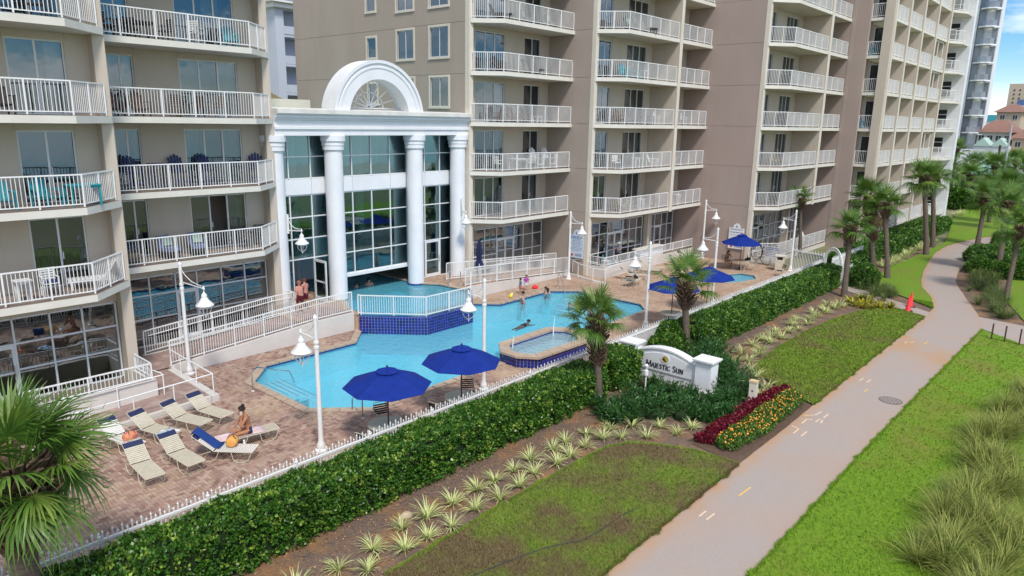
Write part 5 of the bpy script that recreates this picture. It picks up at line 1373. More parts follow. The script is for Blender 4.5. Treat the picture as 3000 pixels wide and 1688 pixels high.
def duffel(label, x, y, z, m, rz, L=.42, r=.15):
    t = thing('beach_bag', label, 'bag', (x, y, z), rz)
    mb = MB(); v = []; n = 14
    prof = [(-.5, .25), (-.46, .75), (-.3, 1), (0, 1.05), (.3, 1), (.46, .75), (.5, .25)]
    for q, k in prof:
        for j in range(n):
            a = 2*PI*j/n; v.append((q*L, r*k*math.cos(a), max(0, r*.92+r*.92*k*math.sin(a))))
    mb.add(v, [(i*n+j, i*n+(j+1) % n, (i+1)*n+(j+1) % n, (i+1)*n+j) for i in range(len(prof)-1) for j in range(n)]+[tuple(range(n)), tuple((len(prof)-1)*n+j for j in range(n))]); mb.obj('body', M[m], t, smooth=True)
    mb = MB(); mb.tube([(-.1, -r*.8, r*1.5), (-.08, -r*.3, r*2.3), (-.08, r*.3, r*2.3), (-.1, r*.8, r*1.5)], .012, 5); mb.tube([(.1, -r*.8, r*1.5), (.12, 0, r*2.0), (.1, r*.8, r*1.5)], .012, 5); mb.obj('strap', M['black'], t)
    return t
duffel('pink and orange bag on the white strapped lounger', 7.45, 22.35, .375, 'bag_pink', .3)
t = duffel('orange bag leaning on the blue towel', 9.42, 19.68, .39, 'bag_orange', .9, .4, .17)
# dark blue towel over the raised back, pink towel under the woman
def drape(label, pts, w, m, name='towel', cat='towel', th=.02):
    mb = MB(); vs = []; n = 8
    for i, p in enumerate(pts):
        for j in range(n+1):
            s = j/n*2-1
            q = Vector(p[0])+Vector(p[1])*(s*w*(1+.04*math.sin(i*2)))
            vs.append((q.x, q.y, q.z+.012*math.sin(j*1.9+i)+.01))
    mb.add(vs, [(i*(n+1)+j, (i+1)*(n+1)+j, (i+1)*(n+1)+j+1, i*(n+1)+j+1) for i in range(len(pts)-1) for j in range(n)])
    o = mb.obj(name, M[m], smooth=True); s = o.modifiers.new('thick', 'SOLIDIFY'); s.thickness = th; s.offset = 1
    return tag(o, label, cat)
dx = Vector((math.cos(-.88), math.sin(-.88), 0)); sd = Vector((-dx.y, dx.x, 0)); b0 = Vector((9.07, 19.93, .385)); ca, sa = math.cos(.62), math.sin(.62)
drape('dark blue towel hung over the raised lounger back', [(b0+dx*.12+Vector((0, 0, .02))+sd*.05, sd), (b0-dx*.05*ca+Vector((0, 0, .05))+sd*.05, sd), (b0-dx*.4*ca+Vector((0, 0, .4*sa+.04))+sd*.05, sd), (b0-dx*.83*ca+Vector((0, 0, .83*sa+.05))+sd*.05, sd), (b0-dx*.89*ca+Vector((0, 0, .83*sa-.02))+sd*.05, sd), (b0-dx*.8*ca+Vector((0, 0, .6*sa-.1))+sd*.05, sd)], .2, 'towel_blue')
d2 = Vector((math.cos(-.18), math.sin(-.18), 0)); s2 = Vector((-d2.y, d2.x, 0)); b2 = Vector((10.0, 20.28, .385))
drape('pink towel spread on the flat lounger under the woman', [(b2-d2*.75, s2), (b2-d2*.4, s2), (b2, s2), (b2+d2*.45, s2), (b2+d2*.72, s2)], .27, 'towel_pink', th=.012)
t = thing('water_bottle', 'small bottle standing by the orange bag', 'bottle', (9.72, 19.52, .385)); mb = MB(); mb.lathe([(.03, 0), (.032, .02), (.032, .12), (.014, .16)], n=10); mb.obj('bottle_body', M['bowl'], t); mb = MB(); mb.lathe([(.016, .16), (.016, .185)], n=10); mb.obj('cap', M['navy'], t)

# bin, boards, boxes
t = thing('trash_bin', 'beige trash bin near the arched gate', 'bin', (50.9, 18.9, 0), .3)
mb = MB(); mb.box(-.3, -.3, .05, .3, .3, .82); mb.obj('body', M['strap'], t)
mb = MB(); mb.box(-.34, -.34, 0, .34, .34, .05); mb.box(-.34, -.34, 1.06, .34, .34, 1.14); mb.obj('lid', M['cream'], t)
for sx in (-1, 1):
    for sy in (-1, 1):
        mb = MB(); mb.box(.24*sx-.05, .24*sy-.05, .82, .24*sx+.05, .24*sy+.05, 1.06); mb.obj('lid_post', M['strap'], t)
mb = MB(); mb.box(-.22, -.22, .82, .22, .22, 1.05); mb.obj('liner', M['black'], t)
M['sign_blue'] = mat('board_pale_blue', (.56, .66, .78), .6, (.6, .7, .8), 1)
M['ink'] = mat('board_ink', (.03, .1, .35), .6)
M['logo_red'] = mat('board_red', (.6, .05, .08), .6)
def board(label, fr, u0, u1, z0, z1, m='sign_blue', arch_=True, lines=11, dots=True, posts=False):
    t = thing('notice_board', label, 'sign', fr.p((u0+u1)/2, 0, z0)); o = tuple(t.location)
    mb = MB(o); fbox(mb, fr, u0, u1, -.05, 0, z0, z1); mb.obj('panel', M[m], t)
    um = (u0+u1)/2
    if arch_:
        mb = MB(o); n = 12; r = (u1-u0)*.24
        vs = [fr.p(um+r*math.cos(PI*i/n), v, z1+.002+r*1.25*math.sin(PI*i/n)) for v in (-.05, 0) for i in range(n+1)]
        mb.add(vs, [tuple(range(n, -1, -1)), tuple(range(n+1, 2*n+2))]+[(i, i+1, n+2+i, n+1+i) for i in range(n)]); mb.obj('crest_panel', M[m], t)
        mb = MB(o); c = [fr.p(um+.05*k, -.056, z1+.09+q) for k, q in ((-1.2, 0), (.2, .16), (1.2, -.03), (0, -.06))]; mb.add(c, [(0, 1, 2, 3)]); mb.obj('emblem', M['ink'], t)
    rnd = random.Random(int(u0*10)); H = z1-z0
    for k in range(lines):
        z = z1-H*.06-H*.68*k/lines; big = k < 2
        L = (u1-u0)*(.42 if big else .44*rnd.uniform(.6, 1))
        a = um-L; 
        mb = MB(o); x = a
        while x < um+L-.02:
            wl_ = min(rnd.uniform(.05, .2), um+L-x); hh = .045 if big else .022
            mb.add([fr.p(x, -.053, z-hh), fr.p(x+wl_, -.053, z-hh), fr.p(x+wl_, -.053, z+hh*.2), fr.p(x, -.053, z+hh*.2)], [(0, 1, 2, 3)]); x += wl_+.04
        mb.obj('text_line', M['ink'], t)
    if dots:
        mb = MB(o); r = .1; vs = [fr.p(u0+(u1-u0)*.22+r*math.cos(2*PI*i/14), -.054, z0+H*.12+r*math.sin(2*PI*i/14)) for i in range(14)]; mb.add(vs, [tuple(range(14))]); mb.obj('emblem', M['logo_red'], t)
        for q in range(3):
            mb = MB(o); z = z0+H*(.08+.04*q); mb.add([fr.p(u0+(u1-u0)*.42, -.053, z), fr.p(u1-.12, -.053, z), fr.p(u1-.12, -.053, z+.03), fr.p(u0+(u1-u0)*.42, -.053, z+.03)], [(0, 1, 2, 3)]); mb.obj('text_line', M['ink'], t)
    if posts:
        for u in (u0+.08, u1-.08):
            mb = MB(o); fbox(mb, fr, u-.03, u+.03, 0, .06, 0, z0+.3); mb.obj('post', M['white'], t)
    return t
board('pale blue notice board on the taupe wall beside the lamp', Fr('x', 39.1), -29.2, -28.0, 1.15, 2.75)
board('white notice board on the rose wall behind the farthest umbrella', Fr('x', 51.83), -23.4, -22.2, 1.0, 2.6, m='white', lines=5)
board('white notice sign hung on the railing near the bin', Fr('x', 52.2), -20.6, -19.5, .35, 1.45, m='white', arch_=False, lines=6, dots=False)
# hose coil
t = thing('garden_hose', 'black hose coiled on the white railing', 'hose', (52.1, 21.2, 0))
for k in range(3):
    mb = MB(); mb.tube([(.02*k, (.42+.02*k)*math.cos(2*PI*i/24), .95+.62*math.sin(2*PI*i/24)) for i in range(25)], .022, 6); mb.obj('coil', M['black'], t, smooth=True)
mb = MB(); mb.tube([(0, -.3, .5), (-.05, -.45, .3), (-.1, -.7, .08), (-.1, -1.0, .05), (-.1, -1.15, .25), (-.05, -1.1, .6)], .022, 6); mb.obj('loose_end', M['black'], t, smooth=True)
camera_dome(39.0, 29.0, 3.55, 'white security camera on the taupe wall above the ramp')
# cone, bollards, manhole, utility box
M['cone'] = mat('cone_red', (.75, .02, .03), .5)
for lb, x, y in (('red traffic cone on the near corner of the side path', 44.75, 9.0), ('red traffic cone just behind the first one', 46.0, 9.15)):
    t = thing('traffic_cone', lb, 'cone', (x, y, 0), .4, 'red cones by the side path')
    mb = MB(); mb.lathe([(.17, .04), (.15, .06), (.03, .88), (.015, .9)], n=16); mb.obj('cone_body', M['cone'], t, smooth=True)
    mb = MB(); mb.box(-.23, -.23, 0, .23, .23, .045); mb.obj('base', M['black'], t)
M['timber_dark'] = mat('timber_dark', (.09, .055, .045), .85, (.06, .04, .03), 8, stretch=(6, 6, .6))
for i, (x, y) in enumerate(((41.6, 4.48), (41.5, 3.92), (41.4, 3.3), (41.3, 2.7))):
    mb = MB(); mb.box(-.06, -.03, -.05, -.005, .03, .82); mb.box(.005, -.03, -.05, .06, .03, .82); mb.box(-.05, -.02, .05, .05, .02, .6)
    o = mb.obj('bollard', M['timber_dark']); o.location = (x, y, 0)
    tag(o, ['dark timber bollard nearest the main path', 'second dark timber bollard from the main path', 'third dark timber bollard from the main path', 'dark timber bollard at the right picture edge'][i], 'bollard', 'bollards across the beach path')
t = thing('manhole_cover', 'round iron manhole cover in the path', 'manhole cover', (28.97, 5.95, .014))
mb = MB(); mb.lathe([(.42, 0), (.42, .006)], n=28); mb.obj('frame', mat('iron', (.19, .15, .135), .6, (.13, .1, .09), 20), t)
mb = MB()
for i in range(-3, 4):
    for j in range(-3, 4):
        if i*i+j*j < 11: mb.box(i*.105-.04, j*.105-.04, .0065, i*.105+.04, j*.105+.04, .012)
mb.obj('stud_pattern', mat('iron_worn', (.3, .25, .23), .55), t)
t = thing('utility_box', 'tan wooden utility post at the end of the red flower border', 'utility box', (24.85, 9.72, 0), .1)
M['tan_wood'] = mat('tan_wood', (.62, .43, .2), .7, (.68, .56, .36), 3)
mb = MB(); mb.box(-.13, -.13, 0, .13, .13, .9); mb.obj('post', M['cream'], t)
mb = MB(); mb.add([(-.15, -.15, .9), (.15, -.15, .9), (.15, .15, .9), (-.15, .15, .9), (-.15, -.15, .98), (.15, -.15, .95), (.15, .15, .95), (-.15, .15, .98)], [(0, 3, 2, 1), (4, 5, 6, 7), (0, 1, 5, 4), (1, 2, 6, 5), (2, 3, 7, 6), (3, 0, 4, 7)]); mb.obj('cap', M['tan_wood'], t)
mb = MB(); mb.box(-.136, -.03, .55, -.13, .03, .61); mb.obj('lock', M['black'], t)
t = thing('spotlight', 'small white garden spotlight in the shrubs before the name sign', 'spotlight', (22.9, 13.2, 0))
mb = MB(); mb.lathe([(.03, 0), (.03, .75)], n=8); mb.obj('stake', M['white'], t)
mb = MB(); mb.lathe([(.05, .75), (.085, .8), (.085, .98), (.03, 1.0)], n=12); mb.obj('lower_head', M['white'], t)
mb = MB(); mb.tube([(.1, .05, 1.0), (.05, .02, 1.12), (.0, 0, 1.2)], [.05, .07, .06], 10); mb.obj('upper_head', M['white'], t)
t = thing('kick_board', 'blue foam board lying under the right hand palms', 'float board', (53.3, 5.85, .25), .4)
mb = MB(); mb.prism([(-.45, -.2), (.35, -.22), (.48, -.1), (.48, .1), (.35, .22), (-.45, .2)], 0, .07); o = mb.obj('board', mat('foam_blue', (.02, .12, .5), .5), t); o.rotation_euler = (.5, 0, 0)
t = thing('pool_float', 'red toy on the pool edge behind the children', 'pool toy', (33.65, 27.75, .0))
mb = MB(); mb.lathe([(.1, 0), (.2, .03), (.2, .09), (.09, .2), (.02, .26)], n=12); mb.obj('toy_body', M['cone'], t, smooth=True)
mb = MB(); mb.tube([(.18, 0, .05), (.3, 0, .12), (.32, .02, .2)], .03, 6); mb.obj('toy_handle', M['cone'], t)
t = thing('pool_float', 'yellow foam float on the pool edge near the boy', 'pool toy', (30.9, 27.3, .02), .6)
mb = MB(); mb.tube([(-.35, 0, .1), (-.3, 0, .1), (.3, 0, .1), (.35, 0, .1)], [.07, .1, .1, .07], 10); mb.obj('foam', mat('foam_yellow', (.85, .7, .05), .6), t, smooth=True)
mb = MB(); mb.tube([(-.05, 0, .1), (.05, 0, .1)], [.104, .104], 10, cap=False); mb.obj('band', M['white'], t)

# white bar counter on terrace of the middle wing
t = thing('outdoor_counter', 'white counter on the terrace before the grey shirted man', 'counter', (46.0, 26.95, .28))
mb = MB(); mb.box(-1.6, -.3, 0, 1.6, .3, .95); mb.obj('body', M['white_stucco'], t)
mb = MB(); mb.box(-1.75, -.4, .952, 1.75, .4, 1.02); mb.obj('counter_top', M['slab'], t)
# ------------------------------------------------------------------ hedges
def leaf_mat(name, c1, c2, young, isl=.3, yl=.55, yh=.72, ys=1.6, rough=.45, trans=.18):
    return mat(name, c1, rough, c2, 7, 4, third=young, tscale=ys, tlo=yl, thi=yh, isl=isl, trans=trans, spec=.5)
M['hedge'] = leaf_mat('hedge_leaf', (.036, .115, .012), (.065, .17, .02), (.27, .40, .06), .5, .53, .64, 4.2, .36)
M['hedge_core'] = mat('hedge_core', (.012, .03, .006), .9)  # dark green of the filler cores, stands in for the shaded inside of the foliage
M['hedge_far'] = leaf_mat('hedge_leaf_far', (.04, .125, .014), (.07, .18, .02), (.2, .33, .045), .45, .5, .66, 2.6)
def noise1(x, y, z, s):
    return (np.sin(x*1.7*s+1.3*np.sin(y*1.1*s))+np.sin(y*2.3*s+z*1.9*s+.7*np.sin(x*.9*s))+np.sin(z*2.9*s+x*.6*s))/3
def leaves_on(points, normals, per, size, jitter, w=.36, up=.25):
    """rosettes: several pointed two-triangle leaves around each point"""
    n = len(points); P = np.repeat(points, per, 0); N = np.repeat(normals, per, 0); m = len(P)
    P = P+np.random.normal(0, jitter, (m, 3))
    D = N+np.random.normal(0, .75, (m, 3)); D[:, 2] += up; D /= np.linalg.norm(D, axis=1)[:, None]
    S = np.cross(D, np.random.normal(0, 1, (m, 3))); S /= np.linalg.norm(S, axis=1)[:, None]
    L = size*np.random.uniform(.6, 1.3, m)[:, None]; W = L*w
    v = np.empty((m, 4, 3)); v[:, 0] = P; v[:, 1] = P+D*L*.5+S*W; v[:, 2] = P+D*L; v[:, 3] = P+D*L*.5-S*W
    return v.reshape(-1, 3), np.arange(4*m).reshape(m, 4)
def hedge(label, x0, x1, y0, y1, h, dens=110, per=8, size=.085, m='hedge', path=None, round_=.18, seed=0, cat='hedge', name='hedge', lump=.09):
    np.random.seed(seed+5)
    t = thing(name, label, cat, ((x0+x1)/2, (y0+y1)/2, 0)); ox, oy = (x0+x1)/2, (y0+y1)/2
    faces = [('t', (x1-x0)*(y1-y0)), ('f', (x1-x0)*h), ('b', (x1-x0)*h*.35), ('l', (y1-y0)*h), ('r', (y1-y0)*h)]
    PP = []; NN = []
    for f, a in faces:
        n = int(a*dens); u, v = np.random.rand(n), np.random.rand(n)
        if f == 't': p = np.stack([x0+u*(x1-x0), y0+v*(y1-y0), np.full(n, h)], 1); q = np.tile([0, 0, 1.], (n, 1))
        elif f == 'f': p = np.stack([x0+u*(x1-x0), np.full(n, y0), v*h], 1); q = np.tile([0, -1., .15], (n, 1))
        elif f == 'b': p = np.stack([x0+u*(x1-x0), np.full(n, y1), h*.65+v*h*.35], 1); q = np.tile([0, 1., .15], (n, 1))
        elif f == 'l': p = np.stack([np.full(n, x0), y0+u*(y1-y0), v*h], 1); q = np.tile([-1., 0, .15], (n, 1))
        else: p = np.stack([np.full(n, x1), y0+u*(y1-y0), v*h], 1); q = np.tile([1., 0, .15], (n, 1))
        PP.append(p); NN.append(q)
    P = np.concatenate(PP); N = np.concatenate(NN)
    # round the edges, add lumps
    c = np.stack([np.clip(P[:, 0], x0+round_, x1-round_), np.clip(P[:, 1], y0+round_, y1-round_), np.minimum(P[:, 2], h-round_)], 1)
    d = P-c; L = np.linalg.norm(d, axis=1); k = L > round_; d[k] *= (round_/L[k])[:, None]; P = c+d
    P += N*(noise1(P[:, 0], P[:, 1], P[:, 2], 1.8)*lump+noise1(P[:, 0], P[:, 1], P[:, 2], 5.1)*lump*.55)[:, None]
    P[:, 2] = np.maximum(P[:, 2], .02)
    P -= np.array([ox, oy, 0])
    v, f = leaves_on(P, N, per, size, size*.45)
    mb = MB((ox, oy, 0)); e = .13; mb.box(x0+e, y0+e, 0, x1-e, y1-e, h-e); mb.obj('dark_core', M['hedge_core'], t)  # solid dark box added inside so the hedge is not see-through
    fast('foliage', v, f, M[m], t, kind='stuff')
    return t
hedge('long clipped hedge in front of the picket fence, nearest the camera', 1.2, 21.6, 14.1, 15.5, 1.22, 120, 9, .085, seed=1)
hedge('short clipped hedge block between the slim palm and the name sign', 22.3, 24.2, 14.15, 15.55, 1.25, 110, 9, .09, seed=2)
hedge('long clipped hedge between the name sign and the arched gate', 29.0, 48.9, 14.05, 15.35, 1.3, 80, 8, .10, 'hedge_far', seed=3)
def round_bush(label, x, y, r, h, dens=100, per=8, size=.09, m='hedge', seed=0, name='shrub', lump=.1, sq=2.6):
    np.random.seed(seed+77)
    t = thing(name, label, 'shrub', (x, y, 0)); n = int(dens*(2*PI*r*r*.6+2*PI*r*h*.7))
    th = np.random.rand(n)*2*PI; z = np.random.rand(n)**.8
    rr = r*(1-z**sq)**(1/sq); P = np.stack([rr*np.cos(th), rr*np.sin(th), z*h], 1)
    k = int(n*.35); q = np.sqrt(np.random.rand(k))*r*.95; a = np.random.rand(k)*2*PI
    T = np.stack([q*np.cos(a), q*np.sin(a), h*(1-(q/r)**sq)**(1/sq)], 1)
    P = np.concatenate([P, T]); N = P.copy()/np.array([r, r, h]); N /= np.linalg.norm(N, axis=1)[:, None]
    P += N*(noise1(P[:, 0]+x, P[:, 1]+y, P[:, 2], 2.2)*lump)[:, None]; P[:, 2] = np.maximum(P[:, 2], .02)
    v, f = leaves_on(P, N, per, size, size*.4)
    mb = MB(); mb.lathe([(r*.85, 0), (r*.85, h*.45), (r*.7, h*.72), (r*.4, h*.86), (.02, h*.9)], n=14); mb.obj('dark_core', M['hedge_core'], t)  # dark filler body added behind the leaves to close the gaps
    fast('foliage', v, f, M[m], t, kind='stuff')
    return t
round_bush('rounded clipped shrub just behind the name sign', 27.6, 15.0, .75, 1.0, seed=1)
round_bush('taller rounded clipped shrub against the fence behind the name sign', 28.9, 15.4, .95, 1.15, seed=2)
round_bush('ball shaped shrub right of the arched gate', 49.9, 12.9, 1.0, 1.5, 70, seed=3, m='hedge_far')
# low hedges along the far wing
np.random.seed(4)
for i, (lb, a, b, y0, y1, h) in enumerate((('low dark hedge at the foot of the far wing, left of the twin palms', 53.5, 62, 14.8, 16.6, 1.1), ('low hedge along the far wing right of the twin palms', 62.3, 72, 14.3, 16.8, 1.3), ('light green hedge along the end of the far wing', 72.3, 86, 14.5, 16.9, 1.2))):
    hedge(lb, a, b, y0, y1, h, 45, 7, .14, 'hedge_far', seed=10+i, lump=.2, round_=.35)
for i, (lb, x, y, r, h) in enumerate((('clipped hedge mass right of the curving path, nearest part', 62.0, 6.6, 2.4, 1.3), ('clipped hedge mass right of the path, beside the leaning palm', 66.3, 7.9, 1.9, 1.25), ('dark clipped hedge where the path bends away', 76.0, 7.2, 2.2, 1.5), ('clipped hedge at the right picture edge', 68.5, 4.5, 2.6, 1.2))):
    round_bush(lb, x, y, r, h, 55, 7, .13, 'hedge_far', 20+i, 'hedge', .15, 3.5)
for i, (lb, x, y, r, h) in enumerate((('dense green shrub at the far end of the lawn, left part', 112, 19.5, 4, 2.6), ('dense green shrub at the far end of the lawn, middle part', 120, 18.5, 4, 2.4), ('dense green shrub at the far end of the lawn, right part', 129, 14.5, 5, 2.4), ('dense shrub at the far right behind the palms', 128, 8, 5, 2.4))):
    round_bush(lb, x, y, r, h, 14, 6, .32, 'hedge_far', 30+i, 'shrub', .4, 2.6)

# ------------------------------------------------------------------ juniper mass round the sign
M['juniper'] = leaf_mat('juniper_leaf', (.024, .09, .018), (.04, .125, .024), (.07, .17, .035), .4, .5, .72, 1.6)
np.random.seed(9)
JUN = [(20.3, 13.3, .55), (19.9, 12.6, .5), (20.6, 12.3, .6), (21.3, 11.8, .65), (21.6, 13.0, .7), (22.3, 12.4, .75), (21.9, 11.0, .6), (22.6, 11.3, .7), (22.4, 10.3, .6), (23.2, 10.6, .7), (23.3, 13.2, .75), (23.2, 12.2, .75), (23.4, 11.4, .75), (23.9, 10.4, .65), (24.6, 10.5, .7), (25.3, 10.6, .75), (26.0, 10.9, .8), (26.6, 11.6, .85), (27.2, 12.3, .85), (28.0, 12.9, .85), (28.8, 13.4, .8), (26.0, 11.8, .8), (26.6, 12.6, .8), (27.4, 13.3, .8), (23.0, 9.9, .5)]
for i, (x, y, r) in enumerate(JUN):
    t = thing('juniper_shrub', ['%s feathery dark shrub, counted from the slim palm, in the mass before the name sign', '%s feathery dark shrub, counted from the utility post, in the mass behind the name sign'][x > 24.7] % ORD[[j for j in sorted(range(25), key=lambda j: (JUN[j][0], JUN[j][1])) if (JUN[j][0] > 24.7) == (x > 24.7)].index(i)], 'shrub', (x, y, 0), group=['feathery dark shrubs in front of the name sign', 'feathery dark shrubs behind the name sign'][x > 24.7])
    if 22.1 < x < 24.7: r *= .72
    n = 42; a = np.random.rand(n)*2*PI; el = np.random.uniform(.15, 1.35, n); L = r*np.random.uniform(.8, 1.35, n)
    tips = np.stack([np.cos(a)*np.cos(el)*L*1.05, np.sin(a)*np.cos(el)*L*1.05, np.sin(el)*L*.85+.12], 1)
    V = []; Fc = []; k = 12
    P = []; N = []
    for q in range(n):
        for s in np.linspace(.25, 1, k):
            P.append(tips[q]*s*np.array([1, 1, .6+.4*s])); N.append(tips[q]/L[q])
    v, f = leaves_on(np.array(P), np.array(N), 3, .17, .03, .12, .15)
    fast('foliage', v, f, M['juniper'], t, kind='stuff')
    mb = MB(); mb.lathe([(r*.62, 0), (r*.6, r*.3), (r*.3, r*.58), (.02, r*.66)], n=9); mb.obj('dark_core', M['hedge_core'], t)  # added dark filler mound, blocks the view through the sprays

# ------------------------------------------------------------------ striped lily tufts
M['lily'] = mat('striped_blade', (.40, .47, .13), .55, (.66, .66, .34), 25, isl=.4, trans=.2)
M['croton'] = mat('croton_leaf', (.5, .36, .02), .5, (.2, .27, .03), 6, isl=.4, trans=.15)
def tuft_mesh(seed, n=46, L=.42, w=.014, m='lily', bend=.55):
    rnd = np.random.RandomState(seed); V = []; F = []
    for i in range(n):
        a = rnd.rand()*2*PI; el = rnd.uniform(.45, 1.35); l = L*rnd.uniform(.65, 1.15); d = np.array([math.cos(a), math.sin(a)]); s = np.array([-d[1], d[0], 0])
        r0 = rnd.rand()*.06; b = len(V); K = 5
        for k in range(K+1):
            q = k/K; ang = el-bend*1.5*q*q; 
            if k == 0: p = np.array([d[0]*r0, d[1]*r0, 0.])
            else: p = p+np.array([d[0]*math.cos(ang), d[1]*math.cos(ang), math.sin(ang)])*l/K
            ww = w*(1.0-.85*q**2)
            V += [p-s*ww, p+s*ww]
        for k in range(K): F.append((b+2*k, b+2*k+1, b+2*k+3, b+2*k+2))
    o = fast('leaves', np.array(V), np.array(F), M[m]); me = o.data; bpy.data.objects.remove(o); return me
TUFT = [tuft_mesh(i) for i in range(6)]; CROT = [tuft_mesh(20+i, 40, .4, .035, 'croton', .5) for i in range(3)]
LIL1 = [(8.32, 12.59), (8.76, 12.05), (9.36, 12.66), (9.89, 12.06), (10.43, 12.82), (10.61, 12.04), (11.22, 12.77), (11.37, 11.97), (12.16, 12.76), (12.38, 12.1), (13.15, 12.79), (13.23, 11.97), (13.87, 12.78), (14.15, 12.05), (14.72, 12.78), (15.05, 12.24), (15.62, 12.9), (15.97, 12.1), (16.66, 12.83), (16.68, 12.12), (17.37, 12.87), (17.53, 12.16), (18.33, 12.74), (18.44, 12.12), (18.92, 11.68), (19.26, 12.36), (19.55, 11.08), (19.97, 11.94), (20.47, 10.44), (20.62, 11.2), (21.3, 10.35), (7.6, 12.1), (7.2, 12.6), (6.6, 12.1)]
LIL2 = [(29.61, 11.93), (31.48, 12.08), (32.02, 12.75), (32.96, 12.31), (34.14, 12.16), (34.09, 12.68), (35.58, 12.36), (36.23, 12.14), (37.66, 12.19), (37.97, 12.96), (39.67, 12.4), (40.8, 12.29), (42.24, 12.26), (43.4, 12.36), (42.55, 12.77), (27.87, 10.82), (26.89, 9.98), (26.06, 9.96), (28.6, 11.4), (29.0, 12.3), (30.4, 12.6), (30.7, 11.95), (33.2, 12.8), (35.0, 12.8), (36.9, 12.7), (38.8, 12.35), (40.2, 12.75), (41.5, 12.7), (43.0, 12.0)]
def tufts(pts, meshes, name, cat, base, group, sc=(1.0, 1.4)):
    inner = sorted([p for p in pts], key=lambda p: p[0]); med = sorted(p[1] for p in pts)[len(pts)//2]
    ci = co = 0
    for p in inner:
        if p[1] > med: k = ci; ci += 1; row = 'back row'
        else: k = co; co += 1; row = 'front row'
        o = link(name, random.choice(meshes)); s = random.uniform(*sc); o.location = (p[0], p[1], -.02); o.rotation_euler = (0, 0, random.random()*6.28); o.scale = (s, s, s*random.uniform(.9, 1.1))
        w_ = ORD[k] if k < 20 else 'last'
        tag(o, base % (w_, row), cat, group)
tufts(LIL1, TUFT, 'striped_lily', 'plant', '%s striped tuft from the camera in the %s below the near hedge', 'striped tufts below the near hedge')
tufts(LIL2, TUFT, 'striped_lily', 'plant', '%s striped tuft from the name sign in the %s below the far hedge', 'striped tufts below the far hedge', (1.1, 1.45))
tufts([(43.87, 11.74), (43.69, 11.19), (43.79, 10.72), (44.18, 10.34), (44.81, 9.89), (44.75, 12.2), (45.47, 11.89), (45.62, 11.35), (44.7, 11.2), (44.9, 10.6), (44.3, 11.4)], CROT, 'yellow_croton', 'plant', '%s yellow leaved plant from the hedge end in the %s by the side path', 'yellow leaved plants by the side path', (1.1, 1.5))
pts = [(58+i*.55+random.uniform(-.2, .2), 13.7+random.uniform(-.25, .3)) for i in range(32)]+[(92+i*.9, 16.6+random.uniform(-.3, .3)) for i in range(14)]
VV = []; FF = []
np.random.seed(3)
def mass(name, label, cat, pts, meshes, m, sc, kind='stuff'):
    V = []; F = []; nb = 0
    for (x, y) in pts:
        me = random.choice(meshes); co = np.empty(len(me.vertices)*3, dtype=np.float32); me.vertices.foreach_get('co', co); co = co.reshape(-1, 3)
        s = random.uniform(*sc); a = random.random()*6.28; c, q = math.cos(a), math.sin(a)
        r = np.stack([(co[:, 0]*c-co[:, 1]*q)*s+x, (co[:, 0]*q+co[:, 1]*c)*s+y, co[:, 2]*s], 1)
        f = np.arange(len(me.polygons)*4); lv = np.empty(len(me.loops), dtype=np.int32); me.loops.foreach_get('vertex_index', lv)
        F.append(lv.reshape(-1, 4)+nb); V.append(r); nb += len(co)
    o = fast(name, np.concatenate(V), np.concatenate(F), m, kind=kind); return tag(o, label, cat)
mass('ground_cover', 'pale yellow striped ground cover along the far hedge', 'ground cover', pts, TUFT, M['lily'], (1.3, 1.9))

# ------------------------------------------------------------------ flower bed
M['red_leaf'] = mat('red_leaf', (.13, .008, .018), .55, (.21, .012, .03), 9, isl=.5, trans=.15)
M['marigold_leaf'] = mat('marigold_leaf', (.06, .14, .02), .6, (.11, .2, .03), 8, isl=.4, trans=.15)
M['marigold'] = mat('marigold_flower', (.85, .33, .03), .6, (.9, .45, .08), 12, isl=.2)
def strip(poly, n):
    out = []; xs = [p[0] for p in poly]; ys = [p[1] for p in poly]
    while len(out) < n:
        x, y = random.uniform(min(xs), max(xs)), random.uniform(min(ys), max(ys))
        if inside(x, y, poly): out.append((x, y))
    return out
RED = [(20.35, 9.75), (20.5, 9.25), (22.0, 9.2), (24, 9.3), (25.5, 9.25), (27.1, 9.15), (27.1, 9.4), (25.5, 9.68), (23.3, 9.7), (21.5, 9.7)]
MAR = [(20.55, 9.15), (20.3, 8.7), (20.5, 8.42), (22.5, 8.2), (24.6, 8.25), (26.3, 8.3), (26.8, 9.05), (25, 9.12), (22, 9.1)]
np.random.seed(21)
P = np.array([(x, y, random.uniform(.05, .26)) for x, y in strip(RED, 1500)]); v, f = leaves_on(P, np.tile([0, 0, 1.], (len(P), 1)), 7, .09, .04, .42, .1)
tag(fast('red_foliage_border', v, f, M['red_leaf'], kind='stuff'), 'dark red leafy border edging the orange flower bed', 'flower bed')
P = np.array([(x, y, random.uniform(.05, .3)) for x, y in strip(MAR, 1900)]); v, f = leaves_on(P, np.tile([0, 0, 1.], (len(P), 1)), 7, .085, .04, .3, .2)
fb_ = tag(fast('marigold_bed', v, f, M['marigold_leaf'], kind='stuff'), 'bed of orange marigolds along the path edge', 'flower bed')
mb = MB()
for x, y in strip(MAR, 230):
    z = random.uniform(.3, .37); r = random.uniform(.018, .034); mb.lathe([(r*.5, z-.02), (r, z), (r*.9, z+.016), (r*.4, z+.026)], (x, y, 0), 7)
mb.obj('blossoms', M['marigold'], fb_, kind='stuff')

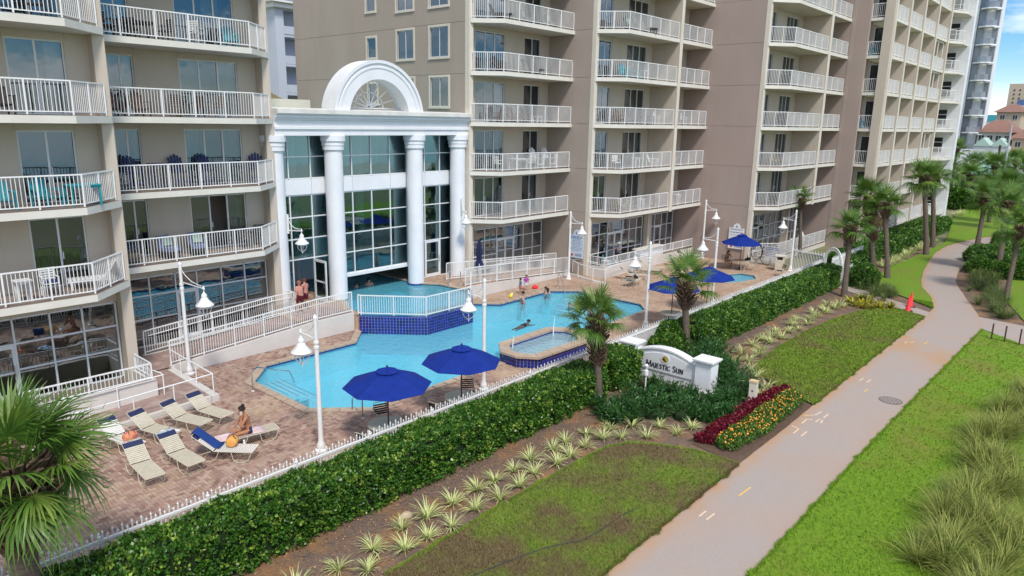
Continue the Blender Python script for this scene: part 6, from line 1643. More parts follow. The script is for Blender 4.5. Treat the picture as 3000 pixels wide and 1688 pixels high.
# mulch scraps: chips and dry leaves lying on the beds
np.random.seed(31)
n = 12000; X = np.random.uniform(3, 44, n); Y = 14.1-2.5*np.random.rand(n)**1.5; k = np.random.rand(n) < np.clip((12/np.maximum(X, 6))**1.3, .1, 1); X, Y = X[k], Y[k]; n = len(X)
P = np.stack([X, Y, np.full(n, -.018)], 1); v, f = leaves_on(P, np.tile([0, 0, .1], (n, 1)), 1, .055, .01, .3, 0)
v[:, 2] = np.clip(v[:, 2], -.026, .02)
M['chips'] = mat('leaf_litter', (.30, .135, .05), .9, (.36, .23, .13), 9, isl=.6)
tag(fast('leaf_litter', v, f, M['chips'], kind='stuff'), 'brown leaf litter scattered over the mulch', 'leaf litter')
t = thing('rock', 'pale flat rock in the mulch at the tip of a tuft', 'rock', (10.85, 13.2, -.02)); mb = MB(); mb.lathe([(.15, 0), (.17, .05), (.12, .12), (.05, .15)], n=9); o = mb.obj('rock_body', mat('rock_pale', (.5, .4, .28), .9, (.4, .3, .2), 6, bump=.5, bscale=15), t)
for vv in o.data.vertices: vv.co.x *= 1.25+.15*math.sin(vv.co.z*30); vv.co.y *= .8+.2*math.sin(vv.co.x*11)

mb = MB((11.3, 9.8, .03)); mb.tube([(10.2, 10.1, .05), (11.32, 9.83, .055), (12.27, 9.55, .05), (12.8, 9.26, .055), (13.12, 9.07, .05), (13.89, 8.99, .055), (14.93, 8.98, .05), (15.37, 8.93, .04)], .014, 5)
o = mb.obj('drip_hose', M['darkgrey']); o.location = (11.3, 9.8, .03); tag(o, 'thin dark hose lying across the near lawn', 'hose')
# ------------------------------------------------------------------ tall grasses bottom right
M['oats'] = mat('tall_grass', (.15, .21, .03), .7, (.34, .35, .09), 3, isl=.5, trans=.2)
OAT = [tuft_mesh(60+i, 150, 1.0, .009, 'oats', .42) for i in range(4)]
OP = []
np.random.seed(12)
for cx, cy, r, k in ((18.2, 1.9, .7, 6), (19.6, 1.6, .8, 8), (19.0, 2.3, .6, 5), (20.6, 1.9, .8, 8), (21.6, 2.2, .8, 8), (21.0, 1.3, .8, 7), (22.8, 2.1, .8, 8), (24.0, 2.1, .8, 8), (25.6, 2.2, .9, 8), (27.2, 2.3, .9, 8), (29, 2.2, 1, 8), (31, 2.2, 1, 8), (33.5, 2, 1, 7), (17.2, 1.4, .7, 6), (23.3, 1.5, .6, 4)):
    for _ in range(k): OP.append((cx+np.random.normal(0, r*.5), cy+np.random.normal(0, r*.35)))
mass('ornamental_grass', 'tall straw tipped ornamental grass at the lower right', 'grass', OP, OAT, M['oats'], (.75, 1.15))
GR = [tuft_mesh(80+i, 110, .75, .008, 'oats', .5) for i in range(3)]
M['oats_green'] = mat('fountain_grass', (.09, .14, .03), .7, (.16, .2, .06), 3, isl=.4, trans=.2)
mass('ornamental_grass', 'soft green grass clump beside the ball shaped shrub', 'grass', [(48.3+np.random.normal(0, .9), 11.4+np.random.normal(0, .45)) for _ in range(22)], GR, M['oats_green'], (.8, 1.2))
mass('ornamental_grass', 'soft green grass along the right edge of the curving path', 'grass', [(x, 6.2+(x-50)*.24+np.random.normal(0, .5)-.9) for x in np.random.uniform(46.8, 60, 60)], GR, M['oats_green'], (.8, 1.3))
g = MB(); g.sheet([(15, .2), (24, .6), (34, 1.6), (34, .9), (24, -.2), (15, -.9)], .036); tag(g.obj('mulch_strip', M['mulch']), kind='structure')

# ------------------------------------------------------------------ palms
M['frond'] = mat('palm_frond', (.075, .17, .025), .42, (.12, .225, .035), 3, third=(.24, .31, .055), tscale=1.2, tlo=.5, thi=.75, isl=.25, trans=.22)
M['frond_dry'] = mat('palm_frond_dry', (.3, .22, .1), .7, (.22, .15, .07), 6, isl=.3)
M['trunk'] = mat('palm_trunk', (.15, .115, .09), .95, (.09, .07, .055), 4, 6, bump=.9, bscale=9, stretch=(1, 1, 5))
M['boot'] = mat('palm_boot', (.20, .125, .08), .9, (.10, .065, .045), 9, isl=.4)
def frond_mesh(seed, Lp=.8, Rb=.85, nseg=44, droop=.35, dry=False, w=.021, fold=.5):
    """fan leaf: petiole along +x, blade at its end, drooping tips"""
    rnd = np.random.RandomState(seed); V = []; F = []
    def strip(pts, ws, side):
        b = len(V)
        for p, q in zip(pts, ws): V.extend([p-side*q, p+side*q])
        for k in range(len(pts)-1): F.append((b+2*k, b+2*k+1, b+2*k+3, b+2*k+2))
    # petiole (slightly arched)
    pp = [np.array([Lp*t, 0, -.08*Lp*t*t*droop*2]) for t in np.linspace(0, 1, 5)]
    strip(pp, [.022, .018, .016, .015, .014], np.array([0, 1., 0])); strip(pp, [.02, .016, .014, .013, .012], np.array([0, 0, 1.]))
    e = pp[-1]
    for i in range(nseg):
        th = -2.35+4.7*i/(nseg-1)+rnd.normal(0, .025)
        l = Rb*(1-.28*(abs(th)/2.35)**1.6)*rnd.uniform(.88, 1.06); K = 6
        d = np.array([math.cos(th), math.sin(th), .25*abs(math.sin(th))*fold+.05*rnd.normal()]); d /= np.linalg.norm(d)
        s = np.array([-math.sin(th), math.cos(th), .12*((-1)**i)]); s /= np.linalg.norm(s)
        st = e+np.array([.05*math.cos(th)-.02, 0, 0]) if False else e
        pts = []; ws = []
        for k in range(K+1):
            q = k/K; z = -droop*l*(q**2.4)*(.7+.6*rnd.rand()) if k > 3 else -droop*l*q**2.4*.8
            pts.append(st+d*l*q*(1-.12*q*droop)+np.array([0, 0, z])); ws.append(w*([.15, .62, .95, 1.0, .75, .4, .06][k]))
        strip(pts, ws, s)
    o = fast('frond', np.array(V), np.array(F), M['frond_dry' if dry else 'frond']); me = o.data; bpy.data.objects.remove(o); return me
FR = {'up': [frond_mesh(1, droop=.12), frond_mesh(2, droop=.18)], 'mid': [frond_mesh(3, droop=.32), frond_mesh(4, droop=.42), frond_mesh(5, droop=.36)], 'low': [frond_mesh(6, droop=.6, fold=.2), frond_mesh(7, droop=.75, fold=.1)], 'dry': [frond_mesh(8, droop=.8, dry=True, fold=0)]}
def boot_mesh(seed, L=.28):
    rnd = random.Random(seed); mb = MB(); w = .05
    v = []
    for k in range(4):
        q = k/3; x = .02+.12*q**1.5+.05*q; z = L*q; ww = w*(1-.45*q); tt = .02*(1-.5*q)
        v += [(x, -ww, z), (x, ww, z), (x-tt, ww*.9, z+.012), (x-tt, -ww*.9, z+.012)]
    f = []
    for k in range(3):
        b = 4*k; f += [(b+j, b+(j+1) % 4, b+4+(j+1) % 4, b+4+j) for j in range(4)]
    f += [(3, 2, 1, 0), (12, 13, 14, 15)]
    mb.add(v, f); o = mb.obj('leaf_base', M['boot']); me = o.data; bpy.data.objects.remove(o); return me
BOOT = [boot_mesh(i) for i in range(2)]
def palm(label, x, y, zc, lean=(0, 0), R_=1.5, r=.13, nf=24, boots=1.1, seed=0, sep=True, group=None, spread=1.0, dry=0, r_top=None, boot_r=1.7, elmin=-.55):
    """zc: height where the fronds leave the trunk; lean: offset of that point from the base"""
    rnd = random.Random(seed+100)
    t = thing('palm_tree', label, 'palm tree', (x, y, 0), group=group)
    n = 10; pts = []; rr = []
    for i in range(n+1):
        q = i/n; pts.append((lean[0]*q**1.15, lean[1]*q**1.15, -.1+(zc+.1)*q)); rr.append(r*(1.22-.3*min(1, q*3)+.05*math.sin(q*23+seed)))
    mb = MB(); mb.tube(pts, rr, 14); tr = mb.obj('trunk', M['trunk'], t, smooth=True)
    # boots
    nb = int(boots/.085*9); bm = []
    for i in range(nb):
        q = i/nb; z = zc-boots+boots*q; f = max(0, z/zc); bx, by = lean[0]*f**1.15, lean[1]*f**1.15
        a = i*2.399963+rnd.uniform(-.1, .1); s = rnd.uniform(.75, 1.15)*r/.13*(.9+.35*math.sin(PI*min(1, q*1.1)))
        bm.append((bx+math.cos(a)*r*.8, by+math.sin(a)*r*.8, z, a, s))
    if sep:
        for b in bm:
            o = link('leaf_base', BOOT[rnd.randrange(2)], tr); o.location = b[:3]; o.rotation_euler = (rnd.uniform(-.1, .1), rnd.uniform(0, .25), b[3]); o.scale = (b[4],)*3
    else:
        mbb = MB()
        base = BOOT[0]; vs = [tuple(v.co) for v in base.vertices]; fs = [tuple(p.vertices) for p in base.polygons]
        for b in bm:
            c, s_ = math.cos(b[3]), math.sin(b[3]); k = b[4]
            mbb.add([(b[0]+(v[0]*c-v[1]*s_)*k, b[1]+(v[0]*s_+v[1]*c)*k, b[2]+v[2]*k) for v in vs], fs)
        mbb.obj('leaf_bases', M['boot'], tr, kind='stuff')
    top = Vector((lean[0], lean[1], zc))
    for i in range(nf):
        q = (i+.5)/nf; el = 1.38-(1.38-elmin)*q**.9; az = i*2.399963+rnd.uniform(-.25, .25)
        kind = 'up' if el > .95 else 'mid' if el > .15 else 'low'
        if i >= nf-dry: kind = 'dry'; el = -1.1
        me = rnd.choice(FR[kind]); o = link('frond', me, t); s = R_/1.6*rnd.uniform(.88, 1.1)*(1 if el > 0 else .92)
        o.location = top+Vector((math.cos(az)*.06, math.sin(az)*.06, -.12*q*2)); o.rotation_euler = Euler((rnd.uniform(-.3, .3), -el, az), 'XYZ'); o.scale = (s,)*3
    return t
palm('large near palm cut off by the lower left picture corner', 2.8, 14.75, 3.8, (.05, .1), 1.95, .27, 32, 1.7, 1, True, boot_r=1.5, dry=0, elmin=-.35)
palm('slim palm at the break in the near hedge, left of the name sign', 20.85, 13.95, 3.35, (-.1, .25), 1.35, .15, 21, 1.9, 2, elmin=-.22)
palm('slim palm between the name sign and the far hedge', 28.8, 14.55, 3.15, (.15, .45), 1.7, .17, 11, 1.2, 3, elmin=.0)
palm('palm standing at the gate end of the far hedge', 45.85, 12.85, 4.2, (.9, .35), 1.5, .17, 17, 1.0, 4, True, elmin=-.28)
palm('leaning palm, right one of the twin pair before the far wing', 53.9, 12.4, 5.0, (1.1, 1.1), 1.75, .17, 18, 1.0, 5, True, dry=2, elmin=-.3)
palm('curving palm, left one of the twin pair with a crisscross trunk', 57.0, 14.2, 5.3, (-.2, .9), 1.85, .2, 19, 3.4, 6, True, elmin=-.3)
palm('palm behind the lamp at the wing with the rose wall', 57.5, 19.8, 4.6, (.4, .6), 1.5, .15, 10, .9, 7, True, elmin=.0)
pf = 'palms on the far lawn'
palm('tall palm at the lawn edge where the path starts to bend', 66.6, 12.65, 6.2, (1.0, 1.2), 1.95, .2, 20, 1.0, 8, False, pf)
palm('tall palm just behind the lawn edge palm', 71.9, 13.25, 6.0, (.6, .9), 1.9, .2, 18, 1.0, 9, False, pf)
palm('palm on the inner side of the path bend', 74.7, 10.3, 4.4, (1.0, .1), 2.0, .2, 17, 1.1, 10, False, pf)
palm('leaning palm growing out of the clipped hedge right of the path', 60.0, 6.75, 5.0, (2.0, .4), 1.95, .2, 18, 1.0, 11, False, pf)
palm('slanting thin palm at the right picture edge', 52.3, 5.25, 4.3, (2.0, .1), 1.9, .15, 16, .8, 12, False, pf)
palm('palm on the lawn beyond the bend, right', 89.9, 10.35, 4.6, (.4, .3), 2.2, .2, 22, .9, 13, False, pf)
palm('palm near the far shrubs, left', 91.6, 16.3, 5.6, (.3, .4), 2.2, .2, 24, .9, 14, False, pf)
palm('palm near the green roofed pavilion, left', 111.6, 17.3, 4.2, (.2, .3), 2.3, .2, 22, .9, 15, False, pf)
palm('palm before the green roofed pavilion, right', 118, 15.6, 5.5, (.2, .2), 2.2, .2, 22, .9, 16, False, pf)
far_p = [(140, 24.3, 8.6), (134, 20.8, 6.5), (128, 18.2, 6.3), (138, 17.0, 6.6), (126, 14.2, 7.2), (120, 12.2, 6.4), (112, 9.6, 6.2), (104, 9.2, 5.6), (98, 7.2, 5.2), (131, 12.0, 7.6), (150, 19.3, 8.5), (96, 12.5, 4.6)]
for i, (x, y, z) in enumerate(far_p):
    palm('%s distant palm from the left among those beyond the lawn' % ORD[i], x, y, z*.8, (.2, .2), 2.4, .2, 18, .7, 30+i, False, 'distant palms beyond the lawn')

# ------------------------------------------------------------------ name sign
sg = thing('name_sign', 'white stucco name sign with two pillars and an arched wall beside the flower bed', 'sign', (24.75, 13.35, 0))
SO = (24.75, 13.35, 0)
mb = MB(SO); n = 24; ys = [11.95, 14.9]; prof = []
def arc_top(s):            # s in -1..1 across the wall
    return 1.02+.33*math.cos(min(1, abs(s)/.86)*PI/2)**.8 if abs(s) < .86 else 1.02
vs = []; 
for i in range(n+1):
    s = i/n*2-1; y = 13.42-s*1.5; z = arc_top(s)
    vs += [(24.62, y, 0), (24.62, y, z), (24.95, y, z), (24.95, y, 0)]
fs = []
for i in range(n):
    b = 4*i; fs += [(b, b+4, b+5, b+1), (b+1, b+5, b+6, b+2), (b+2, b+6, b+7, b+3)]
mb.add(vs, fs); mb.obj('wall', M['white_stucco'], sg)
mb = MB(SO); vs = []
for i in range(n+1):
    s = i/n*2-1; y = 13.42-s*1.5; z = arc_top(s)+.002
    vs += [(24.57, y, z), (24.57, y, z+.06), (25.0, y, z+.06), (25.0, y, z)]
mb.add(vs, [q for i in range(n) for b in [4*i] for q in ((b, b+4, b+5, b+1), (b+1, b+5, b+6, b+2), (b+2, b+6, b+7, b+3), (b+3, b+7, b+4, b))]); mb.obj('coping', M['white'], sg)
for yc in (11.62, 15.05):
    mb = MB(SO); mb.box(24.48, yc-.33, 0, 25.1, yc+.33, 1.26); mb.box(24.45, yc-.36, 0, 25.13, yc+.36, .12); pl_ = mb.obj('pillar', M['white_stucco'], sg)
    mb = MB(SO); mb.box(24.41, yc-.4, 1.262, 25.17, yc+.4, 1.32); mb.box(24.37, yc-.44, 1.322, 25.21, yc+.44, 1.38); mb.obj('cap', M['white'], pl_)
# raised panel
mb = MB(SO); vs = []; m2 = 20
def ptop(s): return .93+.28*math.cos(s*PI/2)**.9 if abs(s) < 1 else .93
for i in range(m2+1):
    s = i/m2*2-1; y = 13.33-s*1.2
    vs += [(24.575, y, .42), (24.575, y, ptop(s)), (24.625, y, ptop(s)), (24.625, y, .42)]
mb.add(vs, [q for i in range(m2) for b in [4*i] for q in ((b, b+4, b+5, b+1), (b+1, b+5, b+6, b+2), (b+3, b+7, b+4, b))]+[(0, 1, 2, 3), (4*m2+3, 4*m2+2, 4*m2+1, 4*m2)]); mb.obj('panel', M['white'], sg)
M['letter'] = mat('letter_ink', (.02, .025, .035), .5); M['gold'] = mat('emblem_gold', (.62, .44, .10), .4, (.5, .33, .06), 8)
mb = MB(SO); r = .2; vs = [(24.555, 13.33+r*math.cos(2*PI*i/28), .99+r*.95*math.sin(2*PI*i/28)) for i in range(28)]+[(24.576, 13.33+r*math.cos(2*PI*i/28), .99+r*.95*math.sin(2*PI*i/28)) for i in range(28)]
mb.add(vs, [tuple(range(28))]+[(i, (i+1) % 28, 28+(i+1) % 28, 28+i) for i in range(28)]); mb.obj('emblem_ring', M['white_stucco'], sg)
mb = MB(SO); r = .145; mb.add([(24.55, 13.33+r*math.cos(2*PI*i/28), .99+r*.95*math.sin(2*PI*i/28)) for i in range(28)], [tuple(range(28))]); mb.obj('emblem_disc', M['gold'], sg)
mb = MB(SO)
for a in ([(.085, -.02), (.045, .1), (.015, .02), (-.03, -.06), (-.1, -.075), (-.02, -.1), (.06, -.07)], [(.11, -.03), (.1, .05), (.075, -.01)]):
    mb.add([(24.546, 13.33+u, .99+w_) for u, w_ in a], [tuple(range(len(a)))])
mb.obj('emblem_bird', M['letter'], sg)
GL = {'M': ([[(0, 0), (.08, 1)], [(.08, 1), (.45, .12)], [(.45, .12), (.82, 1)], [(.82, 1), (.9, 0)]], .9), 'A': ([[(0, 0), (.36, 1)], [(.36, 1), (.72, 0)], [(.14, .36), (.58, .36)]], .72),
      'J': ([[(.22, 1), (.22, .05)], [(.22, .05), (.1, -.18)], [(.1, -.18), (0, -.2)]], .34), 'E': ([[(.1, 0), (.1, 1)], [(.1, 1), (.55, 1)], [(.1, .52), (.45, .52)], [(.1, 0), (.58, 0)]], .6),
      'S': ([[(.5, .82), (.4, .97)], [(.4, .97), (.2, 1)], [(.2, 1), (.06, .82)], [(.06, .82), (.14, .6)], [(.14, .6), (.42, .42)], [(.42, .42), (.52, .22)], [(.52, .22), (.4, .03)], [(.4, .03), (.18, 0)], [(.18, 0), (.04, .16)]], .58),
      'T': ([[(.34, 0), (.34, 1)], [(0, 1), (.68, 1)], [(0, 1), (0, .84)], [(.68, 1), (.68, .84)]], .68), 'I': ([[(.14, 0), (.14, 1)]], .28),
      'C': ([[(.62, .82), (.5, .96)], [(.5, .96), (.32, 1)], [(.32, 1), (.1, .82)], [(.1, .82), (.03, .5)], [(.03, .5), (.1, .18)], [(.1, .18), (.32, 0)], [(.32, 0), (.52, .04)], [(.52, .04), (.64, .2)]], .68),
      'U': ([[(.08, 1), (.08, .3)], [(.08, .3), (.2, .05)], [(.2, .05), (.38, 0)], [(.38, 0), (.56, .05)], [(.56, .05), (.66, .3)], [(.66, .3), (.66, 1)]], .74), 'N': ([[(.08, 0), (.08, 1)], [(.08, 1), (.68, .02)], [(.68, 0), (.68, 1)]], .76)}
SER = {'M': [(0, 0), (.9, 0), (.08, 1), (.82, 1)], 'A': [(0, 0), (.72, 0)], 'J': [(.22, 1)], 'E': [], 'S': [], 'T': [(.34, 0)], 'I': [(.14, 0), (.14, 1)], 'C': [], 'U': [(.08, 1), (.66, 1)], 'N': [(.08, 0), (.68, 1), (.08, 1)]}
def sign_text(s, y0, z0, H, k=.76):
    x = 0; out = []
    for i, ch in enumerate(s):
        if ch == ' ': x += H*.42; continue
        big = i == 0 or s[i-1] == ' '; h = H if big else H*k
        st, wd = GL[ch]; out.append((ch, x, h)); x += wd*h+H*.11
    return out, x
def place_text():
    H = .235; lay, tot = sign_text('MAJESTIC SUN', 0, 0, H); y0 = 13.33+tot/2
    for ch, x, h in lay:
        st, wd = GL[ch]; mb = MB(SO)
        for (a, b), (c, d) in st:
            thick = .036 if abs(d-b) > abs(c-a)*1.2 and not (ch in 'MN' and a == .08 and c == .08) and not (ch == 'A' and a == 0) else .02
            mb.bar((24.566, y0-x-a*h, .555+b*h), (24.566, y0-x-c*h, .555+d*h), thick, .016, up=(1, 0, 0))
        for a, b in SER[ch]:
            mb.bar((24.5655, y0-x-a*h+.034, .555+b*h), (24.5655, y0-x-a*h-.034, .555+b*h), .012, .015, up=(1, 0, 0))
        mb.obj('letter', M['letter'], sg)
place_text()
# ------------------------------------------------------------------ balcony furniture
FM = {}
def fcol(name, c, r=.6):
    if name not in FM: FM[name] = mat('furniture_'+name, c, r, tuple(x*.85 for x in c), 6)
    return FM[name]
FC = dict(white=(.75, .75, .74), navy=(.02, .035, .12), teal=(.02, .30, .36), brown=(.13, .075, .05), dark=(.035, .03, .028), grey=(.14, .13, .125), tan=(.38, .31, .2), turq=(.01, .25, .42), blue=(.16, .2, .36))
def fm(c): return fcol(c, FC[c])
def adirondack(c, tall=0):
    t = thing('adirondack_chair', '', 'chair'); m = fm(c); h = tall
    for i in range(5):
        y = -.22+.11*i; top = 1.0-.09*abs(i-2)**1.4*.6+h
        mb = MB(); mb.bar((-.18, y, .3+h), (-.42, y*1.15, top), .095, .02, up=(1, 0, .3)); mb.obj('back_slat', m, t)
    for i in range(5):
        x = -.18+.12*i; mb = MB(); mb.box(x, -.27, .33+h-.02*(4-i)-.02, x+.1, .27, .35+h-.02*(4-i)-.02); mb.obj('seat_slat', m, t)
    for s in (-1, 1):
        mb = MB(); mb.box(-.32, .27*s-.05+.03*s, .56+h, .42, .27*s+.05+.03*s, .585+h); mb.obj('armrest', m, t)
        mb = MB(); mb.box(.33, .28*s-.02, 0, .42, .28*s+.02, .56+h); mb.obj('leg', m, t)
        mb = MB(); mb.box(-.38, .28*s-.02, 0, -.3, .28*s+.02, .56+h); mb.obj('leg', m, t)
    if tall:
        mb = MB(); mb.box(.36, -.28, .25, .4, .28, .3); mb.obj('footrest', m, t)
    return t
def slat_chair(c, cushion=None):
    t = thing('slat_chair', '', 'chair'); m = fm(c)
    for x in (-.2, .2):
        for y in (-.22, .22):
            mb = MB(); mb.box(x-.02, y-.02, 0, x+.02, y+.02, .92 if x < 0 else .62); mb.obj('leg', m, t)
    mb = MB(); mb.box(-.22, -.24, .42, .24, .24, .45); mb.obj('seat', m, t)
    for k in range(5): mb = MB(); mb.box(-.225, -.2, .52+.085*k, -.2, .2, .575+.085*k); mb.obj('back_slat', m, t)
    for s in (-1, 1): mb = MB(); mb.box(-.2, .22*s-.025, .621, .24, .22*s+.025, .645); mb.obj('armrest', m, t)
    if cushion: mb = MB(); mb.box(-.19, -.21, .452, .22, .21, .52); mb.obj('cushion', fm(cushion), t)
    return t
def side_table(c, L=.5, W=.5, h=.7):
    t = thing('balcony_table', '', 'table'); m = fm(c)
    k = max(3, int(L/.12))
    for i in range(k): mb = MB(); x = -L/2+L*i/k; mb.box(x+.006, -W/2, h-.03, x+L/k-.006, W/2, h); mb.obj('top_slat', m, t)
    mb = MB(); mb.box(-L/2+.04, -W/2+.04, h-.1, L/2-.04, W/2-.04, h-.032); mb.obj('apron', m, t)
    for sx in (-1, 1):
        for sy in (-1, 1): mb = MB(); mb.box(sx*(L/2-.08)-.03, sy*(W/2-.08)-.03, 0, sx*(L/2-.08)+.03, sy*(W/2-.08)+.03, h-.1); mb.obj('leg', m, t)
    return t
def chaise(c):
    t = thing('chaise_lounge', '', 'lounge chair'); m = fm(c)
    for i in range(9): mb = MB(); x = -.1+.13*i; mb.box(x, -.3, .33, x+.11, .3, .36); mb.obj('seat_slat', m, t)
    for i in range(6):
        d = .06+.12*i; mb = MB(); mb.bar((-.1-d*.5, -.3, .36+d*.86), (-.1-d*.5, .3, .36+d*.86), .02, .1, up=(-.5, 0, .86)); mb.obj('back_slat', m, t)
    for x in (0, .95):
        for s in (-1, 1): mb = MB(); mb.box(x-.03, .27*s-.03, 0, x+.03, .27*s+.03, .33); mb.obj('leg', m, t)
    for s in (-1, 1): mb = MB(); mb.box(-.15, .27*s-.02, .27, 1.07, .27*s+.02, .33); mb.obj('side_rail', m, t)
    return t
def club_chair(c):
    t = thing('cushioned_chair', '', 'chair'); m = fm('dark'); k = fm(c)
    mb = MB(); mb.box(-.32, -.34, .15, .34, .34, .3); mb.obj('frame', m, t)
    for x in (-.3, .3):
        for y in (-.3, .3): mb = MB(); mb.box(x-.025, y-.025, 0, x+.025, y+.025, .15); mb.obj('leg', m, t)
    mb = MB(); mb.box(-.28, -.3, .302, .36, .3, .46); mb.obj('seat_cushion', k, t)
    mb = MB(); mb.bar((-.26, 0, .42), (-.4, 0, .92), .58, .15, up=(1, 0, .28)); mb.obj('back_cushion', k, t)
    mb = MB(); mb.bar((-.12, .05, .5), (-.24, .05, .86), .4, .12, up=(1, 0, .35)); mb.obj('pillow', fcol('leafy', (.3, .42, .36)), t)
    return t
PROTO = {}
def put(kind, c, x, y, k, rz, label, grp=None, **kw):
    key = (kind, c, tuple(sorted(kw.items())))
    z = ZS[k]+.004 if k >= 0 else .3
    if key not in PROTO:
        PROTO[key] = {'ad': adirondack, 'sl': slat_chair, 'tb': side_table, 'ch': chaise, 'cl': club_chair}[kind](c, **kw); o = PROTO[key]; o.location = (x, y, z); o.rotation_euler = (0, 0, rz); o['label'] = label
        if grp: o['group'] = grp
        return o
    return dup(PROTO[key], (x, y, z), rz, label, grp)
S_ = -PI/2
L0_ = 'lowest left balcony'
put('sl', 'white', 7.05, 26.9, 0, S_, 'white slatted chair with a navy cushion on the lowest left balcony', cushion='navy')
put('tb', 'white', 6.2, 26.6, 0, 0, 'white side table left of the cushioned chair on the lowest left balcony')
put('ch', 'white', 8.75, 27.15, 0, 2.9, 'white slatted chaise lounge on the lowest left balcony')
G1 = 'teal furniture on the left balcony one floor above'
put('ad', 'teal', 6.05, 26.9, 1, S_, 'teal chair at the left picture edge on the second left balcony', G1)
put('ad', 'teal', 7.35, 27.1, 1, S_+.4, 'teal chair just left of the teal table', G1)
put('tb', 'teal', 8.35, 26.8, 1, 0, 'teal slatted table on the second left balcony', G1, L=1.0, W=.8)
put('ad', 'dark', 6.35, 26.8, 2, S_, 'dark chair at the left picture edge on the third left balcony')
put('sl', 'dark', 7.7, 27.0, 3, 2.6, 'dark chair at the right of the topmost left balcony')
put('cl', 'navy', 6.0, 26.9, 3, S_, 'navy cushioned chair at the left of the topmost left balcony')
put('cl', 'blue', 12.7, 30.9, 0, S_+.3, 'grey blue cushioned chair, left of the pair above the ramp', 'cushioned chairs above the ramp')
put('cl', 'blue', 13.9, 30.85, 0, S_-.2, 'grey blue cushioned chair, right of the pair above the ramp', 'cushioned chairs above the ramp')
put('tb', 'tan', 11.0, 30.5, 0, 0, 'tan low table at the left end of the balcony above the ramp', L=.7, W=.5, h=.4)
put('tb', 'dark', 17.0, 31.1, 0, .3, 'dark square table at the right end of the balcony above the ramp', L=.7, W=.7)
put('sl', 'grey', 16.2, 31.0, 0, 0, 'dark slatted chair left of the dark balcony table')
put('sl', 'grey', 17.2, 31.45, 0, S_-.6, 'dark slatted chair behind the dark balcony table')
G2 = 'navy high chairs on the balcony two floors above the ramp'
for i, (x, y, rz) in enumerate(((10.4, 31.1, S_), (11.6, 31.1, S_), (13.55, 31.2, S_), (14.8, 31.3, S_), (17.1, 31.2, S_-.5))):
    put('ad', 'navy', x, y, 1, rz, '%s navy high chair from the left on its balcony' % ORD[i], G2, tall=.38)
put('tb', 'navy', 12.6, 31.0, 1, 0, 'navy high table between the navy chairs', L=.7, W=.7, h=1.05)
G3 = 'brown chairs on the balcony level with the arch top'
for i, (k, x, y, rz) in enumerate((('ad', 11.1, 31.0, S_), ('ad', 12.0, 30.8, S_), ('sl', 13.6, 30.9, S_+.2), ('sl', 14.6, 30.9, S_), ('sl', 15.4, 30.7, S_-.2))):
    put(k, 'brown', x, y, 2, rz, '%s brown chair from the left on the balcony beside the hall cornice' % ORD[i], G3)
G4 = 'dark dining set on the high left balcony'
for i, (x, y, rz) in enumerate(((11.2, 30.8, 0), (12.2, 31.3, S_), (13.3, 30.8, PI))): put('sl', 'dark', x, y, 3, rz, '%s dark dining chair from the left on the topmost full balcony' % ORD[i], G4)
put('tb', 'dark', 12.25, 30.7, 3, 0, 'dark dining table on the topmost full balcony', G4, L=1.1, W=.8)
put('ad', 'teal', 16.1, 30.9, 3, S_-.3, 'teal chair at the right end of the topmost full balcony')
put('sl', 'white', 14.4, 30.4, 3, .5, 'white chair in the middle of the topmost full balcony')
# wing A
GA = 'white furniture on the second balcony right of the hall'
put('sl', 'white', 32.9, 30.4, 1, 0, 'white armchair at the left on the second balcony right of the hall', GA)
put('tb', 'white', 34.8, 30.3, 1, 0, 'white table on the second balcony right of the hall', GA, L=1.2, W=.8)
put('sl', 'white', 36.0, 30.3, 1, PI, 'white armchair right of the white table on the second balcony', GA)
put('ad', 'white', 36.9, 30.6, 1, S_, 'left of two tall white chairs above the ramp right of the hall', GA, tall=.35)
put('ad', 'white', 38.2, 30.6, 1, S_, 'right of two tall white chairs above the ramp right of the hall', GA, tall=.35)
GB = 'brown chairs on the third balcony right of the hall'
for i, (x, rz) in enumerate(((32.6, -.4), (34.4, S_), (35.5, S_))): put('ad', 'brown', x, 30.5, 2, rz, '%s brown chair from the left on the third balcony right of the hall' % ORD[i], GB)
put('tb', 'white', 36.7, 30.4, 2, 0, 'white low table on the third balcony right of the hall', L=.6, W=.5, h=.45)
for i, (c, x, k, kind) in enumerate((('dark', 33.0, 3, 'ad'), ('grey', 35.8, 3, 'ch'), ('dark', 32.7, 4, 'ch'), ('grey', 35.5, 4, 'cl'), ('grey', 38.0, 4, 'cl'))):
    put(kind, c, x, 30.5, k, S_+.2*i, ['dark chair on the fourth balcony right of the hall', 'grey lounge chair on the fourth balcony right of the hall', 'dark lounge chair on the top balcony right of the hall', 'left grey cushioned chair on the top balcony right of the hall', 'right grey cushioned chair on the top balcony right of the hall'][i])
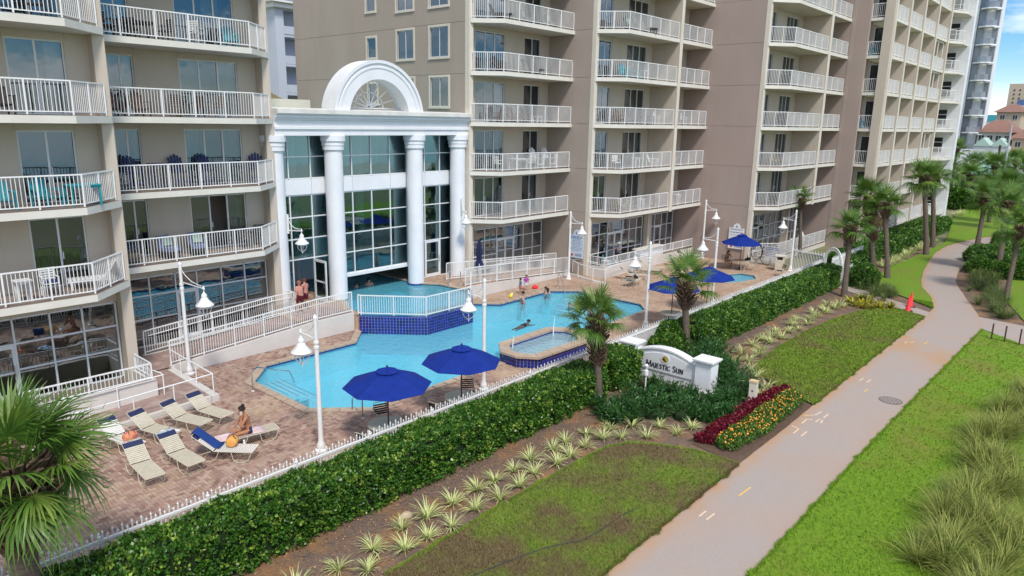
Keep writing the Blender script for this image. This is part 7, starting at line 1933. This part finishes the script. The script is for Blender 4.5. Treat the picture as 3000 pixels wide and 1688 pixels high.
# wing B
for i, (kind, c, x, k, lb) in enumerate((('sl', 'tan', 41.8, 0, 'left tan chair on the lowest balcony of the middle wing'), ('sl', 'tan', 42.9, 0, 'right tan chair on the lowest balcony of the middle wing'), ('sl', 'brown', 46.2, 0, 'brown chair by the fin on the lowest balcony of the middle wing'), ('tb', 'white', 44.4, 0, 'white table on the lowest balcony of the middle wing'),
    ('sl', 'white', 40.9, 1, 'white chair left on the second balcony of the middle wing'), ('sl', 'dark', 42.0, 1, 'dark chair on the second balcony of the middle wing'), ('tb', 'white', 43.4, 1, 'white table on the second balcony of the middle wing'), ('ad', 'white', 45.6, 1, 'white tall chair on the second balcony of the middle wing'),
    ('ad', 'brown', 41.0, 2, 'left brown chair on the third balcony of the middle wing'), ('ad', 'brown', 42.4, 2, 'right brown chair on the third balcony of the middle wing'), ('ad', 'grey', 44.6, 2, 'grey chair on the third balcony of the middle wing'), ('sl', 'white', 45.8, 2, 'white chair on the third balcony of the middle wing'),
    ('ad', 'teal', 41.4, 3, 'left teal chair on the fourth balcony of the middle wing'), ('ad', 'teal', 42.6, 3, 'right teal chair on the fourth balcony of the middle wing'), ('tb', 'white', 43.9, 3, 'white table on the fourth balcony of the middle wing'), ('cl', 'grey', 41.8, 4, 'grey cushioned chair on the fifth balcony of the middle wing'), ('ch', 'grey', 43.5, 4, 'grey lounge chair on the fifth balcony of the middle wing'),
    ('sl', 'white', 48.5, 1, 'white chair on the narrow balcony of the middle wing, second floor'), ('tb', 'white', 49.6, 0, 'white table on the narrow balcony of the middle wing, first floor'), ('sl', 'white', 49.8, 2, 'white chair on the narrow balcony of the middle wing, third floor'))):
    put(kind, c, x, 26.9, k, S_+(.3 if i % 2 else -.3), lb)
# wing C and D
for i, (kind, c, x, y, k, lb) in enumerate((('sl', 'tan', 54.5, 21.5, 1, 'left brownish chair on the second balcony of the rose wing'), ('sl', 'tan', 55.9, 21.6, 1, 'right brownish chair on the second balcony of the rose wing'), ('sl', 'dark', 54.4, 21.4, 0, 'left dark chair on the lowest balcony of the rose wing'), ('sl', 'dark', 55.6, 21.4, 0, 'right dark chair on the lowest balcony of the rose wing'), ('ad', 'blue', 58.6, 21.3, 0, 'pale blue chair on the lowest balcony of the rose wing'),
    ('tb', 'dark', 57.2, 21.3, 0, 'dark table on the lowest balcony of the rose wing'), ('sl', 'dark', 54.4, 21.4, 2, 'dark chair on the third balcony of the rose wing'), ('sl', 'brown', 55.8, 21.4, 2, 'brown chair on the third balcony of the rose wing'), ('sl', 'dark', 54.6, 21.4, 3, 'left dark chair on the fourth balcony of the rose wing'), ('sl', 'dark', 56.0, 21.4, 3, 'right dark chair on the fourth balcony of the rose wing'), ('sl', 'dark', 55.0, 21.4, 4, 'dark chair on the fifth balcony of the rose wing'),
    ('ad', 'turq', 66.0, 18.5, 2, 'bright blue chair in the camera facing loggia of the far wing'), ('ad', 'turq', 69.4, 18.4, 2, 'bright blue chair in the first outer loggia of the far wing'), ('ad', 'turq', 66.0, 18.4, 4, 'bright blue chair in an upper loggia of the far wing'), ('sl', 'dark', 66.0, 18.4, 1, 'dark chair in the lower loggia of the far wing'))):
    put(kind, c, x, y, k, S_+(.3 if i % 2 else -.4), lb)
put('sl', 'white', 62.0, 21.4, -1, S_, 'white chair left on the ground terrace of the rose wing'); put('ad', 'white', 63.2, 21.4, -1, S_, 'white round backed chair right on the ground terrace of the rose wing')
put('tb', 'white', 60.2, 21.4, -1, 0, 'white table on the ground terrace of the rose wing'); put('ad', 'teal', 41.0, 27.2, -1, -1.2, 'teal chair on the terrace behind the parapet of the middle wing'); put('tb', 'white', 40.4, 26.95, -1, 0, 'white table on the terrace behind the parapet of the middle wing')

# ------------------------------------------------------------------ people
SK = {}
def skin_mat(n, c): 
    if n not in SK: SK[n] = mat('skin_'+n, c, .55, tuple(x*.9 for x in c), 12)
    return SK[n]
def cl(n, c):
    if n not in SK: SK[n] = mat('cloth_'+n, c, .8, tuple(x*.8 for x in c), 9)
    return SK[n]
def pose(kind, lean=0, head=0):
    J = dict(pelvis=(0, 0, .53), spine=(.01, 0, .62), chest=(.0, 0, .735), neck=(0, 0, .83), skull=(.012, 0, .885), brow=(.018, 0, .93), crown=(.008, 0, .975))
    for s, n in ((1, 'L'), (-1, 'R')):
        J.update({'sh'+n: (0, .108*s, .80), 'el'+n: (-.01, .145*s, .64), 'wr'+n: (.05, .15*s, .50), 'ha'+n: (.07, .15*s, .455), 'hip'+n: (0, .052*s, .505), 'kn'+n: (.01, .06*s, .28), 'an'+n: (-.01, .062*s, .045), 'to'+n: (.10, .07*s, .02)})
    if kind == 'walk':
        J['knL'] = (.07, .055, .29); J['anL'] = (.06, .055, .05); J['toL'] = (.16, .06, .02); J['knR'] = (-.02, -.055, .28); J['anR'] = (-.10, -.055, .07); J['toR'] = (-.01, -.06, .02)
        J['elL'] = (-.08, .15, .65); J['wrL'] = (-.06, .16, .52); J['haL'] = (-.04, .16, .47); J['elR'] = (.05, -.15, .65); J['wrR'] = (.14, -.14, .56); J['haR'] = (.18, -.13, .53)
    if kind == 'sit':      # woman on the lounger, phone at the ear: hips low, feet down in front
        J = {k: (v[0], v[1], v[2]) for k, v in J.items()}
        for n, s in (('L', 1), ('R', -1)):
            J['hip'+n] = (0, .055*s, .50); J['kn'+n] = (.24, .085*s, .50); J['an'+n] = (.26, .08*s, .27); J['to'+n] = (.36, .09*s, .25)
        for k in ('spine', 'chest', 'neck', 'skull', 'brow', 'crown', 'shL', 'shR'):
            x, y, z = J[k]; J[k] = (x+(z-.53)*.22, y, z-(z-.53)*.05)
        J['elL'] = (.17, .14, .63); J['wrL'] = (.13, .085, .80); J['haL'] = (.115, .07, .845)
        J['elR'] = (.15, -.15, .63); J['wrR'] = (.25, -.12, .54); J['haR'] = (.29, -.1, .525)
    if kind == 'swim':
        R_ = {}
        for k, (x, y, z) in J.items(): R_[k] = (z-.53, y, .30-x*.5)
        J = R_; J['crown'] = (.42, 0, .44); J['brow'] = (.41, 0, .39); J['skull'] = (.37, 0, .35); J['neck'] = (.31, 0, .315)
        for n, s in (('L', 1), ('R', -1)): J['el'+n] = (.42, .2*s, .27); J['wr'+n] = (.55, .16*s, .26); J['ha'+n] = (.6, .14*s, .26); J['to'+n] = (-.58, .07*s, .28)
    if kind == 'reach':
        J['elL'] = (.1, .13, .70); J['wrL'] = (.19, .10, .74); J['haL'] = (.23, .1, .75); J['elR'] = (.1, -.13, .70); J['wrR'] = (.19, -.08, .73); J['haR'] = (.23, -.07, .745)
    return J
RAD = dict(pelvis=.078, spine=.068, chest=.078, neck=.03, skull=.044, brow=.055, crown=.036, sh=.04, el=.025, wr=.017, ha=.019, hip=.055, kn=.034, an=.022, to=.017)
BONES = [('pelvis', 'spine'), ('spine', 'chest'), ('chest', 'neck'), ('neck', 'skull'), ('skull', 'brow'), ('brow', 'crown')]
for _n in 'LR': BONES += [('chest', 'sh'+_n), ('sh'+_n, 'el'+_n), ('el'+_n, 'wr'+_n), ('wr'+_n, 'ha'+_n), ('pelvis', 'hip'+_n), ('hip'+_n, 'kn'+_n), ('kn'+_n, 'an'+_n), ('an'+_n, 'to'+_n)]
def person(label, x, y, z, rz, h, kind, skin, hair, wear, sex='m', long_hair=0, hat=None, extra=None, J=None, thick=1.0):
    t = thing('person', label, 'person', (x, y, z), rz)
    J = J or pose(kind); names = list(J); V = [J[k] for k in names]; rad = []
    for k in names:
        b = k if k in RAD else k[:-1]; r = RAD[b]*thick
        if sex == 'f': r *= {'chest': .9, 'sh': .85, 'pelvis': 1.08, 'spine': .88, 'hip': 1.05}.get(b, .95)
        if sex == 'c': r *= {'skull': 1.35, 'brow': 1.35, 'crown': 1.35, 'neck': 1.05}.get(b, 1.02)
        rad.append(r)
    E = [(names.index(a), names.index(b)) for a, b in BONES]
    for n, s in (('L', 1), ('R', -1)):        # five fingers rooted in the palm
        w = Vector(J['wr'+n]); ha = Vector(J['ha'+n]); d = (ha-w).normalized(); side = d.cross(Vector((0, 0, 1)));
        side = side.normalized() if side.length > .2 else Vector((0, 1, 0)); dn = side.cross(d); hi = names.index('ha'+n)
        for i, (o, L) in enumerate(((-.017, .04), (-.006, .047), (.005, .045), (.015, .036), (-.02, .026))):
            a = ha+side*o+d*(.008 if i < 4 else -.01); b = a+d*(L*.55)+side*(o*.25 if i < 4 else -.018); c = b+d*(L*.4)-dn*(.012)
            k = len(V); V += [tuple(a), tuple(b), tuple(c)]; rad += [.0065, .0055, .004]; E += [(hi, k), (k, k+1), (k+1, k+2)]
    me = bpy.data.meshes.new('body'); me.from_pydata([tuple(q*h for q in v) for v in V], E, []); me.update()
    o = link('body', me, t); sk = o.modifiers.new('skin', 'SKIN')
    for i, sv in enumerate(me.skin_vertices[0].data):
        sv.radius = (rad[i]*h, rad[i]*h); sv.use_root = (names[i] == 'pelvis') if i < len(names) else False
    # flatter torso
    for nm, kx in (('chest', (1.35, .95)), ('spine', (1.2, .9)), ('pelvis', (1.15, .95))):
        i = names.index(nm); r = me.skin_vertices[0].data[i].radius; me.skin_vertices[0].data[i].radius = (r[0]*kx[1], r[1]*kx[0])
    sb = o.modifiers.new('sub', 'SUBSURF'); sb.levels = 1; sb.render_levels = 1
    dg = bpy.context.evaluated_depsgraph_get(); ev = o.evaluated_get(dg); nm_ = bpy.data.meshes.new_from_object(ev); o.modifiers.clear(); o.data = nm_; nm_.name = 'body'
    nm_.materials.clear(); nm_.materials.append(skin); nm_.polygons.foreach_set('use_smooth', [True]*len(nm_.polygons)); nm_.update()
    # clothes grown from the body surface
    P = {k: Vector(v)*h for k, v in J.items()}
    def segd(p, a, b):
        ab = b-a; tt = max(0, min(1, (p-a).dot(ab)/max(1e-9, ab.length_squared))); return (p-(a+ab*tt)).length, tt
    def bone_of(p):
        best = None
        for a, b in BONES:
            d, tt = segd(p, P[a], P[b])
            if best is None or d < best[0]: best = (d, a, b, tt)
        return best
    cache = [bone_of(f.center) for f in nm_.polygons]
    for cname, rules, m, off in wear:
        sel = []
        for f, bb in zip(nm_.polygons, cache):
            key = (bb[1], bb[2])
            for ra, rb, t0, t1 in rules:
                if (key[0].rstrip('LR') == ra or key[0] == ra) and (key[1].rstrip('LR') == rb or key[1] == rb) and t0 <= bb[3] <= t1: sel.append(f); break
        if not sel: continue
        idx = {}; vs = []; fs = []
        for f in sel:
            r = []
            for vi in f.vertices:
                if vi not in idx: idx[vi] = len(vs); v = nm_.vertices[vi]; vs.append(tuple(v.co+v.normal*off*h))
                r.append(idx[vi])
            fs.append(tuple(r))
        mb = MB(); mb.add(vs, fs); mb.obj(cname, m, t, smooth=True)
    # hair, face
    c, b, s = P['crown'], P['brow'], P['skull']; up = (c-s).normalized(); fw = Vector((1, 0, 0)); fw = (fw-up*fw.dot(up)); fw = fw.normalized() if fw.length > .2 else Vector((0, 0, 1)); sd = up.cross(fw)
    kz = (1.3 if sex == 'c' else 1)
    if kind == 'swim': up, fw = Vector((.3, 0, .95)), Vector((.95, 0, -.3)); sd = up.cross(fw)
    cen = b+up*.008*h-fw*.006*h; mb = MB(); vs = []; n = 14
    for i in range(7):
        ph = i/6*(1.75); 
        for j in range(n):
            a = 2*PI*j/n; fr_ = max(0, math.cos(a)); pl = min(ph, 1.75-.75*fr_)
            rr = .066*h*kz; q = cen+up*(math.cos(pl)*rr*1.02)+(fw*math.cos(a)+sd*math.sin(a))*(math.sin(pl)*rr*(1.0 if abs(math.cos(a)) < .5 else 1.05)); vs.append(tuple(q))
    mb.add(vs, [(i*n+j, i*n+(j+1) % n, (i+1)*n+(j+1) % n, (i+1)*n+j) for i in range(6) for j in range(n)])
    if long_hair == 1: mb.tube([cen-fw*.03*h, cen-fw*.06*h-up*.06*h, cen-fw*.055*h-up*.14*h, cen-fw*.05*h-up*.2*h], [.045*h, .05*h, .04*h, .012*h], 8)
    if long_hair == 2:
        q = cen-fw*.035*h+up*.06*h; mb.lathe([(.001, -.035*h), (.03*h, -.015*h), (.034*h, .005*h), (.02*h, .028*h), (.001, .035*h)], tuple(q), 10)
    mb.obj('hair', hair, t, smooth=True)
    if hat: 
        mb = MB(); v0 = [tuple(cen+up*(.02*h)+(fw*math.cos(2*PI*j/n)+sd*math.sin(2*PI*j/n))*r*h+up*z_*h) for r, z_ in ((.073, 0), (.07, .035), (.04, .06), (.004, .066)) for j in range(n)]
        mb.add(v0, [(i*n+j, i*n+(j+1) % n, (i+1)*n+(j+1) % n, (i+1)*n+j) for i in range(3) for j in range(n)]); 
        q = cen+up*.022*h; mb.add([tuple(q+fw*.06*h+sd*.05*h), tuple(q+fw*.13*h+sd*.03*h), tuple(q+fw*.13*h-sd*.03*h), tuple(q+fw*.06*h-sd*.05*h)], [(0, 1, 2, 3)]); mb.obj('cap', hat, t, smooth=True)
    mb = MB(); f0 = b+fw*.053*h*kz-up*.006*h
    for e_ in (-1, 1):
        q = f0+sd*.021*h*e_-fw*.004*h; mb.lathe([(.001, -.006*h), (.008*h, 0), (.001, .006*h)], tuple(q), 6)
    q = f0-up*.038*h-fw*.004*h; mb.bar(q-sd*.014*h, q+sd*.014*h, .006*h, .006*h); mb.obj('face', cl('face_dark', (.05, .02, .02)), t)
    mb = MB(); q = f0-up*.012*h; mb.add([tuple(q+up*.016*h-fw*.004*h), tuple(q+fw*.016*h-up*.008*h), tuple(q+sd*.01*h-up*.012*h-fw*.006*h), tuple(q-sd*.01*h-up*.012*h-fw*.006*h)], [(0, 2, 1), (0, 1, 3), (1, 2, 3)])
    for e_ in (-1, 1): mb.lathe([(.001, -.014*h), (.009*h, -.004*h), (.01*h, .008*h), (.001, .015*h)], tuple(b+sd*.056*h*e_*kz-up*.012*h-fw*.004*h), 6)
    mb.obj('nose_and_ears', skin, t, smooth=True)
    return t
tan = skin_mat('tan', (.42, .19, .10)); fair = skin_mat('fair', (.56, .30, .22)); light = skin_mat('light', (.52, .31, .22))
hb = cl('hair_dark', (.02, .013, .01)); hbr = cl('hair_brown', (.07, .035, .018)); hred = cl('hair_red', (.16, .035, .02))
TRUNKS = [('pelvis', 'spine', 0, .35), ('pelvis', 'hip', 0, 1), ('hip', 'kn', 0, .75)]
BRIEF = [('pelvis', 'spine', 0, .1), ('pelvis', 'hip', 0, 1), ('hip', 'kn', 0, .12)]
TOP = [('chest', 'neck', 0, .12), ('spine', 'chest', .72, 1), ('chest', 'sh', 0, .25)]
SHIRT = [('pelvis', 'spine', .2, 1), ('spine', 'chest', 0, 1), ('chest', 'neck', 0, .5), ('chest', 'sh', 0, 1), ('sh', 'el', 0, .7)]
SUIT = [('pelvis', 'spine', 0, 1), ('pelvis', 'hip', 0, 1), ('spine', 'chest', 0, 1), ('chest', 'neck', 0, .2)]
w = person('woman in a dark bikini with a bun, phone at her ear, on the flat lounger', 10.22, 20.14, .39-.44*1.78, PI/2+1.9-.6, 1.78, 'sit', tan, hb, [('bikini_bottom', BRIEF, cl('bikini', (.03, .03, .10)), .008), ('bikini_top', TOP, cl('bikini', (.03, .03, .10)), .008)], 'f', 2)
mb = MB(); a = Vector((.13, .06, .87))*1.78; mb.bar(a+Vector((-.01, .012, -.06)), a+Vector((.0, .012, .06)), .008, .06, up=(1, 0, 0)); mb.obj('phone', cl('phone', (.7, .7, .72)), w)
person('boy with a blue shirt and red shorts on the pool edge', 31.85, 27.4, 0, 2.6, .98, 'stand', light, hb, [('shorts', TRUNKS, cl('red', (.6, .06, .04)), .012), ('shirt', SHIRT, cl('shirt_blue', (.05, .25, .4)), .01)], 'c')
g_ = person('girl with purple arm floats and a white skirt on the pool edge', 32.8, 27.75, 0, -2.2, 1.0, 'stand', light, hb, [('skirt', TRUNKS, cl('skirt', (.7, .68, .7)), .03), ('top', SHIRT[:4], cl('magenta', (.45, .04, .4)), .012)], 'c', 1)
for s in (-1, 1): mb = MB(); mb.lathe([(.035, -.04), (.06, -.02), (.06, .02), (.035, .04)], (-.005, .13*s, .7), 10); mb.obj('arm_float', cl('magenta', (.45, .04, .4)), g_, smooth=True)
person('man standing waist deep in the pool with his back to the camera', 30.6, 26.1, -1.05, 2.0, 1.68, 'walk', fair, hb, [('shorts', TRUNKS, cl('trunks_red', (.35, .05, .05)), .012)])
person('child with lilac swimsuit in the pool beside the steps', 32.75, 26.15, -.62, -.4, 1.15, 'reach', fair, hbr, [('swimsuit', SUIT, cl('lilac', (.35, .3, .55)), .01)], 'c')
person('dark haired girl with her back turned in the pool beside the lilac child', 32.45, 25.75, -.66, 1.0, 1.2, 'stand', light, hb, [('swimsuit', SUIT, cl('cyan_suit', (.05, .3, .4)), .01)], 'c', 1)
person('tanned man holding a child in the pool behind the palm fronds', 31.75, 22.95, -1.05, 2.7, 1.68, 'reach', tan, hb, [('shorts', TRUNKS, cl('trunks_dark', (.03, .03, .05)), .012)])
person('small child held up in the pool by the tanned man', 31.25, 23.2, -.55, -.4, .9, 'reach', light, hbr, [('swimsuit', SUIT, cl('cyan_suit', (.05, .3, .4)), .01)], 'c')
person('dark swimmer floating face forward in the middle of the pool', 26.9, 22.95, -.55, .15, 1.5, 'swim', skin_mat('dim', (.12, .10, .09)), hb, [('swimsuit', SUIT, cl('black_suit', (.015, .02, .03)), .01)], 'f')
person('child up to the shoulders in the pool near the far corner', 31.5, 20.5, -.85, 2.0, 1.05, 'stand', light, hbr, [('shorts', TRUNKS, cl('trunks_dark', (.03, .03, .05)), .012)], 'c')
person('dark haired child in the water under the glass hall', 24.0, 33.2, .0, -2, 1.0, 'stand', fair, hb, [('top', SUIT, cl('white_suit', (.6, .62, .64)), .01)], 'c')
person('bare backed man in the water under the glass hall', 24.75, 33.0, -.42, 1.0, 1.65, 'stand', fair, hb, [('shorts', TRUNKS, cl('trunks_dark', (.03, .03, .05)), .012)])
m1 = person('man in a pink shirt and dark red shorts at the hall door', 18.5, 30.3, .8, PI/2, 1.66, 'walk', fair, cl('hair_ginger', (.3, .12, .07)), [('shorts', TRUNKS, cl('dark_red', (.12, .01, .025)), .014), ('shirt', SHIRT, cl('peach', (.62, .28, .22)), .02)])
person('person in orange pink top close behind the man at the hall door', 19.05, 30.7, .8, PI/2+.3, 1.62, 'walk', fair, hred, [('shorts', TRUNKS, cl('dark_red', (.12, .01, .025)), .014), ('shirt', SHIRT, cl('peach', (.62, .28, .22)), .016)], 'f')
person('man in a grey shirt and white cap at the glass doors of the middle wing', 42.6, 27.4, .28, PI, 1.7, 'reach', fair, hbr, [('trousers', TRUNKS+[('hip', 'kn', 0, 1), ('kn', 'an', 0, .9)], cl('black_trousers', (.02, .02, .025)), .012), ('shirt', SHIRT, cl('grey_shirt', (.2, .22, .26)), .02)], hat=cl('cap_white', (.75, .75, .75)))
person('woman with long red hair sitting at the farthest umbrella table', 49.42, 22.35, .40-.44*1.6, -1.8, 1.6, 'sit', tan, hred, [('top', SUIT, cl('black_suit', (.015, .02, .03)), .012)], 'f', 1)

# ------------------------------------------------------------------ background
M['far_white'] = mat('tower_white', (.74, .75, .77), .6); M['far_glass'] = mat('tower_glass', (.16, .18, .22), .08, (.24, .26, .3), .3, spec=.8); M['far_beige'] = mat('tower_beige', (.52, .42, .32), .8, (.48, .39, .3), .1)
M['far_blue'] = mat('tower_pale_blue', (.5, .54, .62), .7, (.46, .5, .58), .2)
M['roof_red'] = mat('roof_terracotta', (.27, .145, .11), .8, (.22, .12, .09), 1.5); M['mint'] = mat('mint_wall', (.42, .56, .50), .8)
# glass and white tower beyond the far wing
T = thing('glass_tower', 'tall white tower with curved glass balconies beyond the far wing', 'building', (150, 24.6, 0))
mb = MB((150, 24.6, 0)); mb.box(150.6, 22.9, 6.6, 153.6, 26.6, 52); mb.obj('core', M['far_white'], T)
mb = MB((150, 24.6, 0)); mb.box(147.5, 22.6, -.1, 153, 30, 6.6); mb.obj('podium', M['far_white'], T)
mb = MB((150, 24.6, 0)); mb.box(149.9, 26.1, 6.6, 150.6, 27.2, 52); mb.obj('white_pier', M['far_white'], T)
for k in range(16):
    z = 6.9+2.95*k
    mb = MB((150, 24.6, 0)); mb.prism([(150.4, 26.05), (149.0, 25.6), (148.5, 24.6), (148.8, 23.6), (150.4, 22.8)], z-.2, z); o = mb.obj('balcony', M['far_white'], T)
    mb = MB((150, 24.6, 0)); mb.prism([(149.9, 25.25), (149.2, 25.15), (148.6, 24.6), (148.9, 23.7), (149.9, 23.2)], z+.02, z+.95); mb.obj('glass_rail', M['far_glass'], o)
    mb = MB((150, 24.6, 0)); mb.box(150.3, 25.1, z+.02, 150.59, 26.0, z+2.7); mb.obj('window', M['far_glass'], T)
    mb = MB((150, 24.6, 0)); mb.box(150.45, 23.0, z+.02, 150.59, 23.7, z+2.7); mb.obj('window', M['far_glass'], T)
    mb = MB((150, 24.6, 0)); mb.box(148.9, 22.7, z+2.5, 149.9, 23.4, z+2.62); mb.obj('canopy_fin', M['far_white'], o)
# far beige tower with small square windows
T = thing('far_tower', 'beige tower block at the right edge of the skyline', 'building', (300, 36.5, 0))
mb = MB((300, 36.5, 0)); mb.box(300, 28, -.1, 330, 39.8, 25.7); mb.obj('wall', M['far_beige'], T)
for k in range(12):
    for j in range(2):
        mb = MB((300, 36.5, 0)); y = 38.2-j*1.6; z = 23.6-k*1.35; mb.box(299.9, y-.22, z-.25, 299.98, y+.22, z+.25); mb.obj('window', M['darkgrey'], T)
T = thing('blue_glass_block', 'blue glazed block before the far beige tower', 'building', (280, 31, 0))
mb = MB((280, 31, 0)); mb.box(280, 27, -.1, 295, 34.4, 19.8); mb.obj('wall', mat('blue_glazing', (.08, .14, .32), .2), T)
for k in range(7): mb = MB((280, 31, 0)); mb.box(279.85, 27, 8+1.6*k, 279.95, 34.45, 8.35+1.6*k); mb.obj('floor_band', M['far_white'], T)
def house(label, x, y0, y1, z1, ridge, wall, roof, depth=14, win=4):
    T = thing('house', label, 'house', (x, (y0+y1)/2, 0)); o = (x, (y0+y1)/2, 0)
    mb = MB(o); mb.box(x, y0, -.1, x+depth, y1, z1); mb.obj('wall', wall, T)
    e = .6; ym = (y0+y1)/2; hy = (y1-y0)*.18
    mb = MB(o); mb.add([(x-e, y0-e, z1), (x+depth+e, y0-e, z1), (x+depth+e, y1+e, z1), (x-e, y1+e, z1), (x+depth*.35, ym-hy, ridge), (x+depth*.65, ym-hy, ridge), (x+depth*.65, ym+hy, ridge), (x+depth*.35, ym+hy, ridge)], [(0, 1, 5, 4), (1, 2, 6, 5), (2, 3, 7, 6), (3, 0, 4, 7), (4, 5, 6, 7), (3, 2, 1, 0)]); mb.obj('roof', roof, T)
    for k in range(win):
        y = y0+(y1-y0)*(k+.5)/win; mb = MB(o); mb.box(x-.06, y-.45, z1-1.5, x-.01, y+.45, z1-.5); f = mb.obj('window', M['far_white'], T)
        for j in (-1, 1): mb = MB(o); mb.box(x-.09, y+j*.21-.17, z1-1.43, x-.065, y+j*.21+.17, z1-.57); mb.obj('pane', M['darkgrey'], f)
    return T
house('cream house with a brown hipped roof right of the glass tower', 150, 18.4, 23.4, 9.9, 12.0, mat('house_cream', (.62, .58, .5), .8), M['roof_red'], 12, 4)
house('taller brown house behind the cream house', 175, 20.4, 24.6, 13.8, 15.4, M['far_beige'], M['roof_red'], 12, 2)
house('terracotta roofed house at the right picture edge', 145, 12.5, 17.6, 9.0, 11.0, mat('house_tan', (.55, .38, .28), .8), M['roof_red'], 12, 3)
T = thing('mint_pavilion', 'mint green gabled pavilion before the cream house', 'pavilion', (142, 20.2, 0)); o_ = (142, 20.2, 0)
for y in (21.3, 18.9): mb = MB(o_); mb.add([(142, y-1.3, 7.6), (142, y+1.3, 7.6), (142, y, 9.0), (147, y-1.3, 7.6), (147, y+1.3, 7.6), (147, y, 9.0)], [(0, 2, 1), (0, 3, 5, 2), (1, 2, 5, 4), (3, 4, 5), (0, 1, 4, 3)]); mb.obj('roof', M['mint'], T)
mb = MB(o_); mb.box(142.2, 17.6, -.1, 147, 22.6, 7.58); mb.obj('wall', M['far_white'], T)
T = thing('low_long_building', 'low building with a turquoise roof band on the skyline', 'building', (230, 36, 0)); mb = MB((230, 36, 0)); mb.box(230, 30, -.1, 245, 39.5, 12.6); mb.obj('wall', M['far_white'], T); mb = MB((230, 36, 0)); mb.box(229.6, 29.6, 12.61, 245.4, 39.9, 14.2); mb.obj('roof_band', mat('turquoise', (.05, .34, .42), .6), T)
T = thing('green_roof_pavilion', 'pavilion with a pale green metal hip roof behind the far palms', 'pavilion', (125, 17.6, 0)); o_ = (125, 17.6, 0)
mb = MB(o_); mb.box(125, 15.6, -.1, 134, 21.6, 3.9); mb.obj('wall', M['beige'], T)
mb = MB(o_); vs = [(124.4, 15.2, 3.92), (134.6, 15.2, 3.92), (134.6, 20.2, 3.92), (124.4, 20.2, 3.92), (127.5, 17.4, 5.6), (131.5, 17.4, 5.6), (131.5, 18.2, 5.6), (127.5, 18.2, 5.6)]
mb.add(vs, [(0, 1, 5, 4), (1, 2, 6, 5), (2, 3, 7, 6), (3, 0, 4, 7), (4, 5, 6, 7), (3, 2, 1, 0)]); rf = mb.obj('roof', mat('green_metal', (.3, .52, .43), .45, (.26, .46, .38), 1), T)
for k in range(9):
    y = 15.3+k*.6; q = min(1, min((y-15.2)/2.2, (20.2-y)/2.0)); mb = MB(o_); mb.bar((124.4, y, 3.97), (124.4+3.1*q, y, 3.97+1.68*q), .08, .06); mb.obj('seam', M['mint'], rf)
for y in (20.9, 16.6): mb = MB(o_); mb.box(124.94, y-.35, 1.2, 124.99, y+.35, 2.6); mb.obj('window', M['far_white'], T)
for lb, y0, y1, z in (('pale wall at the end of the lawn beyond the far wing', 16, 23.5, 6.2), ('low pale wall at the right behind the palms', 8, 16, 5.2)):
    mb = MB(); mb.box(138, y0, -.1, 138.4, y1, z); tag(mb.obj('boundary_wall', M['far_white']), lb, 'wall')
t = thing('utility_pole', 'grey steel pole rising among the distant palms', 'pole', (120, 14.9, 0)); mb = MB(); mb.lathe([(.16, 0), (.1, 11)], n=8); mb.obj('shaft', mat('steel_grey', (.45, .47, .5), .5), t)
t = thing('utility_pole', 'brown wooden pole left of the grey steel pole', 'pole', (122, 16.1, 0)); mb = MB(); mb.lathe([(.18, 0), (.15, 8.2)], n=8); mb.obj('shaft', M['timber_dark'], t)
# buildings seen in the gap behind the hall
def balcony_tower(name, label, x0, x1, y, z1, wall, slabm, gap, pitch=2.95, x_open=None, zb=-.1):
    T = thing(name, label, 'building', ((x0+x1)/2, y, 0)); o = ((x0+x1)/2, y, 0)
    mb = MB(o); mb.box(x0, y+2, zb, x1, y+20, z1); mb.obj('core', wall, T)
    for xx in gap: mb = MB(o); mb.box(xx[0], y-.05, zb, xx[1], y+2, z1); mb.obj('pier', wall, T)
    k = 0; z = 3.2
    while z < z1:
        mb = MB(o); mb.box(x0+.02, y, z-.22, x1-.02, y+2, z); s_ = mb.obj('balcony', slabm, T); mb = MB(o); mb.box(x0+.05, y+.03, z+.1, x1-.05, y+.07, z+1.0); mb.obj('parapet', wall, s_)
        z += pitch
    return T
balcony_tower('beige_tower', 'beige balcony tower seen in the gap behind the left block', 44.5, 49.0, 82, 34, M['cream'], M['slab'], [(44.5, 45.3), (47.0, 47.5)], 2.6)
T = balcony_tower('pale_blue_tower', 'pale blue tower with a teal roof in the gap behind the hall', 46.3, 58, 78, 23.0, M['far_blue'], M['far_blue'], [(46.3, 47.4)], 3.3)
o_ = tuple(T.location); mb = MB(o_); mb.box(45.9, 77.4, 22.6, 58.5, 98, 23.1); mb.box(45.4, 76.9, 23.12, 58.9, 98.4, 23.6); mb.obj('cornice', M['far_white'], T); mb = MB(o_); mb.add([(45.2, 76.7, 23.62), (59, 76.7, 23.62), (59, 98.6, 23.62), (45.2, 98.6, 23.62), (52, 87, 27)], [(0, 1, 4), (1, 2, 4), (2, 3, 4), (3, 0, 4)]); mb.obj('roof', mat('teal_hip', (.2, .42, .46), .6), T)
